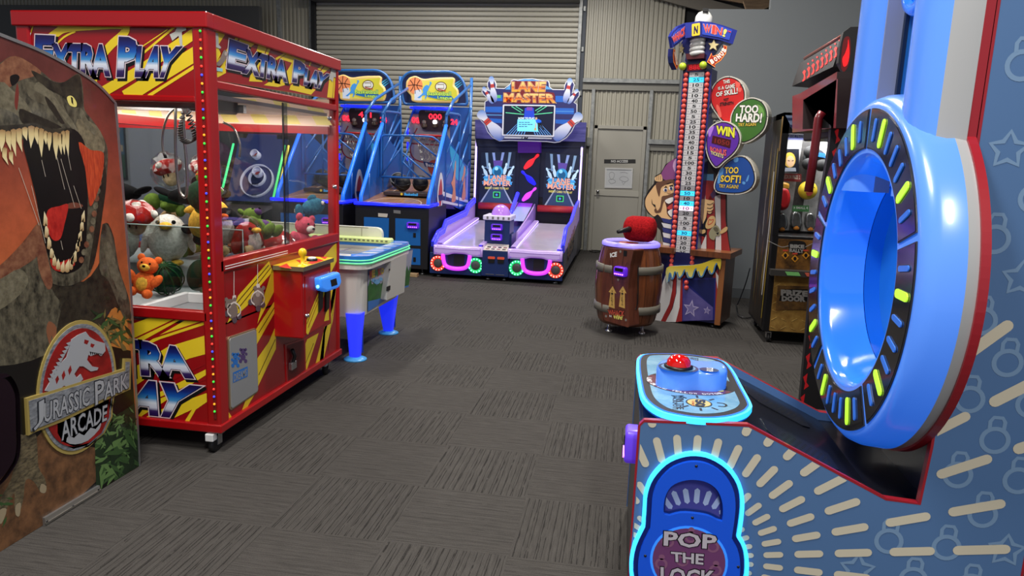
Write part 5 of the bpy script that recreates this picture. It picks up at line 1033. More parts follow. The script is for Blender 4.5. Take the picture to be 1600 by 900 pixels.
    for k in range(3): b.art(pl, H([(1005,260-k*22),(1070,215-k*20),(1072,222-k*20),(1010,270-k*22)]), .002, cyn_)
    hd = b.build('header', r)
    b = MB(); o = H([(655,360),(655,320),(610,270),(612,200),(640,165),(690,152),(740,175),(770,180),(820,172),(880,166),(1000,165),(1015,180),(1005,230),(1040,265),(1047,330),(1030,375),(700,372)]); b.puff(pl, inset_poly(rpoly(pl.pp(o),.03),0.), 0, .05, .02, mat('sign_lip_amber',(226,190,120),.3,emit=.35,ecol=(226,186,110)))
    S2 = pl.shift(.051); b.art(S2, H([(668,350),(672,270),(735,262),(740,195),(1000,180),(988,235),(1025,275),(1030,335),(1018,360)]), .001, gmat('sign_yellow',[(0,(226,210,110)),(.5,(214,204,60)),(1,(196,190,50))],0,emit=.3))
    b.art(S2, H(circ(682,232,62,70,24)), .002, mat('sign_ball',(232,140,90),.35,emit=.3,ecol=(226,130,80)))
    for p in ([(622,232),(680,226),(742,238)],[(682,164),(676,230),(684,300)],[(640,185),(668,232),(642,280)],[(722,184),(696,232),(722,280)]): b.poly(S2, band(cr(S2.pp(H(p)),4,False),.012), .003, mat('sign_ball_line',(90,50,36),.4))
    b.art(S2, H([(676,272),(730,262),(738,300),(735,355),(676,352)]), .003, mat('sign_white',(206,214,226),.35,emit=.3,ecol=(200,206,220)))
    b.art(S2, H([(760,235),(780,225),(795,235),(805,210),(800,200),(812,198),(820,210),(806,232),(795,255),(780,290),(785,310),(770,340),(760,340),(768,312),(745,312),(720,335),(700,332),(735,305),(748,285),(742,265)]), .004, mat('sign_player_blue',(70,150,220),.35,emit=.3,ecol=(60,140,215)))
    b.art(S2, H(circ(895,240,46,38,20)), .003, mat('sign_hoop_white',(216,216,206),.35,emit=.3)); b.poly(S2, band(S2.pp(H(circ(895,240,46,38,20)))+[S2.px(*H([(941,240)])[0])],.012), .004, mat('sign_brown',(110,70,40),.4)); b.poly(S2, band(S2.pp(H([(865,222),(920,222),(920,255),(865,255)])),.01,False), .004, MATS['sign_brown']); b.poly(S2, band(S2.pp(H([(870,262),(935,275)])),.016), .005, mat('sign_rim_red',(200,80,50),.4))
    b.art(S2, H([(785,300),(985,320),(1005,350),(985,345),(880,345),(790,325)]), .005, mat('sign_ribbon_blue',(40,110,180),.35,emit=.2,ecol=(40,110,180)))
    gy = mat('sign_letter_green',(190,226,90),.35,emit=.35,ecol=(180,220,80)); gd = mat('sign_letter_dark',(20,90,120),.35)
    for t_, qd in (('Basketball',[(782,280),(978,284),(978,316),(782,312)]),('League',[(868,318),(988,322),(986,356),(868,346)])):
        b.text(S2, t_, H(qd), .006, gd, .07); b.text(S2, t_, H(qd), .007, gy, .02)
    b.build('sign', r, hd)
    for x in (XL+.1,XR-.1):
        for y in (Y0+.1,YB_+.1):
            b = MB(); b.lathe((x,y,0), [(0,0),(.03,0),(.03,.02),(.012,.025),(.012,.085)], silver, n=10); b.build('foot', r)
    return r
cyn_ = mat('side_cyan_print',(60,170,220),.35)
basketball(0, '000', 'blue basketball machine standing next to the bowling machine')
basketball(-1.15, '411', 'blue basketball machine partly hidden behind the red claw machine')
def bball(px, py, Y, r_, lab, stripe=False, dx=0):
    c = atY(px,py,Y)+Vector((dx,0,0)); c.z = .9+.125*(Y-8.85)+r_*1.008+.013; o = thing('basketball', lab, 'basketball', (c.x,c.y,c.z-r_), 'black basketballs on the courts')
    b = MB(); b.ball(c, r_, rubberb, n=24, k=16); bl = b.build('ball', o); b = MB(); gm = mat('ball_seam',(52,52,54),.5) if not stripe else mat('ball_stripe',(150,150,146),.5)
    for M_ in (Matrix.Rotation(.3,3,'X'), Matrix.Rotation(1.5,3,'X')@Matrix.Rotation(.4,3,'Y'), Matrix.Rotation(.6,3,'X')@Matrix.Rotation(.5,3,'Y')):
        b.tube([c+M_@Vector((math.cos(t*math.pi/16)*r_*1.0,math.sin(t*math.pi/16)*r_*1.0,0)) for t in range(32)], .0035 if not stripe else .006, gm, 5, True)
    b.build('seam', o)
bball(622,286,10.04,.108,'black basketball with pale stripes on the court next to the bowling machine',True)
bball(629,287,9.78,.112,'plain black basketball touching the striped ball, court next to the bowling machine'); bball(657,286,9.84,.11,'plain black basketball apart from the other two, court next to the bowling machine')
for k, (px_, Y_) in enumerate(((621,10.04),(632,9.8),(659,9.84))): bball(px_,286,Y_,.11,('black basketball farthest from the bowling machine, court partly behind the claw machine','black basketball between two others, court partly behind the claw machine','black basketball nearest the side frame, court partly behind the claw machine')[k],dx=-1.15)
b = MB(); p0, p1 = flo(628,430), flo(652,433); b.box((p0.x,p0.y-.09,0),(p1.x,p0.y+.0,.045), mat('raw_timber',(176,150,112),.6,noise=(10,(150,120,84),4,(1,8,8))), .004,1); tag(b.build('timber_block', loc=(p0.x,p0.y,0)), 'short raw timber board on the floor under the blue basketball machine', 'timber board')
# ---------------------------------------------------------------- air hockey table
HX, HYa, HYb, HZ, HXB = -1.80, 4.83, 5.93, .78, -3.75
hk = thing('air_hockey_table', 'white air hockey table with glowing blue legs beside the claw machine', 'air hockey table', ((HX+HXB)/2,(HYa+HYb)/2,0))
wht = mat('table_white', (214,212,206), .3, coat=.3); hblue = mat('rail_blue_print', (40,120,210), .28, coat=.5); hgreen = mat('rail_green_light', (120,236,170), .3, emit=.4, ecol=(110,240,160))
leglit = mat('leg_lit_blue', (60,70,220), .3, emit=.75, ecol=(30,50,255)); footb = mat('foot_blue', (70,160,226), .35)
b = MB(); q = FZ(HZ-.06); outer = rrect(HXB,HYa,HX,HYb,.12,6); inner = rrect(HXB+.13,HYa+.13,HX-.13,HYb-.13,.06,6)
b.prism(q, outer, -.02, .03, wht, holes=[inner]); b.prism(q, outer, .03, .075, hblue, holes=[inner]); ht = q.shift(.0755)
for k in range(7):
    ya = HYa+.05+k*.15
    b.poly(ht, [(HX-.12,ya),(HX-.02,ya+.05),(HX-.02,ya+.1),(HX-.12,ya+.06)], .0, wht if k%2 else mat('rail_lilac_print',(170,170,214),.3))
for k in range(10): b.poly(ht, [(HXB+.2+k*.17,HYa+.02),(HXB+.29+k*.17,HYa+.02),(HXB+.26+k*.17,HYa+.11),(HXB+.17+k*.17,HYa+.11)], .0, wht)
rail = b.build('rail', hk)
b = MB()
for dz, rr in ((.0,.007),(.022,.005)): b.tube([(x,y,HZ-.035+dz) for x, y in rrect(HXB-.006,HYa-.006,HX+.006,HYb+.006,.12,6)], rr, hgreen, 6, True)
b.build('edge_light', hk, rail)
b = MB(); b.box((HXB+.1,HYa+.1,HZ-.075),(HX-.1,HYb-.1,HZ-.055), mat('play_field',(196,192,184),.15,coat=.8,noise=(4,(150,146,140),4,(1,2,1)))); q = FZ(HZ-.054)
b.poly(q, band([(HX-.5,HYa+.14),(HX-.5,HYb-.14)],.015), .0, mat('field_line',(120,110,150),.3)); b.poly(q, band(circ(HX-.9,(HYa+HYb)/2,.2,n=24)+[(HX-.7,(HYa+HYb)/2)],.012), .0, MATS['field_line']); b.build('playing_field', hk)
b = MB(); b.box((HXB+.15,HYb-.16,HZ),(HX-.14,HYb-.08,HZ+.045), mat('perforated_strip',(200,214,140),.4,emit=.15,ecol=(190,220,120)), .01,1); y_ = HYb-.161
for k in range(40): b.prism(FY(y_), rrect(HXB+.2+k*.04,HZ+.014,HXB+.222+k*.04,HZ+.028,.002), 0, .001, mat('strip_hole',(120,130,90),.5))
b.build('score_strip', hk)
zt = atY(570,353,HYb).z; xr = atY(602,365,HYb).x; pl = FY(HYb-.04); b = MB(); b.prism(pl, rpoly([(HXB+.2,HZ-.0),(xr,HZ-.0),(xr,zt),(HXB+.2,zt)],[0,0,.14,.14]), 0, .05, mat('back_panel_cream',(222,222,206),.35)); b.poly(pl, band([(HXB+.3,HZ+.12),(xr-.12,HZ+.12)],.006), .051, mat('panel_groove',(150,146,120),.5)); b.poly(pl, band([(xr-.18,HZ+.01),(xr-.18,HZ+.115)],.005), .051, MATS['panel_groove']); b.build('back_panel', hk)
# tapered body
b = MB(); zb, zt2 = .33, HZ-.075; t_ = lambda z: (zt2-z)*.32; xin = HX-.05
def ring(z): k = t_(z); return [(x,y,z) for x, y in rrect(HXB+.06+k*.6,HYa+.06+k*.2,xin-k*.3,HYb-.04-k*.42,.07,5)]
R0, R1 = ring(zb), ring(zt2); n = len(R0); b.add(R0+R1, [(i,(i+1)%n,n+(i+1)%n,n+i) for i in range(n)], wht, smooth=False); b.add(R0, [tuple(range(n))[::-1]], wht); body = b.build('body', hk)
# end prints on the sloping end face
A0, B0, B1 = Vector((xin-t_(zb)*.3,HYa+.13,zb)), Vector((xin-t_(zb)*.3,HYb-.1-t_(zb)*.42,zb)), Vector((xin,HYb-.1,zt2)); 
up = (Vector((xin,HYa+.13,zt2))-A0).normalized(); pl = PL(A0+Vector((.002,0,0)),(0,1,0),up)
sk = gmat('mountain_print',[(0,(60,110,60)),(.3,(90,140,70)),(.45,(170,180,200)),(.75,(110,130,180)),(1,(60,90,160))]); gs = mat('grass_print',(60,120,54),.4,noise=(12,(40,90,40),4,(1,1,1)))
for pts in ([(575,411),(600,404),(600,470),(574,487)],[(628,393),(645,388),(638,448),(624,452)]):
    b = MB(); c_ = pl.pp(pts); b.poly(pl, c_, .001, mat('sky_print',(62,92,150),.4)); b.clip = c_
    x0, x1 = pts[0][0], pts[1][0]; w_ = x1-x0; yb = pts[2][1]; yt = pts[0][1]; h_ = yb-yt
    b.art(pl, [(x0,yt+h_*.35),(x0+w_*.5,yt),(x1+4,yt-4),(x1+4,yb),(x0,yb+20)], .002, mat('mountain_grey',(168,170,190),.4)); b.art(pl, [(x0-2,yt+h_*.62),(x0+w_*.3,yt+h_*.55),(x0+w_*.6,yt+h_*.6),(x1+3,yt+h_*.45),(x1+3,yb+4),(x0-2,yb+20)], .003, gs)
    for k in range(4): b.art(pl, [(x0+k*w_*.27,yt+h_*.62),(x0+k*w_*.27+3,yt+h_*.4),(x0+k*w_*.27+6,yt+h_*.6)], .0035, gs)
    b.art(pl, [(x0-2,yb+h_*.02),(x1+2,yb-h_*.1),(x1+2,yb+2),(x0-2,yb+22)], .004, hblue); b.clip = None
    if x0 > 600: b.build('end_print', hk, body); break
    for k, ch in enumerate('WENKO'): x0 = 576+k*4.6; b.text(pl, ch, [(x0,424-k*1.2),(x0+4,423-k*1.2),(x0+4,433-k*1.6),(x0,435-k*1.6)], .006, mat('letter_toy%d'%(k%3), ((206,70,60),(226,196,60),(60,150,80))[k%3], .4), .06)
    b.art(pl, circ(588,440,5,4,12), .005, mat('toy_blue_print',(110,170,220),.4)); b.art(pl, circ(583,438,3,3,10), .005, MATS['toy_blue_print']); b.art(pl, circ(594,436,3,3,10), .005, MATS['toy_blue_print'])
    b.build('end_print', hk, body)
b = MB(); dq = pl.pp([(602,405),(627,394),(623,455),(594,468)]); b.prism(pl, rpoly(dq,.012), 0, .05, wht); d = pl.shift(.051); b.prism(d, d.pp([(604,448),(609.5,446),(609,453),(603.5,455)]), 0, .004, black); b.lathe(d.P(*d.px(608,421)), [(0,.008),(.008,.007),(.009,0)], black, (1,0,0), 10); b.build('coin_door', hk, body)
# legs
for x, y, ta in ((-1.935,4.95,-1),(-1.965,5.80,1),(-3.5,4.95,-1),(-3.5,5.8,1)):
    b = MB(); b.lathe((x,y,0), [(0,0),(.088,0),(.084,.01),(.045,.026),(0,.026)], footb, n=24); ft = b.build('leg_foot', hk)
    s_ = .046; tp = .03*(1 if ta < 0 else 0); b = MB(); vs = []
    for z, k, sh in ((.025,.85,0),(.36,1.3 if ta < 0 else 1.75,.035)): vs += [(px_,py_-sh*(1 if ta > 0 else 0),z) for px_, py_ in rrect(x-s_*k,y-s_*k,x+s_*k,y+s_*k,.025,4)]
    n = len(vs)//2; b.add(vs, [(i,(i+1)%n,n+(i+1)%n,n+i) for i in range(n)]+[tuple(range(n))[::-1],tuple(range(n,2*n))], leglit); b.box((x+s_*.95,y+.02,.05),(x+s_*1.12,y+.035,.34), mat('leg_seam',(30,60,140),.4)); b.build('leg', hk)
# ---------------------------------------------------------------- alley roller seen through the claw machine glass
YR = 9.3; a0 = atY(352,300,YR).x; a1 = atY(438,300,YR).x
ar = thing('alley_roller', 'dark alley roller machine with score rings behind the claw machine glass', 'alley roller', ((a0+a1)/2,10.2,0))
b = MB(); b.box((a0,YR+.35,.08),(a1,11.0,.5), black);  b.add([(a0,YR-1.1,.6),(a1,YR-1.1,.6),(a1,YR-.1,.78),(a0,YR-.1,.78),(a0,YR-1.1,.0),(a1,YR-1.1,.0)], [(0,1,2,3),(4,5,1,0)], mat('ramp_brown',(70,58,50),.35)); b.box((a0,YR+.5,.0),(a1,11.0,2.25), mat('roller_cabinet',(30,30,36),.5), .01,1); cab = b.build('cabinet', ar)
pl = PL((a0,YR-.05,.82),(1,0,0),(0,.45,1)); b = MB(); W_ = a1-a0; b.prism(pl, [(.04,0),(W_-.04,0),(W_-.04,.95),(W_*.75,.95),(W_*.72,1.02),(W_*.2,1.02),(W_*.18,.95),(.04,.95)], -.02, 0, mat('target_board_blue',(52,60,110),.4,emit=.06,ecol=(60,80,180)), side=silver); bd_ = b.build('target_board', ar)
rg = mat('ring_white',(206,208,226),.35,emit=.12,ecol=(190,200,255))
def trough(cx, cy, r, h, t): 
    b = MB(); b.lathe(pl.P(cx,cy), [(r,0),(r,h),(r-.012,h),(r-.012,0)], rg, pl.n, 28, a0=0, a1=360); b.lathe(pl.P(cx,cy), [(r-.012,.004),(0,.004)], mat('hole_red',(190,70,70),.4) if r < .1 else mat('target_dark_blue',(50,56,110),.4), pl.n, 24); b.text(pl, t, [(cx-.05,cy-r-.0+.03),(cx+.05,cy-r+.03),(cx+.05,cy-r-.0),(cx-.05,cy-r)], h+.002, black, .02, px=False); b.build('score_ring', ar, bd_)
cx_ = W_*.55
trough(cx_,.3,.24,.05,'1,000'); trough(cx_,.34,.12,.06,'500'); trough(cx_,.42,.07,.09,'2,000'); trough(W_*.45,.68,.06,.1,'5,000')
for x, c in ((a0+.03,(70,230,140)),(a1-.02,(90,230,130)),(a1+.035,(250,226,90))):
    b = MB(); m_ = mat('neon_%d_%d'%(c[0],c[1]), c, .3, emit=.9, ecol=c); b.tube([(x,YR-.18,.86),(x,YR+.2,1.6)], .016, m_, 8); b.build('neon_tube', ar)
b = MB(); b.box((a0,YR+.38,1.75),(a1,YR+.5,2.2), black); ms = b.build('marquee', ar); b = MB(); q = FY(YR+.379); b.text(q, 'YOUR SCORES', [(a0+W_*.32,1.845),(a0+W_*.75,1.845),(a0+W_*.75,1.80),(a0+W_*.32,1.80)], .002, mat('score_yellow',(250,220,60),.4,emit=1.2,ecol=(250,210,50)), .03, px=False); b.text(q, '0', [(a0+W_*.3,2.06),(a0+W_*.4,2.06),(a0+W_*.4,1.92),(a0+W_*.3,1.92)], .002, dig, .02, px=False)
for f_ in (.05,.82,1.0): b.tube([(a0+.02+(W_-.08)*f_,YR+.36,2.1),(a0+.02+(W_-.08)*f_+.03,YR+.36,1.87)], .012, mat('blue_tube_light',(60,150,255),.3,emit=1.6,ecol=(50,140,255)), 6)
b.build('score_panel', ar, ms)
# ---------------------------------------------------------------- high striker (tower, counter, balloons, barrel)
TH = math.radians(20); U_ = Vector((math.cos(TH),-math.sin(TH),0)); N_ = Vector((-math.sin(TH),-math.cos(TH),0)); Zv = Vector((0,0,1))
Cn = atY(1140,398,6.88); Cn.z = 0
wk = thing('high_striker', 'tall blue high striker tower with numbered scale, balloon signs and a barrel pedestal', 'strength tester game', Cn-U_*.45-N_*.3)
FB = PL(Cn,U_,Zv); FTW = PL(Cn-N_*.02,U_,Zv)
woodb = mat('brown_wood_moulding',(112,62,32),.4,coat=.3,noise=(5,(78,40,20),6,(6,6,1))); woodl = mat('light_wood_post',(140,86,46),.4,coat=.3); tblue = mat('tower_blue',(28,34,110),.35,coat=.4); tblued = mat('tower_dark_blue',(20,22,70),.35,coat=.3)
# base with tent front
b = MB(); P = FB.pp([(1012,500),(1016,405),(1131,405),(1131,502)]); x0, x1 = P[0][0], P[2][0]; fx0, fx1 = x0, x1; zb_ = .05
b.prism(FB, [(x0,zb_),(x1,zb_),(x1,.70),(x0,.70)], -.42, 0, tblued); base = b.build('base', wk)
px_ = FB.px(1121.5,450)[0]; b = MB(); b.prism(FB, [(px_,zb_-.01),(x1+.02,zb_-.01),(x1+.02,.69),(px_,.69)], -.03, .012, woodl); side = PL(FB.P(x1+.021,0),-N_,Zv); b.prism(side, [(-.01,zb_),(.40,zb_),(.40,.69),(-.01,.69)], -.02, 0, woodb); b.build('corner_board', wk, base); b = MB(); b.prism(FB, [(x0-.02,zb_),(x0+.06,zb_),(x0+.06,.69),(x0-.02,.69)], -.03, .012, woodl); b.build('corner_board', wk, base)
zc0, zc1 = FB.px(1140,404)[1], FB.px(1140,395)[1]
b = MB(); b.prism(FB, [(FB.px(1081,390)[0],zc0),(x1+.07,zc0),(x1+.07,zc1),(FB.px(1081,390)[0],zc1)], -.46, .05, woodb, side=woodl); b.build('counter', wk); b = MB(); b.prism(FB, [(x0-.06,zc0),(FB.px(1056,390)[0],zc0),(FB.px(1056,390)[0],zc1),(x0-.06,zc1)], -.46, .05, woodb, side=woodl); b.build('counter', wk)
b = MB(); wst, rst = mat('tent_white_print',(206,204,204),.4), mat('tent_red_print',(146,40,40),.4); A = lambda pts, off, m, n=0: b.art(FB, pts, off, m, n)
for k, (pts, m_) in enumerate((([(1012,503),(1028,470),(1036,440),(1040,430),(1052,430),(1050,455),(1046,475),(1032,503)],wst),([(1040,503),(1051,482),(1057,458),(1058,430),(1067,430),(1066,470),(1060,503)],wst),([(1032,503),(1046,475),(1051,450),(1052,430),(1057,430),(1056,460),(1050,482),(1040,503)],rst),([(1056,503),(1062,480),(1064,430),(1071,430),(1070,470),(1066,502)],rst),([(1114,430),(1122,420),(1124,440),(1121,470),(1118,500),(1115,500)],rst),([(1118,424),(1125,434),(1125,470),(1122,500),(1120,500),(1122,460)],wst))): A(pts, .002+k*.0005, m_)
win = [(1067,434),(1119,434),(1117,500),(1066,502)]; A(win, .006, tblue); A([(1070,438),(1117,436),(1115,480)], .007, mat('window_navy_print',(18,28,84),.3,coat=.5)); A([(1068,442),(1114,480),(1114,500),(1067,501)], .0075, mat('star_field_print',(66,60,126),.35,coat=.4,noise=(4,(96,88,150),3,(1,1,1))))
for cx_, cy_, r_ in ((1080,482,13),(1105,485,6)):
    sp_ = [(cx_+a*r_,cy_-c*r_*1.1) for a, c in star(0,0,1,.42,5,80)]; si_ = [(cx_+a*r_*.72,cy_-c*r_*.8) for a, c in star(0,0,1,.42,5,80)]; A(sp_, .009, mat('star_glow_print',(176,166,204),.4)); A(si_, .0095, mat('star_fill_print',(120,112,164),.4))
b.build('tent_print', wk, base)
b = MB(); o = [(1043,418),(1060,415),(1080,414),(1098,411),(1115,405),(1127,403),(1128,412),(1126,421),(1123,414),(1120,411),(1117,417),(1115,425),(1111,428),(1108,422),(1106,416),(1102,422),(1098,431),(1094,432),(1091,424),(1088,419),(1085,424),(1082,433),(1076,433),(1073,425),(1070,421),(1066,430),(1061,434),(1058,425),(1055,424),(1053,432),(1050,436),(1047,426),(1045,440),(1043,440)]
b.prism(FB, cr(FB.pp(o),3), .0, .035, gmat('valance_print',[(0,(170,196,210)),(.35,(214,206,120)),(.6,(206,182,50)),(1,(214,190,60))])); q = FB.shift(.036)
for pts in ([(1045,440),(1047,426),(1050,436),(1053,432),(1055,424)],[(1058,425),(1061,434),(1066,430),(1070,421)],[(1073,425),(1076,433),(1082,433),(1085,424),(1088,419)],[(1091,424),(1094,432),(1098,431),(1102,422),(1106,416)],[(1108,422),(1111,428),(1115,425),(1117,417),(1120,411)]): b.poly(q, band(cr(q.pp(pts),4,False),.012), .001, mat('valance_blue_edge',(70,120,170),.4))
b.build('valance', wk, base)
# tower
TB = FTW.pp([(1064,112),(1105,112),(1092,412),(1050,412)]); ta0, ta1 = (TB[0][0]+TB[3][0])/2, (TB[1][0]+TB[2][0])/2; tz0, tz1 = TB[3][1], TB[0][1]+.02; tm = (ta0+ta1)/2
ta0, ta1 = tm-.135, tm+.135
b = MB(); b.prism(FTW, [(ta0,tz0-.2),(ta1,tz0-.2),(ta1,tz1),(ta0,tz1)], -.2, 0, tblue); b.prism(FTW, [(ta0+.015,tz0),(ta1-.015,tz0),(ta1-.015,tz1-.01),(ta0+.015,tz1-.01)], 0, .004, mat('tower_face_navy',(30,28,70),.35)); tw = b.build('tower', wk)
nums = '5 25 10 20 10 40 5 50 5 25 10 35 10 40 10 15 5 100 5 30 10 25 10 50 10 40 10 20 5 100 5 30 10 20 10 35 5 50'.split(); lit_ = {1,23,25,31}
n = len(nums); zt_ = FTW.px(1082,113)[1]; zb2 = FTW.px(1066,414)[1]; dz = (zt_-zb2)/n; wS = .068
b = MB(); sg = mat('scale_white',(190,190,192),.4,emit=.04,ecol=(210,210,215)); sl = mat('scale_lit_cyan',(60,200,240),.3,emit=.9,ecol=(50,200,245)); sd = mat('scale_digit',(20,20,24),.5); swt = mat('scale_lit_white',(240,226,246),.3,emit=.9,ecol=(245,225,250)); sgd = mat('scale_dim',(150,150,154),.4)
for k, t in enumerate(nums):
    z1 = zt_-k*dz; z0 = z1-dz*.93; m_ = sl if k in lit_ else swt if k == 26 else sgd if k in (22,24,27) else sg
    b.prism(FTW, [(tm-wS,z0),(tm+wS,z0),(tm+wS,z1),(tm-wS,z1)], .004, .014, m_); w_ = .012*len(t)+.004; zc = (z0+z1)/2; h_ = dz*(.3 if len(t) > 1 else .25); q = FTW.shift(.0145)
    b.text(q, t, [(tm-w_,zc+h_),(tm+w_,zc+h_),(tm+w_,zc-h_),(tm-w_,zc-h_)], .0005, mat('scale_digit_on',(20,90,130),.5) if k in lit_ else mat('scale_digit_pink',(190,90,160),.5) if k == 26 else sd, .03, px=False)
    for s in (-1,1): b.poly(q, circ(tm+s*.052,zc,.006,n=6), .0005, sgd)
b.build('scale', wk, tw)
bulb = mat('red_bulb',(200,72,62),.4,emit=.08,ecol=(230,80,70)); B0 = None
for k in range(n+1):
    for s in (-1,1):
        z = zt_-dz*.5-k*dz*(n-.2)/n
        if B0 is None:
            mb = MB(); mb.ball(FTW.P(tm-.1,z,.014), (.0225,.0225,.024), bulb, n=12, k=8); B0 = mb.build('bulb', wk, tw); zB = z; O0 = Vector(B0.location)
        else:
            c = B0.copy(); COL.objects.link(c); c.location = O0+U_*(.1+s*.1)+Zv*(z-zB)
for p in ((1073,441),(1073,449)):
    c = B0.copy(); COL.objects.link(c); a, z = FB.px(*p); c.location = O0+(FB.P(a,z,.012)-FTW.P(tm-.1,zB,.014))
# crown: display, spring, stars, header wings, arrows, bell
T = FTW.shift(.03); a_ = lambda x, y: T.px(x,y)
b = MB(); b.prism(T, T.pp([(1067,99),(1104,97),(1104,111),(1067,113)]), -.22, 0, tblued); b.prism(T, T.pp([(1074,101),(1098,99),(1098,109),(1074,111)]), 0, .004, mat('display_dark_red',(90,12,20),.2,emit=.25,ecol=(150,10,20))); b.text(T, '888', [(1077,102),(1095,101),(1095,108),(1077,109)], .006, mat('display_red',(190,26,36),.3,emit=.35,ecol=(220,20,30)), .02)
crn = b.build('display_box', wk, tw)
for p in ((1068,104.5),(1100,102.5)): b = MB(); b.ball(T.P(*T.px(*p),.03), .035, mat('lime_knob',(176,200,50),.35), n=14, k=10); b.build('knob', wk, crn)
b = MB(); b.prism(T, cr(T.pp([(1071,98),(1103,97),(1112,85),(1122,70),(1130,58),(1100,55),(1080,56),(1066,62),(1062,72),(1070,84)]),3), -.1, -.03, tblue); b.prism(T, T.pp([(1074,85),(1103,85),(1102,92),(1075,94)]), -.05, .05, mat('maroon_collar',(76,20,26),.4)); b.build('crown_back', wk, crn)
zs = T.px(1090,84)[1]; zs2 = T.px(1090,63)[1]; am = T.px(1089.5,75)[0]
for k in range(4):
    b = MB(); c = T.P(am,zs+(zs2-zs)*k/3.,-.0); b.tube([c+(U_*math.cos(t*math.pi/12)*.05-N_*math.sin(t*math.pi/12)*.05)+Zv*math.cos(t*math.pi/12)*.008 for t in range(24)], .022, mat('spring_grey',(214,215,212),.4), 8, True); b.build('spring_coil', wk, crn)
for (cx_, cy_, r_) in ((1115,71,9),(1064.5,76,8)):
    b = MB(); w_ = 1. if cx_ > 1100 else .5; b.prism(T, T.pp([(cx_+a*r_*w_,cy_-c*r_) for a, c in star(0,0,1,.45,5,85)]), -.03, .0 if w_ < 1 else .01, mat('gold_star',(206,190,140),.4)); b.build('star', wk, crn)
Wc = T.P(*T.px(1094.5,45),.1); Wl = T.P(*T.px(1072,45),.1); rot = lambda deg: Vector((math.cos(math.radians(deg)),math.sin(math.radians(deg)),0))
WR, WL, WC = PL((Wc.x,Wc.y,0),rot(10),Zv), PL((Wl.x,Wl.y,0),rot(50),Zv), PL((Wl.x,Wl.y,0),(Wc-Wl).to_2d().to_3d(),Zv)
hb = mat('header_blue',(36,48,140),.35,coat=.4); hbl = mat('header_face_blue',(52,76,186),.35,coat=.3); lr = mat('letter_red',(222,70,56),.4,emit=.12,ecol=(230,60,50)); ly = mat('letter_yellow',(236,226,110),.4); lw = mat('letter_pale_edge',(226,180,190),.4)
b = MB()
b.prism(WR, WR.pp([(1094.5,33),(1112,35),(1130,39.5),(1152,47.5),(1145,69),(1125,62.5),(1094.5,56.5)]), -.1, 0, hb); b.prism(WR, WR.pp([(1097,36),(1112,37.5),(1130,42),(1144,47.5),(1139,63),(1124,58.5),(1097,54)]), 0, .006, hbl)
b.prism(WL, WL.pp([(1072,36),(1060,41),(1052,49),(1048,57),(1051,75),(1058,70),(1066,63),(1073,59)]), -.03, 0, hb); b.prism(WL, WL.pp([(1070,41),(1060,45),(1053,52),(1050,59),(1052,70),(1058,66),(1064,60),(1070,57)]), 0, .006, hbl)
b.prism(WC, WC.pp([(1071,36),(1082,35),(1095,33),(1095,57),(1083,58),(1071,60)]), -.12, .01, hb); q = WC.shift(.011); b.prism(q, rpoly(q.pp([(1081.5,38),(1094,36),(1094,55),(1081.5,57)]),.01), 0, .012, mat('yellow_tile',(226,190,50),.4,emit=.1,ecol=(226,190,50))); b.text(q, 'N', [(1085.5,42),(1091,41),(1090.5,51.5),(1085,52.5)], .014, tblued, .05)
q = WR.shift(.007)
for t, qd in (('W',[(1099,38),(1111,39),(1109,51),(1101,50.5)]),('I',[(1114,39.5),(1117.5,40),(1116,53),(1112.5,52)]),('N',[(1119,42),(1129,44),(1127,55),(1118,53)])): b.text(q, t, qd, .001, lw, .05); b.text(q, t, qd, .002, lr, .02)
b.text(q, '!', [(1132,45.5),(1135.5,46.5),(1132,57.5),(1129,56.5)], .002, ly, .03); b.text(q, 'TM', [(1136.5,47.5),(1142,49),(1141.5,51),(1136,49.5)], .002, lr, .03)
q = WL.shift(.007); b.text(q, 'WHACK', [(1050,58),(1070,42),(1070.5,54),(1052,67)], .001, lw, .07); b.text(q, 'WHACK', [(1050,58),(1070,42),(1070.5,54),(1052,67)], .002, lr, .04)
b.build('header', wk, crn)
neon = mat('arrow_amber',(240,150,60),.35,emit=.5,ecol=(245,140,50)); arr = mat('arrow_red',(160,40,26),.35,emit=.12,ecol=(190,40,20)); lwt = mat('letter_warm_white',(244,230,214),.4,emit=.25,ecol=(245,225,205))
AR = PL(T.P(*T.px(1110,90),.03)*1., rot(0), Zv); AR = PL((AR.o.x,AR.o.y,0),rot(5),Zv); b = MB()
o = [(1104,97),(1111,82),(1114,87),(1122,84),(1130,76),(1130,70),(1137,72),(1135,84),(1127,95),(1118,101),(1117,106)]; b.prism(AR, AR.pp(o), -.04, 0, tblue); P = AR.pp(o); b.poly(AR, inset_poly(P,.004), .001, neon); b.poly(AR, inset_poly(P,.011), .002, arr)
for k, (t, x, y, an) in enumerate((('B',1112.5,96,-.5),('O',1118,92.5,-.62),('N',1123,88.5,-.75),('U',1127.5,84,-.9),('S',1131,78.5,-1.05))):
    ca, sa = math.cos(an), math.sin(an); h_, w_ = 3.2, 2.1; f_ = lambda u, v: (x+u*ca-v*sa, y+u*sa+v*ca); b.text(AR, t, [f_(-w_,-h_),f_(w_,-h_),f_(w_,h_),f_(-w_,h_)], .003, lwt, .06)
b.build('bonus_arrow', wk, crn)
AL = PL(T.P(*T.px(1058,90),-.02), rot(62), Zv); b = MB(); o = [(1057,109),(1052,98),(1051,88),(1052,76),(1055,77),(1056,86),(1059,96),(1060,103)]; P = AL.pp(o); b.prism(AL, P, -.05, 0, tblue); b.poly(AL, inset_poly(P,.006), .001, neon); b.poly(AL, inset_poly(P,.014), .002, arr); b.text(AL, 'BONUS', [(1053,82),(1055.5,82),(1058.5,101),(1056,101)], .003, lwt, .05); b.build('bonus_arrow', wk, crn)
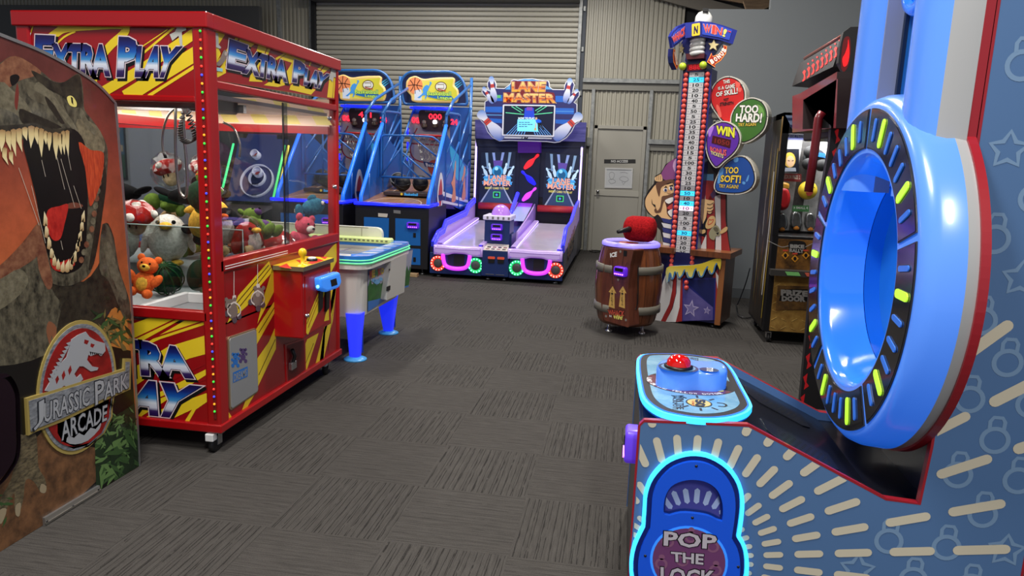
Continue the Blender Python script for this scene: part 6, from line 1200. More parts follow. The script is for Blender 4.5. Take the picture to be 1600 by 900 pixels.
b = MB(); c = T.P(*T.px(1097,26),-.06); b.lathe(c-Zv*.06, [(.0,0),(.075,0),(.08,.02),(.075,.07),(.05,.105),(.02,.118),(0,.12)], mat('bell_white',(214,214,208),.3), n=20); b.box((c.x-.02,c.y-.08,c.z+.04),(c.x+.03,c.y-.05,c.z+.07), black); b.build('bell', wk, crn)
# strongman board to the left, tent board to the right
SB = PL(Cn-N_*.16,U_,Zv); skn = mat('strongman_skin',(216,176,126),.4); hair = mat('strongman_brown',(98,66,48),.4); inkb = mat('ink_black',(22,20,22),.4); prp = mat('purple_weight',(126,66,118),.4)
b = MB(); A = lambda pts, off, m, n=3: b.art(SB, pts, off, m, n); I = lambda L: [(1000+x*.16667,240+y*.16667) for x, y in L]
out = I([(400,20),(330,40),(240,100),(195,180),(140,210),(130,280),(80,340),(40,420),(40,500),(75,560),(130,600),(125,650),(150,680),(190,720),(230,900),(420,900),(420,20)]); b.prism(SB, SB.pp(out), -.03, 0, inkb)
A(I([(345,42),(300,60),(245,110),(205,175),(200,210),(240,250),(330,238),(352,240),(350,60)]), .001, prp); A(I([(350,50),(320,70),(308,120),(325,170),(350,200)]), .002, mat('purple_weight_rim',(190,150,186),.4), 2)
A(I([(200,195),(170,205),(140,225),(145,255),(180,262),(205,258),(212,240)]), .002, skn); 
for x in (160,178,196): b.poly(SB, band(SB.pp(I([(x,205),(x-2,250)])),.004), .003, inkb)
A(I([(150,290),(100,350),(55,420),(52,490),(80,545),(130,590),(165,570),(200,600),(240,620),(300,610),(318,570),(320,300),(260,290),(200,300)]), .002, skn)
A(I([(150,290),(165,270),(240,250),(300,240),(325,260),(320,290),(290,270),(240,290),(200,320),(190,370),(180,405),(160,350)]), .004, hair); A(I([(210,400),(260,390),(320,365),(325,385),(270,420),(225,450),(205,520),(190,550),(150,555),(135,530),(150,510),(165,535),(190,500),(200,440)]), .005, hair)
A(I([(235,440),(280,415),(318,410),(318,560),(290,600),(255,560),(250,500)]), .004, mat('mouth_maroon',(70,24,26),.4)); A(I([(235,440),(280,415),(316,410),(316,440),(270,470)]), .006, mat('teeth_print',(226,222,214),.4)); A(I([(255,510),(285,480),(315,470),(315,510),(285,525)]), .006, mat('tongue_red_print',(186,60,56),.4)); A(I([(262,545),(300,520),(312,535),(300,590),(280,580)]), .006, MATS['teeth_print'])
for cx_, cy_ in ((240,340),(292,325)): A(I(circ(cx_,cy_,20,18,12)), .006, MATS['teeth_print'], 0); A(I(circ(cx_+2,cy_+2,12,14,10)), .007, mat('eye_navy_print',(40,50,90),.4), 0)
A(I([(225,325),(245,300),(262,322),(250,318)]), .0075, inkb, 0); A(I([(275,300),(310,290),(315,302),(285,312)]), .0075, inkb, 0); A(I([(255,340),(265,330),(290,362),(275,375),(255,365)]), .006, mat('nose_print',(196,150,104),.4))
A(I([(110,420),(120,470),(145,480),(150,510),(138,500),(125,485),(112,470)]), .004, inkb, 0)
for k in range(7): z_ = 600+k*46; A(I([(215-max(0,20-k*6),z_),(305,z_+22),(305,z_+62),(222,z_+44)]), .004, (mat('shirt_navy',(44,52,110),.4),mat('shirt_white',(204,204,206),.4))[k%2], 0)
b.build('strongman_board', wk)
b = MB(); J = lambda L: [(1075+x*.13333,280+y*.13333) for x, y in L]
out = J([(120,860),(135,700),(150,400),(170,0),(180,-260),(420,-100),(450,180),(450,500),(470,700),(500,870)]); b.prism(SB, SB.pp(out), -.03, 0, inkb)
for pts, m_ in (([(140,815),(195,690),(215,650),(215,830)],wst),([(110,800),(150,660),(195,680),(140,815)],rst),([(220,830),(225,300),(250,200),(310,180),(318,560),(310,845)],rst),([(320,845),(330,560),(312,200),(380,180),(385,600),(395,850)],wst),([(390,850),(385,180),(440,180),(440,480),(470,700),(495,850)],rst),([(160,340),(175,30),(205,30),(205,240)],wst),([(205,240),(210,-60),(300,-60),(310,200),(250,330)],rst)): A(J(pts), .001, m_, 0)
A(J([(180,-60),(300,-60),(300,20),(180,10)]), .002, mat('sleeve_blue',(90,140,180),.4), 0); A(J([(260,180),(320,100),(330,190),(290,230)]), .0025, mat('tie_plum',(70,44,84),.4), 0)
A(J([(130,580),(140,400),(175,250),(215,235),(250,245),(300,250),(308,280),(290,300),(300,330),(270,400),(240,405),(225,370),(215,440),(190,500),(150,570)]), .004, skn, 2)
for y in (290,335,372,400): b.poly(SB, band(cr(SB.pp(J([(225,y),(262,y+8),(302,y-16)])),3,False),.006), .006, inkb)
tn = mat('mask_tan',(206,170,116),.4); gm_ = mat('mask_grey_green',(148,146,118),.4)
A(J([(210,520),(250,445),(300,430),(325,470),(310,540),(250,580),(210,570)]), .006, tn); b.poly(SB, band(cr(SB.pp(J([(235,530),(250,470),(270,480),(300,470),(285,510),(250,530)])),3),.007), .007, mat('mask_red_line',(190,70,50),.4))
A(J([(250,620),(290,560),(340,540),(380,600),(370,660),(330,665),(310,710),(270,700),(250,665)]), .007, gm_); A(J([(300,570),(335,560),(360,590),(345,620),(310,600)]), .008, mat('mask_hollow',(96,92,72),.4)); A(J([(380,610),(440,560),(465,565),(455,605),(390,640)]), .0075, tn); A(J([(150,600),(200,590),(205,625),(160,640)]), .0065, tn); A(J([(330,630),(365,620),(355,655)]), .0085, inkb, 0)
b.build('tent_board', wk)
# balloon signs
BL = PL(Cn-N_*.06,rot(-24),Zv); I = lambda L: [(1080+x*.22222,110+y*.22222) for x, y in L]
rim = mat('balloon_rim',(206,202,190),.4)
def balloon(o, col, hi, d, texts, scr=None):
    q = BL.shift(d); P = cr(q.pp(I(o)),4); b = MB(); b.prism(q, P, -.13, 0, rim); b.poly(q, inset_poly(P,.010), .002, inkb); m_ = mat('balloon_%d_%d'%(col[0],col[1]), col, .3, coat=.5); b.poly(q, inset_poly(P,.019), .003, m_); r = b.build('balloon_sign', wk); b = MB()
    for pts in hi[1]: b.art(q, I(pts), .0045, hi[0], 3)
    for t, qd, m2, bo in texts: b.text(q, t, I(qd), .006, inkb, bo+.045); b.text(q, t, I(qd), .007, m2, bo)
    if scr: b.art(q, I(scr), .006, mat('bonus_display',(70,20,24),.3)); b.text(q, '1050', [I([p])[0] for p in ((170,478),(272,498),(268,530),(166,510))], .007, mat('bonus_digit',(120,34,30),.4,emit=.1,ecol=(160,30,20)), .02)
    for k in range(0,len(P),7): p = inset_poly(P,.006)[k]; b.poly(q, circ(p[0],p[1],.004,n=6), .0025, silver)
    b.build('lettering', wk, r)
bwt, bye = mat('balloon_white',(232,230,222),.4), mat('balloon_yellow',(232,196,70),.4)
balloon([(215,360),(185,320),(145,260),(130,210),(135,150),(165,90),(215,50),(270,40),(330,60),(370,110),(385,170),(370,250),(320,330),(270,380)],(196,34,32),(mat('red_glint',(226,96,84),.3),[[(180,240),(200,260),(215,320),(200,330),(180,280)],[(310,80),(345,90),(340,120),(355,125),(350,150),(328,145)]]),.0,[('THIS',[(226,70),(272,64),(274,88),(228,94)],bwt,.02),('IS A GAME',[(190,118),(308,92),(310,124),(192,138)],bwt,.01),('OF SKILL!',[(176,158),(326,122),(328,162),(178,186)],bwt,.02),('NOT',[(230,198),(264,194),(264,212),(230,216)],inkb,.0),('STRENGTH',[(204,228),(298,218),(298,238),(204,250)],inkb,.0)])
balloon([(345,510),(290,460),(275,380),(280,310),(320,240),(380,200),(440,190),(500,215),(535,270),(540,340),(515,420),(450,480),(390,510)],(60,108,40),(mat('green_glint',(112,160,80),.3),[[(460,240),(500,260),(515,310),(500,330),(470,290)],[(300,400),(320,440),(350,480),(320,470)]]),.02,[('TOO',[(346,248),(474,246),(470,298),(342,302)],bwt,.04),('HARD!',[(320,306),(500,304),(492,366),(316,358)],bwt,.04),('TRY AGAIN',[(332,372),(456,368),(456,390),(332,394)],bye,.01)])
balloon([(160,680),(120,620),(100,540),(105,450),(140,390),(200,358),(260,360),(315,395),(348,460),(340,530),(300,590),(240,640),(195,680)],(92,44,160),(mat('violet_glint',(170,120,220),.3),[[(120,420),(160,390),(150,430),(130,470)],[(280,400),(310,420),(312,460),(290,430)]]),.06,[('WIN',[(182,392),(306,408),(302,470),(178,442)],mat('balloon_lime',(226,224,60),.4),.05),('BONUS',[(134,536),(250,560),(246,602),(136,562)],mat('balloon_pink_red',(220,90,110),.4),.03),('TICKETS',[(138,566),(230,592),(226,618),(140,588)],mat('balloon_cream',(230,220,150),.4),.02)],scr=[(152,458),(282,488),(274,546),(144,510)])
balloon([(165,840),(160,800),(190,720),(240,650),(310,605),(370,600),(420,640),(450,710),(455,780),(420,840),(350,870),(260,872),(190,862)],(26,74,150),(mat('blue_glint',(90,150,210),.3),[[(200,700),(230,690),(210,780),(185,790)],[(400,740),(408,738),(400,775),(385,780)],[(365,780),(382,788),(376,802),(360,796)],[(300,620),(330,612),(330,640),(305,645)]]),.02,[('TOO',[(240,682),(334,680),(332,724),(238,724)],bye,.03),('SOFT!',[(212,738),(352,740),(346,792),(208,782)],bye,.03),('TRY AGAIN!',[(198,800),(334,806),(332,832),(196,824)],bye,.01)])
b = MB(); b.tube([SB.P(*SB.px(1100,250),-.02),SB.P(*SB.px(1135,230),-.02),SB.P(*SB.px(1160,260),-.02)], .03, rim, 8); b.tube([SB.P(*SB.px(1100,180),-.02),SB.P(*SB.px(1150,180),-.02)], .03, rim, 8); b.build('balloon_bracket', wk)
# barrel pedestal
bc = Vector((.065,6.56,0)); wb = mat('barrel_wood',(126,70,38),.38,coat=.5,noise=(3.2,(88,44,22),6,(7,7,.9))); bz0, bz1 = .09, .80
prof = [(.0,bz0),(.245,bz0),(.262,bz0+.03),(.29,.25),(.302,.42),(.297,.55),(.275,.70),(.255,bz1-.02),(.25,bz1),(0,bz1)]
b = MB(); b.lathe(bc, prof, wb, n=36); bar = b.build('barrel', wk)
b = MB()
for t in range(18):
    a = t*math.pi/9; L_ = [(bc.x+math.cos(a)*(r+.0008),bc.y+math.sin(a)*(r+.0008),z) for r, z in prof[2:8]]; b.tube(L_, .0022, mat('stave_line',(54,26,14),.6), 4, cap=False)
b.build('stave_line', wk, bar)
for z, r in ((.24,.292),(.60,.293)): b = MB(); b.lathe(bc, [(r+.002,z-.035),(r+.012,z-.033),(r+.012,z+.033),(r-.002,z+.036)], mat('hoop_grey',(112,108,98),.45), n=40); b.build('hoop', wk, bar)
b = MB(); b.lathe(bc, [(.0,bz1+.012),(.21,bz1+.012),(.215,bz1+.005)], mat('barrel_top_plum',(60,44,96),.3), n=32); b.lathe(bc, [(.215,bz1),(.222,bz1+.03),(.245,bz1+.035),(.262,bz1+.022),(.262,bz1-.004)], mat('rim_violet_light',(170,160,236),.3,emit=.55,ecol=(110,90,255)), n=36); b.build('rim_light', wk, bar)
b = MB(); b.lathe(bc+Vector((-.02,-.03,bz1+.012)), [(.09,0),(.085,.012),(0,.016)], mat('strike_pad',(196,80,60),.4), n=20); b.build('strike_pad', wk, bar)
# flat printed front of the barrel
dn = Vector((-.62,-.78,0)).normalized(); PF = PL(bc+dn*.297,(-dn.y,dn.x,0),Zv); wbp = mat('barrel_panel_wood',(108,56,38),.4,coat=.3,noise=(4,(82,40,27),5,(6,6,1)))
b = MB(); o = PF.pp([(950,388),(991,390),(985,415),(982,450),(983,512),(944,500),(939,470),(941,440),(945,410)]); b.prism(PF, rpoly(o,.02), -.14, .004, wbp); q = PF.shift(.005)
b.text(q, 'ICE', [(953.5,396),(964,393.5),(963.5,400.5),(954,402)], .001, white, .05); gyp = mat('bolt_grey',(130,126,120),.4)
for p in ((969.5,393),(966,437),(947,494),(978,500)): b.poly(q, circ(*q.px(*p),.012,n=10), .001, gyp)
b.poly(q, rrect(*[v for p in (q.px(974,400),q.px(980,392)) for v in p],.004), .001, black)
for x0 in (950.5,966.5):
    b.art(q, [(x0,479),(x0+3.6,450+1),(x0+.4,456),(x0+7.5,447),(x0+13,457),(x0+10,454),(x0+10.6,481)][:0] or [(x0+.5,479),(x0+3.4,457),(x0+.6,456),(x0+7,447),(x0+12.6,458.5),(x0+9.8,457.6),(x0+10,482)], .001, mat('arrow_sand',(206,166,90),.4))
    for k, ch in enumerate('TICKETS'): b.text(q, ch, [(x0+4.6,454+k*3.4),(x0+7.8,454.4+k*3.4),(x0+7.6,457+k*3.4),(x0+4.4,456.6+k*3.4)], .002, inkb, .0)
b.text(q, 'WHACK', [(950,484),(976,486),(975,494),(952,492)], .002, inkb, .1); b.text(q, 'WHACK', [(950,484),(976,486),(975,494),(952,492)], .003, mat('panel_red',(196,80,60),.4), .03); b.text(q, 'N', [(952.5,492),(955.5,492.4),(955.4,495.6),(952.5,495.2)], .002, white, .02); b.text(q, 'WIN!', [(958,491),(973,493),(972,499.5),(959,497.5)], .002, mat('panel_cream',(226,216,110),.4), .05)
for pts in ([(953,406),(953,432),(957,432)],[(975,396),(972,414),(976,420),(980,410)],[(957,403),(957,444)],[(968,440),(966,424)]): b.poly(q, band(q.pp(pts),.005), .0008, mat('plank_line',(52,26,18),.6))
fp = b.build('front_plate', wk, bar)
b = MB(); c = q.px(971.5,424); reader(b, q, c, .13, .085, .0, puro, glo); b.build('card_reader', wk, fp)
b = MB(); lp = cr([tuple(v) for v in [bc+Vector((.0,-.29,.74)),bc+Vector((-.02,-.315,.55)),bc+Vector((.0,-.325,.33)),bc+Vector((.05,-.322,.27)),bc+Vector((.085,-.315,.3)),bc+Vector((.08,-.312,.5)),bc+Vector((.065,-.285,.72))]],6,False); b.tube(lp, .005, black, 6); b.build('tether', wk, bar)
b = MB(); o_ = PL(bc+Vector((-.27,.05,0)),(0,-1,0),Zv); b.lathe(bc, [(.306,.3),(.309,.42),(.30,.6),(.298,.6)], mat('pink_flank_print',(214,90,150),.4), n=8, a0=150, a1=190) if False else None
for x, y in ((-.15,-.12),(.15,-.12),(0,.18)):
    b = MB(); b.lathe(bc+Vector((x,y,0)), [(0,0),(.03,0),(.03,.02),(.014,.025),(.014,.1)], silver, n=10); b.build('foot', wk, bar)
for a, w_ in ((fx0+.08,.05),(fx1-.06,.05),(fx0+.08,.38),(fx1-.06,.38)):
    b = MB(); b.lathe(FB.P(a,0,-w_), [(0,0),(.03,0),(.03,.02),(.014,.025),(.014,.06)], black, n=10); b.build('foot', wk, base)
# mallet on the barrel
mc = Vector((.135,6.50,bz1+.037+.115)); ml = thing('mallet', 'fuzzy red mallet head lying on top of the wooden barrel', 'mallet', (mc.x,mc.y,bz1+.036))
ax = Vector((.96,-.28,0)).normalized(); b = MB(); b.lathe(mc-ax*.14, [(0,0),(.07,.003),(.098,.02),(.113,.06),(.115,.14),(.113,.22),(.098,.26),(.07,.277),(0,.28)], mat('red_fuzz',(176,28,32),.95,noise=(70,(120,14,20),4,(1,1,1)),spec=.1), ax, 32); hd_ = b.build('head', ml)
hx = Vector((-.35,-.93,.0)).normalized(); b = MB(); s_ = mc-ax*.06+hx*.09; b.tube([s_,s_+hx*.04,s_+hx*.1+Vector((-.02,0,-.008)),s_+hx*.15+Vector((-.05,0,-.016))], [.03,.024,.02,.017], black, 12); b.build('handle', ml)
# ---------------------------------------------------------------- poster on the right partition (seen in the claw machine's mirror)
b = MB(); pl = FY(YP); b.prism(pl, [(.78,1.07),(1.12,1.07),(1.12,2.12),(.78,2.12)], 0, .015, mat('poster_black_frame',(24,26,28),.4)); po = b.build('poster', loc=(.95,YP,1.6)); tag(po, 'dark framed poster on the grey partition, reflected in the claw machine', 'poster')
b = MB(); q = pl.shift(.016); b.poly(q, [(.80,1.1),(1.1,1.1),(1.1,1.4),(.80,1.4)], 0, mat('poster_green',(40,70,56),.4)); b.poly(q, [(.80,1.4),(1.1,1.4),(1.1,1.95),(.80,1.95)], 0, mat('poster_blue',(60,84,104),.4)); b.poly(q, circ(.95,1.72,.1,n=20), .001, mat('poster_tan',(150,136,112),.4)); b.poly(q, [(.82,1.44),(1.08,1.44),(1.08,1.56),(.82,1.52)], .001, MATS['poster_tan']); b.text(q, 'Greg', [(.83,2.08),(1.05,2.08),(1.05,1.98),(.83,1.98)], .001, mat('poster_letter',(170,168,160),.4), .02, px=False)
c_ = b.build('print', po, po)
# ---------------------------------------------------------------- prize cabinet
px0, px1, pyf, pyb, pzt = 1.265, 2.05, 6.45, 7.25, atY(1215,175,6.45).z
pc = thing('prize_machine', 'black prize vending machine with rusty diamond plate front and prize door', 'prize machine', ((px0+px1)/2,6.85,0))
rust = mat('rust_plate_print',(120,84,36),.35,coat=.3,noise=(6,(176,140,72),6,(1,1,1))); rustd = mat('dark_rust_print',(40,28,20),.35,coat=.3,noise=(7,(140,96,44),7,(1,1,1))); flank = mat('flank_streak_print',(16,15,15),.35,noise=(14,(54,46,38),8,(1,3,.35)))
P = FY(pyf); z = lambda x, y: P.px(x,y)[1]
zg0, zg1, zk = z(1215,364), z(1230,208), z(1210,372)
b = MB(); b.box((px0,pyf+.02,.1),(px1,pyb,zg0-.02), black, .008,1); b.box((px0,pyf+.35,zg0-.03),(px1,pyb,pzt), black, .008,1); b.box((px0,pyf+.02,zg0-.03),(px0+.05,pyf+.36,pzt), black); b.box((px1-.05,pyf+.02,zg0-.03),(px1,pyf+.36,pzt), black); b.box((px0,pyf+.02,zg1),(px1,pyf+.36,pzt), black); cab = b.build('cabinet', pc)
b = MB(); L_ = FX(px0-.001,-1); b.poly(L_, [(-pyb+.03,.13),(-pyf-.09,.13),(-pyf-.09,pzt-.05),(-pyb+.03,pzt-.05)], .001, flank); b.poly(L_, [(-pyf-.085,pzt-.32),(-pyf-.03,pzt-.32),(-pyf-.03,pzt-.03),(-pyf-.085,pzt-.03)], .002, rust); rs = random.Random(9); sc_ = [mat('streak_%d'%k, c, .4) for k, c in enumerate(((110,70,36),(170,140,60),(60,54,50),(150,146,140),(84,60,40)))]
for k in range(26):
    x_, z0_ = -pyf-.1-rs.random()*.62, .18+rs.random()*1.2; b.poly(L_, cr(band([(x_,z0_),(x_+rs.uniform(-.02,.02),z0_+.12),(x_+rs.uniform(-.03,.03),z0_+.3+rs.random()*.3)],[.004,.022,.004]),2), .0015+k*.00001, sc_[k%5])
b.poly(L_, band([(-pyf-.2,.4),(-pyf-.17,1.0),(-pyf-.2,1.5)],.03), .002, mat('fork_white_print',(206,204,200),.4)); b.poly(L_, band([(-pyf-.12,.2),(-pyf-.1,.9),(-pyf-.13,1.7)],.012), .002, yel); b.build('side_print', pc, cab)
zl0, zl1, zl2 = z(1195,516), z(1202,420), z(1202,416)
b = MB(); pp = [(px0+.055,zk-.005),(px1-.03,zk-.005),(px1-.03,zl1),(px0+.055,zl1)]; b.prism(P, pp, -.03, 0, rustd); b.prism(P, [(px0+.055,zl0),(px1-.03,zl0),(px1-.03,zl1-.04),(px0+.055,zl1-.04)], -.03, 0, rust)
fr = b.build('front_panel', pc, cab)
rr = random.Random(5); b = MB(); lt = mat('plate_ridge',(196,166,96),.35)
for i in range(9):
    for j in range(9):
        x_, z_ = px0+.08+i*.085, zl0+.03+j*.075; 
        if z_ > zl1-.07 or (px0+.17 < x_ < px0+.62 and zl0+.15 < z_ < zl0+.47): continue
        s = 1 if (i+j)%2 else -1; b.prism(P, [(x_-.022,z_-.012*s),(x_+.022,z_+.012*s+.004),(x_+.026,z_+.016*s+.006),(x_-.018,z_-.006*s)], 0, .003, lt)
b.build('plate_ridges', pc, fr); b = MB(); asph = mat('asphalt_print',(52,50,50),.4,noise=(40,(70,68,66),3,(1,1,1))); b.poly(P, [(px0+.32,zl0+.2),(px0+.42,zl0+.2),(px0+.44,zl1-.05),(px0+.36,zl1-.05)], .001, asph)
b.build('road_print', pc, fr); b = MB(); dq = P.pp([(1215,446),(1290,448),(1290,484),(1212,484)]); b.prism(P, dq, 0, .008, mat('door_soot_print',(30,24,20),.4,noise=(8,(120,86,44),6,(1,1,1)))); q = P.shift(.009); b.art(q, [(1222,452),(1290,452),(1290,472),(1217,470)], .001, mat('door_black_print',(20,18,18),.4))
sp = mat('steel_letter',(170,168,164),.35,.3); b.text(q, 'PRIZE', [(1221,453),(1261,455),(1261,463),(1221,461)], .002, sp, .07); b.text(q, 'DOOR', [(1222,463),(1257,464),(1257,471),(1222,470)], .002, sp, .07); b.build('prize_door', pc, fr)
b = MB(); b.art(P, cr([(1233,378),(1246,376),(1258,379),(1259,390),(1246,399),(1233,390)],3), .002, mat('shield_black',(26,24,24),.4)); b.text(P, 'BIKE', [(1235,382),(1256,383),(1256,388),(1235,387)], .003, sp, .06); b.text(P, 'RALLY', [(1234,388.5),(1255,390),(1255,395),(1234,393.5)], .003, sp, .05)
for cx_, cy_ in ((1227,399),(1242,404),(1259,399)): b.art(P, [(cx_-6,cy_),(cx_,cy_-6),(cx_+6,cy_),(cx_,cy_+6)], .003, mat('hazard_amber',(206,140,40),.4)); b.art(P, circ(cx_,cy_,2.6,3.2,8), .004, inkb); b.art(P, [(cx_-4,cy_-9),(cx_+4,cy_-9),(cx_+4,cy_-6.5),(cx_-4,cy_-6.5)], .004, mat('hazard_red',(190,70,50),.4))
for pts in ([(1200,376),(1212,382),(1222,386),(1232,384)],[(1258,386),(1270,380)]): b.poly(P, band(cr(P.pp(pts),3,False),.006), .003, sp)
b.build('badge_print', pc, fr)
b = MB(); b.prism(P, [(px0+.0,zl1-.045),(px1,zl1-.045),(px1,zl1+.005),(px0,zl1+.005)], 0, .09, mat('control_shelf',(60,58,56),.35)); ct = P.px(1239,417)[0]; b.prism(P, [(ct-.06,zl1-.035),(ct+.05,zl1-.035),(ct+.03,zl1-.005),(ct-.08,zl1-.005)], .09, .096, mat('shelf_green_print',(120,190,110),.4)); b.prism(P, [(ct+.1,zl1-.035),(ct+.3,zl1-.035),(ct+.28,zl1-.005),(ct+.08,zl1-.005)], .09, .096, mat('shelf_red_print',(206,96,76),.4)); b.build('control_shelf', pc, fr)
b = MB(); bkm = mat('prize_wall_print',(112,112,110),.4,noise=(7,(160,160,158),6,(1,1,1)),emit=.12); b.box((px0+.05,pyf+.335,zg0),(px1-.05,pyf+.345,zg1), bkm); q = FY(pyf+.334)
b.poly(q, [(px0+.2,zg0),(px0+.3,zg0),(px0+.31,zg1),(px0+.24,zg1)], .001, asph)
for pts, c, t in (([(1225,209),(1263,210),(1263,219),(1225,218)],(50,60,130),'LARGE PRIZE 2'),([(1221,271),(1252,272),(1252,284),(1221,283)],(130,44,44),'MEDIUM PRIZE 2'),([(1238,321),(1264,321),(1264,331),(1238,330)],(60,110,64),'3 SMALL 4')):
    b.art(q, pts, .002, mat('prize_tag_%d'%c[0], c, .4, emit=.15, ecol=c)); b.text(q, t, [(pts[0][0]+2,pts[0][1]+2),(pts[1][0]-2,pts[1][1]+2),(pts[2][0]-2,pts[2][1]-4),(pts[3][0]+2,pts[3][1]-4)], .003, white, .02)
b.build('prize_wall', pc, cab)
b = MB(); b.box((px0+.05,pyf+.03,zg0),(px1-.05,pyf+.036,zg1), glass); b.build('window', pc, cab)
l = bpy.data.lights.new('prize_machine_lamp','AREA'); l.shape = 'RECTANGLE'; l.size = .6; l.size_y = .2; l.energy = 10; lo = bpy.data.objects.new('prize_machine_lamp', l); COL.objects.link(lo); lo.location = ((px0+px1)/2,pyf+.18,zg1-.02)
b = MB(); q = FY(pyf+.015); b.art(q, [(1227,180),(1300,182),(1300,206),(1240,206)], .003, mat('marquee_blue_grey',(110,124,150),.4)); b.art(q, [(1229,184),(1300,186),(1300,190),(1231,188)], .004, mat('marquee_stripe',(40,50,80),.4)); b.art(q, [(1233,195),(1300,197),(1300,201),(1235,199)], .004, MATS['marquee_stripe']); b.build('marquee', pc, cab)
for x in (px0+.06,px1-.08):
    for y in (pyf+.08,pyb-.08):
        b = MB(); b.lathe((x-.012,y-.01,.042), [(.0,0),(.028,0),(.042,.004),(.042,.024),(.028,.028),(0,.028)], rub, (1,0,0), 16); wh = b.build('caster', pc); b = MB(); b.box((x-.028,y-.03,.082),(x+.028,y+.03,.11), silver, .004,1); b.box((x-.02,y-.028,.04),(x-.014,y+.012,.1), silver); b.box((x+.018,y-.028,.04),(x+.024,y+.012,.1), silver); b.build('caster_fork', pc, wh)
# prizes hung on the inside wall
PG = 'prizes hung in the prize machine'; yw = pyf+.325; Q = FY(yw)
def prize(nm, lab, cat): return thing(nm, lab, cat, Q.P(*Q.px(*{'figure_box':(1235,250),'toy_car':(1268,245),'red_bag':(1224,308),'smiley_ball':(1259,297)}.get(nm,(1230,345)))), PG)
t = prize('figure_box','boxed toy figure with yellow hair in the prize machine window','boxed toy'); b = MB(); b.prism(Q, Q.pp([(1220,233),(1246,233),(1245,270),(1218,268)]), 0, .07, mat('box_card_black',(26,28,38),.3)); bx_ = b.build('box', t); b = MB(); q = Q.shift(.071); b.art(q, circ(1234,250,9,12,16), 0, mat('toy_hair',(206,166,60),.4)); b.art(q, circ(1235,252,6.5,9,14), .001, mat('toy_skin',(214,176,140),.4)); b.art(q, [(1227,262),(1243,262),(1244,268),(1226,268)], .001, mat('toy_grey',(150,156,166),.4)); b.art(q, [(1231,250),(1234,251),(1234,252),(1231,251.5)], .002, inkb); b.art(q, [(1237,251),(1240,250),(1240,251.5),(1237,252)], .002, inkb); b.build('box_print', t, bx_)
t = prize('toy_car','blue and grey toy buggy hung high in the prize machine','toy car'); b = MB(); b.prism(Q, cr(Q.pp([(1257,236),(1270,232),(1284,240),(1284,254),(1274,262),(1260,258),(1254,248)]),3), .03, .1, mat('buggy_grey',(60,66,70),.4)); bd2 = b.build('body', t); b = MB(); b.prism(Q, Q.pp([(1269,238),(1284,240),(1284,247),(1268,244)]), .1, .12, mat('buggy_blue',(50,120,200),.35)); b.build('fender', t, bd2)
for p in ((1259,256),(1279,258),(1262,238)): b = MB(); b.lathe(Q.P(*Q.px(*p),.06), [(0,0),(.05,0),(.055,.03),(.05,.06),(0,.06)], rub, (0,-1,0), 14); b.build('wheel', t, bd2)
t = prize('red_bag','small red drawstring bag with yellow top in the prize machine window','bag'); b = MB(); b.puff(Q, cr(Q.pp([(1216,294),(1228,294),(1233,308),(1229,324),(1218,328),(1212,318),(1212,302)]),3), 0, .08, .03, mat('bag_red',(186,28,32),.4)); bg2 = b.build('bag', t); b = MB(); b.puff(Q, cr(Q.pp([(1217,284),(1231,287),(1229,296),(1217,295)]),3), 0, .07, .02, mat('bag_yellow',(206,150,50),.4)); b.build('bag_top', t, bg2)
t = prize('smiley_ball','round yellow laughing face toy in the prize machine window','toy ball'); b = MB(); c = Q.P(*Q.px(1259,297),.07); b.ball(c, (.082,.06,.082), mat('smiley_yellow',(226,196,50),.4), n=20, k=14); fb = b.build('ball', t); b = MB(); q = FY(c.y-.062); b.poly(q, [(c.x-.03,c.z-.015),(c.x+.035,c.z-.01),(c.x+.015,c.z-.045),(c.x-.015,c.z-.045)], 0, mat('smiley_mouth',(140,50,40),.4)); b.poly(q, band([(c.x-.045,c.z+.02),(c.x-.03,c.z+.03),(c.x-.01,c.z+.022)],.006), 0, inkb); b.poly(q, band([(c.x+.012,c.z+.024),(c.x+.03,c.z+.034),(c.x+.045,c.z+.024)],.006), 0, inkb); b.build('face', t, fb)
for k, (x, y) in enumerate(((1221,344),(1243,342),(1265,344))):
    t = thing('foil_packet', ('silver foil packet below the red drawstring bag in the prize machine','silver foil packet in the lower middle of the prize machine window','silver foil packet under the laughing face toy')[k], 'foil packet', Q.P(*Q.px(x,y)), PG); b = MB(); b.puff(Q, cr(Q.pp([(x-7,y-10),(x+6,y-9),(x+8,y+12),(x-8,y+11)]),3), 0, .05, .02, mat('crumpled_foil',(170,172,170),.25,.8,noise=(20,(110,112,112),5,(1,1,1)))); f2 = b.build('packet', t); b = MB(); b.puff(Q, cr(Q.pp([(x-3,y+8),(x+3,y+8),(x+4,y+16),(x-4,y+16)]),3), 0, .05, .015, mat('orange_charm',(206,130,50),.4)); b.build('charm', t, f2)
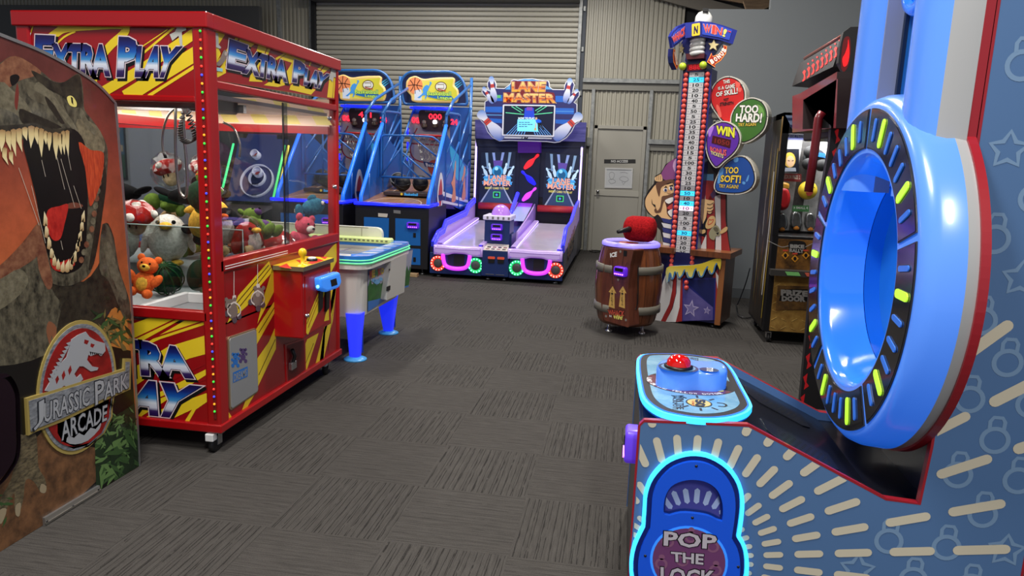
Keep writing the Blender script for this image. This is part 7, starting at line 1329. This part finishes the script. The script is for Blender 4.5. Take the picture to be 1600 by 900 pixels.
# ---------------------------------------------------------------- red and black cabinet
RX, ryn, ryf = 1.2, 4.60, 5.86
rc = thing('red_cabinet', 'black arcade cabinet with red screen frame and glowing red marquee', 'arcade cabinet', (RX+.5,(ryn+ryf)/2,0))
blk2 = mat('cabinet_black',(28,28,30),.45); rdp = mat('frame_dark_red',(120,26,36),.35,coat=.3); rgl = mat('marquee_red_glow',(200,40,36),.35,emit=.6,ecol=(230,40,34)); G = FX(RX,-1)
b = MB(); b.box((RX+.5,ryn+.02,.04),(RX+1.0,ryf,1.75), blk2, .01,1); b.box((RX+.1,ryn+.06,1.74),(RX+1.0,ryf,2.32), blk2, .01,1); cab = b.build('cabinet', rc)
zmt, zmb = atX(1246,98,RX).z, atX(1246,133,RX).z
b = MB(); prof2 = [(RX+.02,zmt),(RX+.3,zmt+.02),(RX+.3,zmb-.02),(RX-.02,zmb)]; pr2 = PL((0,ryn+.14,0),(1,0,0),Zv); b.prism(pr2, prof2, -(ryf-ryn-.14), 0, blk2); mq = b.build('marquee', rc)
sl_ = PL((RX+.02,0,zmt),(0,-1,0),(.04,0,zmt-zmb)); b = MB(); q = sl_.shift(.002)
for k in range(9):
    x = 1254+k*7; y = 118-k*5.2
    b.art(q, [(x,y-5),(x+3,y-9),(x+5.5,y-7),(x+4,y-2),(x+5,y+4),(x+1.5,y+6),(x+2.5,y)], .001, rgl); b.art(q, circ(x+2,y-13,1.5,1.8,6), .001, rgl) if k else None
    b.art(q, [(x,y+7),(x+5,y+3),(x+4,y+7),(x,y+10)], .001, rgl)
b.build('marquee_print', rc, mq)
b = MB(); b.tube([(RX+.05,ryf-.02,zmt+.03),(RX+.05,ryn+.2,zmt+.03),(RX+.25,ryn+.05,zmt+.06)], .014, mat('copper_rail',(150,86,76),.3,.4), 6); b.build('top_rail', rc, mq)
FW = FY(ryn); b = MB(); o = [(1329,42),(1318,50),(1313,72),(1310,98),(1318,112),(1308,130),(1302,160),(1296,230),(1284,300),(1270,400),(1262,500),(1249,640),(1244,700),(1420,720),(1420,40)]; wp = FW.pp(o); wp = [(min(a,RX+.75),max(zz,.03)) for a, zz in wp]; b.prism(FW, wp, -.05, 0, blk2); wing = b.build('side_wing', rc)
b = MB(); b.art(FW, cr([(1319,60),(1327,58),(1329,75),(1326,100),(1319,112),(1314,105),(1315,80)],3), .002, mat('dragon_oval',(90,14,18),.35,emit=.2,ecol=(160,10,14))); b.art(FW, cr([(1325,62),(1324,72),(1320,84),(1316,92),(1318,104),(1324,100),(1327,84),(1326,66)],3), .003, mat('dragon_red',(230,30,34),.35,emit=.9,ecol=(250,20,26))); b.build('wing_badge', rc, wing); b = MB()
for k in range(14):
    y = 205+k*32; x = 1304-k*4.1; b.art(FW, [(x,y),(x+7,y-6),(x+5,y+8),(x+9,y+14),(x+1,y+20),(x+3,y+10)], .002, mat('wing_red_streak',(150,24,30),.4,emit=.25,ecol=(190,20,26)))
b.build('wing_print', rc, wing)
b = MB(); zf0, zf1 = atX(1240,207,RX).z, atX(1240,146,RX).z; H = FX(RX-.06,-1)
fo = H.pp([(1238,150),(1250,146),(1308,112),(1302,200),(1238,207)]); fi = H.pp([(1255,156),(1309,123),(1306,200),(1254,202)]); b.prism(H, fo, -.18, 0, rdp, side=mat('frame_side_dark',(34,14,18),.5), holes=[fi]); b.prism(H, fi, -.18, -.12, mat('dead_screen',(8,8,10),.5)); b.build('screen_frame', rc, cab)
b = MB(); b.tube([FY(ryn+.02).P(*FW.px(x,y)) + Vector((-.02,-.03,0)) for x, y in ((1290,176),(1284,185),(1277,240),(1268,300))], .026, rdp, 10); b.build('red_guard', rc, wing)
# cables on the floor by the wall
b = MB(); b.tube(cr([tuple(flo(x,y,.012)) for x, y in ((1150,478),(1153,492),(1165,497),(1178,494),(1186,488))],5,False), .006, black, 6); b.tube(cr([tuple(atY(x,y,7.9)) for x, y in ((1172,418),(1166,440),(1158,462),(1152,476))],5,False), .006, black, 6); tag(b.build('power_cable', loc=(1.2,7.4,0)), 'black power cable trailing along the wall behind the high striker', 'cable')
b = MB(); b.tube(cr([tuple(flo(x,y,.012)) for x, y in ((921,391),(928,394),(940,393),(950,396))],4,False), .008, black, 6); tag(b.build('power_cable', loc=(-.3,12.4,0)), 'black cable on the floor in front of the grey door', 'cable')
# ---------------------------------------------------------------- big lock game on the right
LY0, LY1, LYC, LZC = 2.2, 3.02, 2.6, 1.183
lk = thing('lock_game', 'big blue arcade game with glowing padlock front, yellow green ticks and button deck', 'arcade game', (.7,LYC,0))
panel = mat('lock_panel_blue',(84,120,168),.4,coat=.15); lredge = mat('lock_red_edge',(160,32,44),.35,coat=.3); dash = mat('dash_cream',(214,206,184),.45); icon = mat('icon_pale_blue',(122,154,190),.42,coat=.15); lblk = mat('lock_black_deck',(18,19,24),.3,coat=.2)
litb = mat('lock_lit_plastic',(104,150,216),.25,emit=.5,ecol=(16,112,255),coat=.5); litd = mat('lock_deep_lit',(60,130,240),.15,emit=.5,ecol=(10,110,255),coat=.8); cyan = mat('lock_cyan_glow',(90,210,255),.3,emit=1.5,ecol=(40,180,255))
SP_ = FY(LY0); side = [(.085,.03),(.085,.70),(.10,.718),(.418,.734),(.842,.538),(.937,.533),(.948,.72),(.952,2.66),(1.25,2.66),(1.25,.03)]
b = MB(); b.prism(SP_, side, -.03, 0, panel, side=lredge); Lp, Rp = band(side,.008,True); b.poly(SP_, Lp, .0006, lredge, [Rp]); near = b.build('side_panel', lk)
b = MB(); b.prism(FY(LY1-.03), side, -.03, 0, panel, side=lredge); b.build('side_panel', lk)
b = MB(); top_ = [(.1,.08),(.1,.69),(.42,.70),(.84,.505),(1.0,.5),(1.0,2.6),(1.24,2.6),(1.24,.08)]; b.prism(FY(LY0+.03), top_, -(LY1-LY0-.06), 0, lblk); cab = b.build('cabinet', lk)
# dashes and icons on the near panel
Cc = SP_.px(1074,870); b = MB(); b.clip = [(x+(.006 if x < .5 else -.0),z) for x, z in [(.09,.03),(.09,.712),(.418,.728),(.842,.532),(.945,.528),(.955,2.6),(1.243,2.6),(1.243,.03)]][:0] or None
inside = lambda x, z: .092 < x < 1.244 and .03 < z < (.712 if x < .418 else .73-.467*(x-.418) if x < .845 else .525 if x < .945 else 2.6)
rr_ = random.Random(11); rows = 0
for i in range(-1,9):
    for j in range(0,22):
        x, z = .78+.165*i-.82+(.08 if j%2 else 0), .06+j*.118
        if not (inside(x-.045,z-.05) and inside(x+.045,z+.065) and inside(x-.045,z+.065)): continue
        if (x-Cc[0])**2+(z-Cc[1])**2 < .5**2: continue
        if (i*3+j)%7 == 3:
            o = star(x,z,.05,.027); L_, R_ = band(o,.013,True); b.poly(SP_, L_, .0008, icon, [R_])
        else:
            L_, R_ = band(circ(x,z-.012,.036,n=24),.013,True); b.poly(SP_, R_, .0008, icon, [L_]) if abs(L_[0][0]-x) < abs(R_[0][0]-x) else b.poly(SP_, L_, .0008, icon, [R_])
            b.poly(SP_, band([(x-.019,z+.022),(x-.02,z+.045),(x-.012,z+.058),(x+.012,z+.058),(x+.02,z+.045),(x+.019,z+.022)],.011), .0009, icon)
        rows += 1
for r0, r1, w_ in ((.168,.207,.017),(.236,.297,.02),(.33,.417,.024),(.45,.56,.026),(.61,.74,.028),(.79,.95,.03),(1.01,1.19,.034),(1.26,1.46,.036),(1.54,1.76,.04),(1.84,2.1,.044)):
    for k in range(40):
        a = math.radians(k*9); d = Vector((math.cos(a),math.sin(a))); n_ = Vector((-d.y,d.x)); c0_, c1_ = Vector(Cc)+d*(r0+w_/2), Vector(Cc)+d*(r1-w_/2); P = []
        for q in range(7): t = math.pi*q/6; P.append(tuple(c1_+d*math.sin(t)*w_/2-n_*math.cos(t)*w_/2))
        for q in range(7): t = math.pi*q/6; P.append(tuple(c0_-d*math.sin(t)*w_/2+n_*math.cos(t)*w_/2))
        if max(z for x, z in P) > 1.17: continue
        pc_ = [(min(max(x,.092),1.244),max(z,.032)) for x, z in P]
        ok = [inside(x,z) for x, z in pc_]
        if all(ok) and pc_ == P: b.poly(SP_, P, .0014, dash)
        elif sum(ok) > 3:
            lim = [(.092,.032),(.092,.712),(.418,.728),(.842,.531),(1.244,.531),(1.244,.032)] if (Cc[0]+d.x*r0) < .94 and (Cc[1]+d.y*r0) < .8 and d.x*r0+Cc[0] < .9 else [(.957,.032),(.957,2.6),(1.244,2.6),(1.244,.032)]
            for cl in (([(.092,.032),(.092,.712),(.418,.728),(.418,.032)],[(.418,.728),(.842,.531),(.842,.032),(.418,.032)],[(.842,.531),(.942,.527),(.942,.032),(.842,.032)]) if lim[0][0] < .1 else (lim,)): b.clip = cl; b.poly(SP_, P, .0014, dash)
            b.clip = None
b.build('panel_print', lk, near)
# glowing padlock emblem on the panel
px_ = lambda L, pl=SP_: pl.pp(L)
em = cr(px_([(1007,820),(1009,790),(1011,768),(1020,745),(1040,723),(1063,712),(1086,709),(1110,714),(1135,730),(1152,755),(1157,782),(1155,810),(1151,836)]),3,False)+cr(px_([(1151,836),(1160,852),(1164,875),(1161,905),(1142,940),(1108,962),(1075,967),(1038,960),(1008,940),(992,910),(988,880),(993,850),(1007,820)]),3,False)[1:-1]
embl = mat('emblem_blue',(20,80,190),.3,emit=.3,ecol=(0,70,220),coat=.6); embd = mat('emblem_dark_blue',(14,34,90),.35,emit=.08,ecol=(0,40,160)); hole = cr(px_([(1039,797),(1041,775),(1050,758),(1066,750),(1084,748),(1103,752),(1118,764),(1125,785),(1125,808)]),3,False)+cr(px_([(1125,808),(1107,799),(1085,795),(1062,794),(1039,800)]),3,False)[1:-1]
b = MB(); e1, e2 = inset_poly(em,-.010), inset_poly(em,.002); b.prism(SP_, e1, .0, .014, cyan, holes=[e2]); eg = b.build('padlock_emblem', lk, near)
b = MB(); b.prism(SP_, inset_poly(em,.004), .0, .008, embd, holes=[hole]); b.prism(SP_, inset_poly(em,.018), .008, .022, embl, holes=[inset_poly(hole,-.006)])
b.poly(SP_, hole, .0024, mat('emblem_window',(70,70,140),.4,emit=.05,ecol=(20,60,220)))
for k in range(7):
    a = math.radians(90+(k-3)*13); d = Vector((math.cos(a),math.sin(a))); c_ = Vector(SP_.px(1083,840)); n_ = Vector((-d.y,d.x))*.0085; b.poly(SP_, [tuple(c_+d*.125-n_),tuple(c_+d*.165-n_),tuple(c_+d*.172),tuple(c_+d*.165+n_),tuple(c_+d*.125+n_),tuple(c_+d*.118)], .003, mat('dash_blue_white',(170,190,230),.4))
for p in ((1087,724),(1081,804),(1008,863),(1152,880)): b.lathe(SP_.P(*SP_.px(*p),.022), [(0,.003),(.004,.002),(.005,0)], black, (0,-1,0), 8)
b.build('padlock_body', lk, eg)
b = MB(); S2 = SP_.shift(.023); dc = S2.px(1076,877); ds = mat('disc_plum',(112,62,104),.4,emit=.04,ecol=(80,60,160)); b.poly(S2, circ(dc[0],dc[1],.122,n=40), .0, mat('disc_rim_blue',(60,140,240),.3,emit=.5,ecol=(40,130,250))); b.poly(S2, circ(dc[0],dc[1],.114,n=40), .001, ds)
dp = mat('disc_icon',(138,90,124),.4)
for x, z in ((-.07,.06),(0,.085),(.07,.06),(-.085,-.02),(.085,-.02),(-.02,0),(.03,-.07),(-.05,-.08)):
    b.poly(S2, circ(dc[0]+x,dc[1]+z,.02,n=16), .0014, dp); b.poly(S2, circ(dc[0]+x,dc[1]+z,.012,n=16), .0016, ds); b.poly(S2, circ(dc[0]+x,dc[1]+z+.024,.01,n=10), .0014, dp)
sil2 = mat('letter_silver',(196,190,202),.3,.1,emit=.06)
for t, qd in (('POP',[(1039,830),(1119,836),(1118,857),(1038,851)]),('THE',[(1049,862),(1099,866),(1098,881),(1050,876)]),('LOCK',[(1033,886),(1115,892),(1114,916),(1033,910)])):
    b.text(S2, t, qd, .002, black, .07); b.text(S2, t, qd, .003, sil2, .03)
b.build('emblem_disc', lk, eg)
# control deck
DZ = .727; q = FZ(DZ); dk = cr(q.pp([(996,570),(999,557),(1013,552),(1059,552),(1098,556),(1129,563),(1144,577),(1158,602),(1172,628),(1172,636),(1162,644),(1137,651),(1099,653),(1059,648),(1028,639),(1006,621),(999,597)],.018),4)
b = MB(); b.prism(q, dk, -.012, .011, mat('deck_blue_base',(30,100,190),.3,emit=.3,ecol=(10,100,230))); b.prism(q, inset_poly(dk,-.004), -.004, .015, cyan); b.prism(q, inset_poly(dk,.006), .01, .018, litd); plat = b.build('button_deck', lk)
t = q.shift(.0182); b = MB(); b.poly(t, inset_poly(dk,.012), .0, black); skyb = mat('deck_sky_print',(104,164,200),.2,coat=.8,noise=(9,(150,196,220),5,(1,1,1))); b.poly(t, inset_poly(dk,.036), .0008, skyb)
tx = PL((0,0,DZ+.0182),(0,-1,0),(1,0,0)); rq = lambda x0, y0, x1, y1: [(x1,y0),(x1,y1),(x0,y1),(x0,y0)]
b.text(tx, 'WIN THE', rq(1058,618,1068,640), .0016, black, .02); b.text(tx, 'JACKPOT!', rq(1049,618,1058,640), .0016, black, .02)
b.poly(t, circ(*t.px(1092,630),.043,n=28), .0014, black); b.poly(t, circ(*t.px(1092,630),.038,n=28), .0018, mat('deck_yellow',(214,196,90),.3,coat=.5)); b.text(tx, '50', rq(1087,626,1101,636), .0026, black, .06); b.text(tx, 'GAMES', rq(1081,627,1085,635), .0026, MATS['deck_yellow'] and mat('deck_orange',(206,120,50),.4), .02)
c_ = Vector(t.px(1092,630))
for k in range(8):
    if k == 0: continue
    a = math.radians(k*45); d = Vector((math.cos(a),math.sin(a))); n_ = Vector((-d.y,d.x))*.004; b.poly(t, [tuple(c_+d*.052-n_),tuple(c_+d*.078-n_),tuple(c_+d*.078+n_),tuple(c_+d*.052+n_)], .0014, black)
b.poly(t, band([tuple(c_+Vector(v)) for v in ((.06,.018),(.08,.017),(.088,.007),(.088,-.007),(.08,-.017),(.06,-.018))],.007), .0014, black)
rc_ = Vector(t.px(1079,599)); b.poly(t, circ(rc_.x,rc_.y,.16,.135,n=40), .0012, black); b.poly(t, circ(rc_.x,rc_.y,.157,.132,n=40,a0=150,a1=330)+[(rc_.x,rc_.y)], .0015, mat('deck_plum',(110,52,66),.3,coat=.5)); 
for k, ch in enumerate('LAND ON THE YELLOW DOTS!'):
    if ch == ' ': continue
    a = math.radians(172+k*5.9); d = Vector((math.cos(a),math.sin(a))); n_ = Vector((-d.y,d.x)); c2 = rc_+Vector((d.x*.148,d.y*.123)); h_, w2 = .008, .006
    b.text(t, ch, [tuple(c2-n_*w2-d*h_),tuple(c2+n_*w2-d*h_),tuple(c2+n_*w2+d*h_),tuple(c2-n_*w2+d*h_)], .002, white, .03, px=False)
b.poly(t, circ(*t.px(1125,611),.013,n=14), .002, mat('deck_lime',(206,200,80),.3)); b.poly(t, circ(*t.px(1110,568),.017,.013,n=14), .002, MATS['deck_lime']); b.text(tx, 'HIT THE', rq(1078,559,1084,567), .0016, black, .01); b.text(tx, 'STOP', rq(1085,560,1091,570), .0016, black, .01)
b.build('deck_print', lk, plat)
b = MB(); bt = FZ(DZ+.019); o = cr(bt.pp([(x_,599.5+(y_-594)*.66) for x_, y_ in [(1025,600),(1023,588),(1031,579),(1050,575),(1075,576),(1088,581),(1100,582),(1118,582),(1130,588),(1136,598),(1134,608),(1120,614),(1102,613),(1088,611),(1070,612),(1045,609)]]),4); o = inset_poly(o,.004); b.puff(bt, o, 0, .072, .018, litb); bb_ = b.build('button_housing', lk, plat)
b = MB(); bq = bt.shift(.0725); bc_ = bq.px(1060,574); b.poly(bq, circ(*bc_,.07,.06,n=28), .0, mat('housing_navy',(40,70,110),.3,coat=.5)); b.poly(bq, circ(*bc_,.06,.05,n=28), .0008, mat('housing_sky',(110,160,200),.3,coat=.5)); m2_ = bq.px(1108,578); b.poly(bq, circ(*m2_,.034,.026,n=20), .001, mat('housing_navy',(0,0,0))); t2 = PL((0,0,DZ+.092),(0,-1,0),(1,0,0)); b.text(t2, 'STOP', [(1114,575),(1114,581),(1104,581),(1104,575)], .001, white, .02); b.build('housing_print', lk, bb_)
b = MB(); c3 = bq.P(*bc_); b.lathe(c3, [(.05,0),(.05,.008),(.044,.011)], black, n=28); b.lathe(c3, [(.043,.008),(.04,.026),(.031,.038),(.016,.045),(0,.047)], mat('red_dome',(200,18,16),.08,emit=.12,ecol=(230,20,16),coat=1.), n=28); b.build('red_button', lk, bb_)
# sloping apron with speaker plates
sl = PL((.42,0,.7015),(.42,0,-.1955),(0,1,0)); gl = mat('speaker_plate',(26,27,32),.3)
for y0 in (2.33,2.72):
    b = MB()
    b.prism(sl, [(.14,y0),(.32,y0),(.36,y0+.03),(.36,y0+.17),(.10,y0+.17),(.10,y0+.05)], 0, .003, gl)
    for i in range(9):
        for j in range(5): b.poly(sl, circ(.16+i*.02+(j%2)*.01,y0+.03+j*.022,.006,n=6), .0034, mat('speaker_hole',(8,8,9),.6))
    b.build('speaker_plate', lk, cab)
b = MB(); f_ = FX(.085,-1); reader(b, f_, (-2.285,.605), .095, .115, .0, mat('violet_reader',(100,70,220),.3,emit=.35,ecol=(100,50,240)), glo); b.build('card_reader', lk)
b = MB(); b.prism(f_, [(-LY1+.035,.05),(-LY0-.035,.05),(-LY0-.035,.68),(-LY1+.035,.68)], -.02, -.004, lblk); b.build('front_door', lk, cab)
# padlock shaped front: backing board, shackle, drum, dial, bowl
axm = (-1,0,0); ctr = Vector((.92,LYC,LZC)); board = FX(.92,-1)
b = MB(); oc = circ(-LYC,LZC,.597,n=48,a0=-222,a1=42); sh = oc+[(-LY0+.005,2.4)]+circ(-LYC,2.4,.405,n=16,a0=0,a1=180)+[(-LYC-.405,2.4)]
sh = circ(-LYC,LZC,.597,n=96,a0=-228,a1=48)+circ(-LYC,2.4,.405,n=16,a0=0,a1=180); b.prism(board, sh, -.024, 0, lredge, holes=[circ(-LYC,LZC,.365,n=64)]); bd_ = b.build('backing_board', lk)
prof = [(.59,0),(.593,.03),(.588,.09),(.578,.115),(.562,.131),(.548,.135),(.40,.135),(.388,.128),(.375,.10),(.352,.03),(.338,-.01)]
b = MB(); b.lathe(ctr, prof[:2], mat('unlit_plastic_edge',(176,178,180),.35,coat=.3), axm, 96); b.lathe(ctr, [(.593,.03)]+prof[2:7], litb, axm, 96); b.lathe(ctr, prof[6:], litd, axm, 64); dr_ = b.build('drum', lk, bd_)
dl = FX(.92-.1355,-1); b = MB(); tk = mat('tick_lime',(190,240,70),.3,emit=.75,ecol=(180,250,50)); tb = mat('tick_blue',(60,120,220),.3,emit=.25,ecol=(30,110,240)); dbk = mat('dial_black',(14,15,18),.15,coat=.6); drm = mat('dial_rim',(60,62,66),.3,.4)
for k in range(5):
    a0_ = 18+72*k+1.3; a1_ = 18+72*(k+1)-1.3; b.prism(dl, circ(-LYC,LZC,.545,n=26,a0=a0_,a1=a1_)+circ(-LYC,LZC,.414,n=26,a0=a0_,a1=a1_)[::-1], 0, .004, drm); b.prism(dl, circ(-LYC,LZC,.541,n=26,a0=a0_+.5,a1=a1_-.5)+circ(-LYC,LZC,.418,n=26,a0=a0_+.5,a1=a1_-.5)[::-1], .004, .0055, dbk)
dial = b.build('dial', lk, dr_)
for k in range(40):
    ang = k*9
    if (ang-18)%72 == 0: continue
    a = math.radians(ang); d = Vector((math.cos(a),math.sin(a))); n_ = Vector((-d.y,d.x)); g = ang%36 == 0; w_ = .013 if g else .0085; r0, r1 = (.434,.527) if g else (.440,.515); c1_, c0_ = Vector((-LYC,LZC))+d*(r1-w_), Vector((-LYC,LZC))+d*(r0+w_); P = []
    for q_ in range(6): t_ = math.pi*q_/5; P.append(tuple(c1_+d*math.sin(t_)*w_-n_*math.cos(t_)*w_))
    for q_ in range(6): t_ = math.pi*q_/5; P.append(tuple(c0_-d*math.sin(t_)*w_+n_*math.cos(t_)*w_))
    b = MB(); b.prism(dl, inset_poly(P,-.0025), .0055, .0062, drm); b.prism(dl, P, .0062, .010, tk if g else tb); b.build('tick', lk, dial)
b = MB(); b.lathe(ctr, [(.337,-.008),(0,-.008)], glassmat('dial_window',(200,230,255),.008,.05,.06), axm, 48); b.build('dial_glass', lk, dr_)
b = MB(); ib = FX(.92+.068,-1); b.lathe(ctr, [(.338,-.012),(.338,-.07)], mat('inner_wall_blue',(40,120,200),.4,emit=.25,ecol=(10,100,220)), axm, 48); b.poly(ib, circ(-LYC,LZC,.34,n=40), 0, mat('inner_back_blue',(60,140,200),.4,emit=.2,ecol=(20,120,220))); sg_ = mat('inner_print',(120,180,210),.4)
for k in range(5): b.text(ib, ('TICKETS','500','250','100','50')[k], [(-LYC-.1,LZC+.2-k*.09),(-LYC+.1,LZC+.2-k*.09),(-LYC+.1,LZC+.15-k*.09),(-LYC-.1,LZC+.15-k*.09)], .002, sg_, .02, px=False) if False else b.poly(ib, rrect(-LYC-.09,LZC+.15-k*.09,-LYC+.09,LZC+.2-k*.09,.01), .002, sg_)
b.build('inner_bowl', lk, dr_)
def shackle():
    b = MB(); path = [(LY0+.125,1.45),(LY0+.125,1.9),(LY0+.125,2.4)]+[(LYC-math.cos(t)*.275,2.4+math.sin(t)*.275) for t in [math.pi*k/14 for k in range(1,14)]]+[(LY1-.145,2.4),(LY1-.145,1.9),(LY1-.145,1.45)]; path[-3:] = [(LYC+.275,2.4),(LYC+.275,1.9),(LYC+.275,1.45)]; path[:3] = [(LYC-.275,1.45),(LYC-.275,1.9),(LYC-.275,2.4)]; K = 14; vs = []; fs = []
    for i, (y, z) in enumerate(path):
        p0, p1 = path[max(0,i-1)], path[min(len(path)-1,i+1)]; d = Vector((p1[0]-p0[0],p1[1]-p0[1])).normalized(); n_ = Vector((-d.y,d.x))
        for k in range(K+1):
            t = math.pi*k/K; u = math.cos(t); h = math.sin(t)**.6*.125; vs.append((.92-h, y+n_.x*u*.126, z+n_.y*u*.126))
    for i in range(len(path)-1):
        for k in range(K): a = i*(K+1)+k; fs.append((a,a+1,a+K+2,a+K+1))
    b.add(vs, [f for i, f in enumerate(fs) if i%K not in (0,1,K-1)], litb, smooth=True); b.add(vs, [f for i, f in enumerate(fs) if i%K in (0,1,K-1)], MATS['unlit_plastic_edge'], smooth=True); return b.build('shackle', lk, bd_)
shk = shackle()
b = MB(); b.box((.908,LYC-.15,1.6),(.918,LYC+.145,2.5), mat('recess_blue',(24,96,170),.35,emit=.12,ecol=(10,80,200))); b.box((.895,LYC+.125,1.6),(.917,LYC+.146,2.5), mat('recess_dark',(24,40,66),.4)); b.box((.84,LYC+.144,1.6),(.92,LYC+.152,2.5), mat('recess_grey',(150,156,176),.4)); b.build('recess', lk, bd_)
b = MB(); kc = Vector((.90,LYC,2.15)); b.lathe(kc, [(.085,0),(.125,0),(.128,.02),(.118,.035),(.092,.035),(.085,.02)], litd, axm, 32); b.lathe(kc, [(.086,.01),(0,.01)], mat('keyhole_dark',(26,26,28),.4,noise=(14,(60,58,54),4,(1,4,1))), axm, 24); b.text(FX(.888,-1), 'U', [(-LYC-.035,2.185),(-LYC+.035,2.185),(-LYC+.035,2.105),(-LYC-.035,2.105)], .001, mat('keyhole_blue',(120,170,230),.4,emit=.3), .03, px=False); b.build('lamp_ring', lk, bd_)
for y, z in ((2.215,1.66),(2.205,1.585),(2.78,1.95),(2.04,1.12)):
    b = MB(); b.lathe((.915 if z > 1.5 else .90,y,z), [(.007,0),(.007,.008),(0,.01)], silver, (-1,-.6,0), 8); b.build('screw', lk, bd_)
for x in (.16,1.18):
    for y in (LY0+.08,LY1-.08):
        b = MB(); b.lathe((x,y,0), [(0,0),(.03,0),(.03,.02),(.014,.025),(.014,.09)], silver, n=10); b.build('foot', lk, cab)
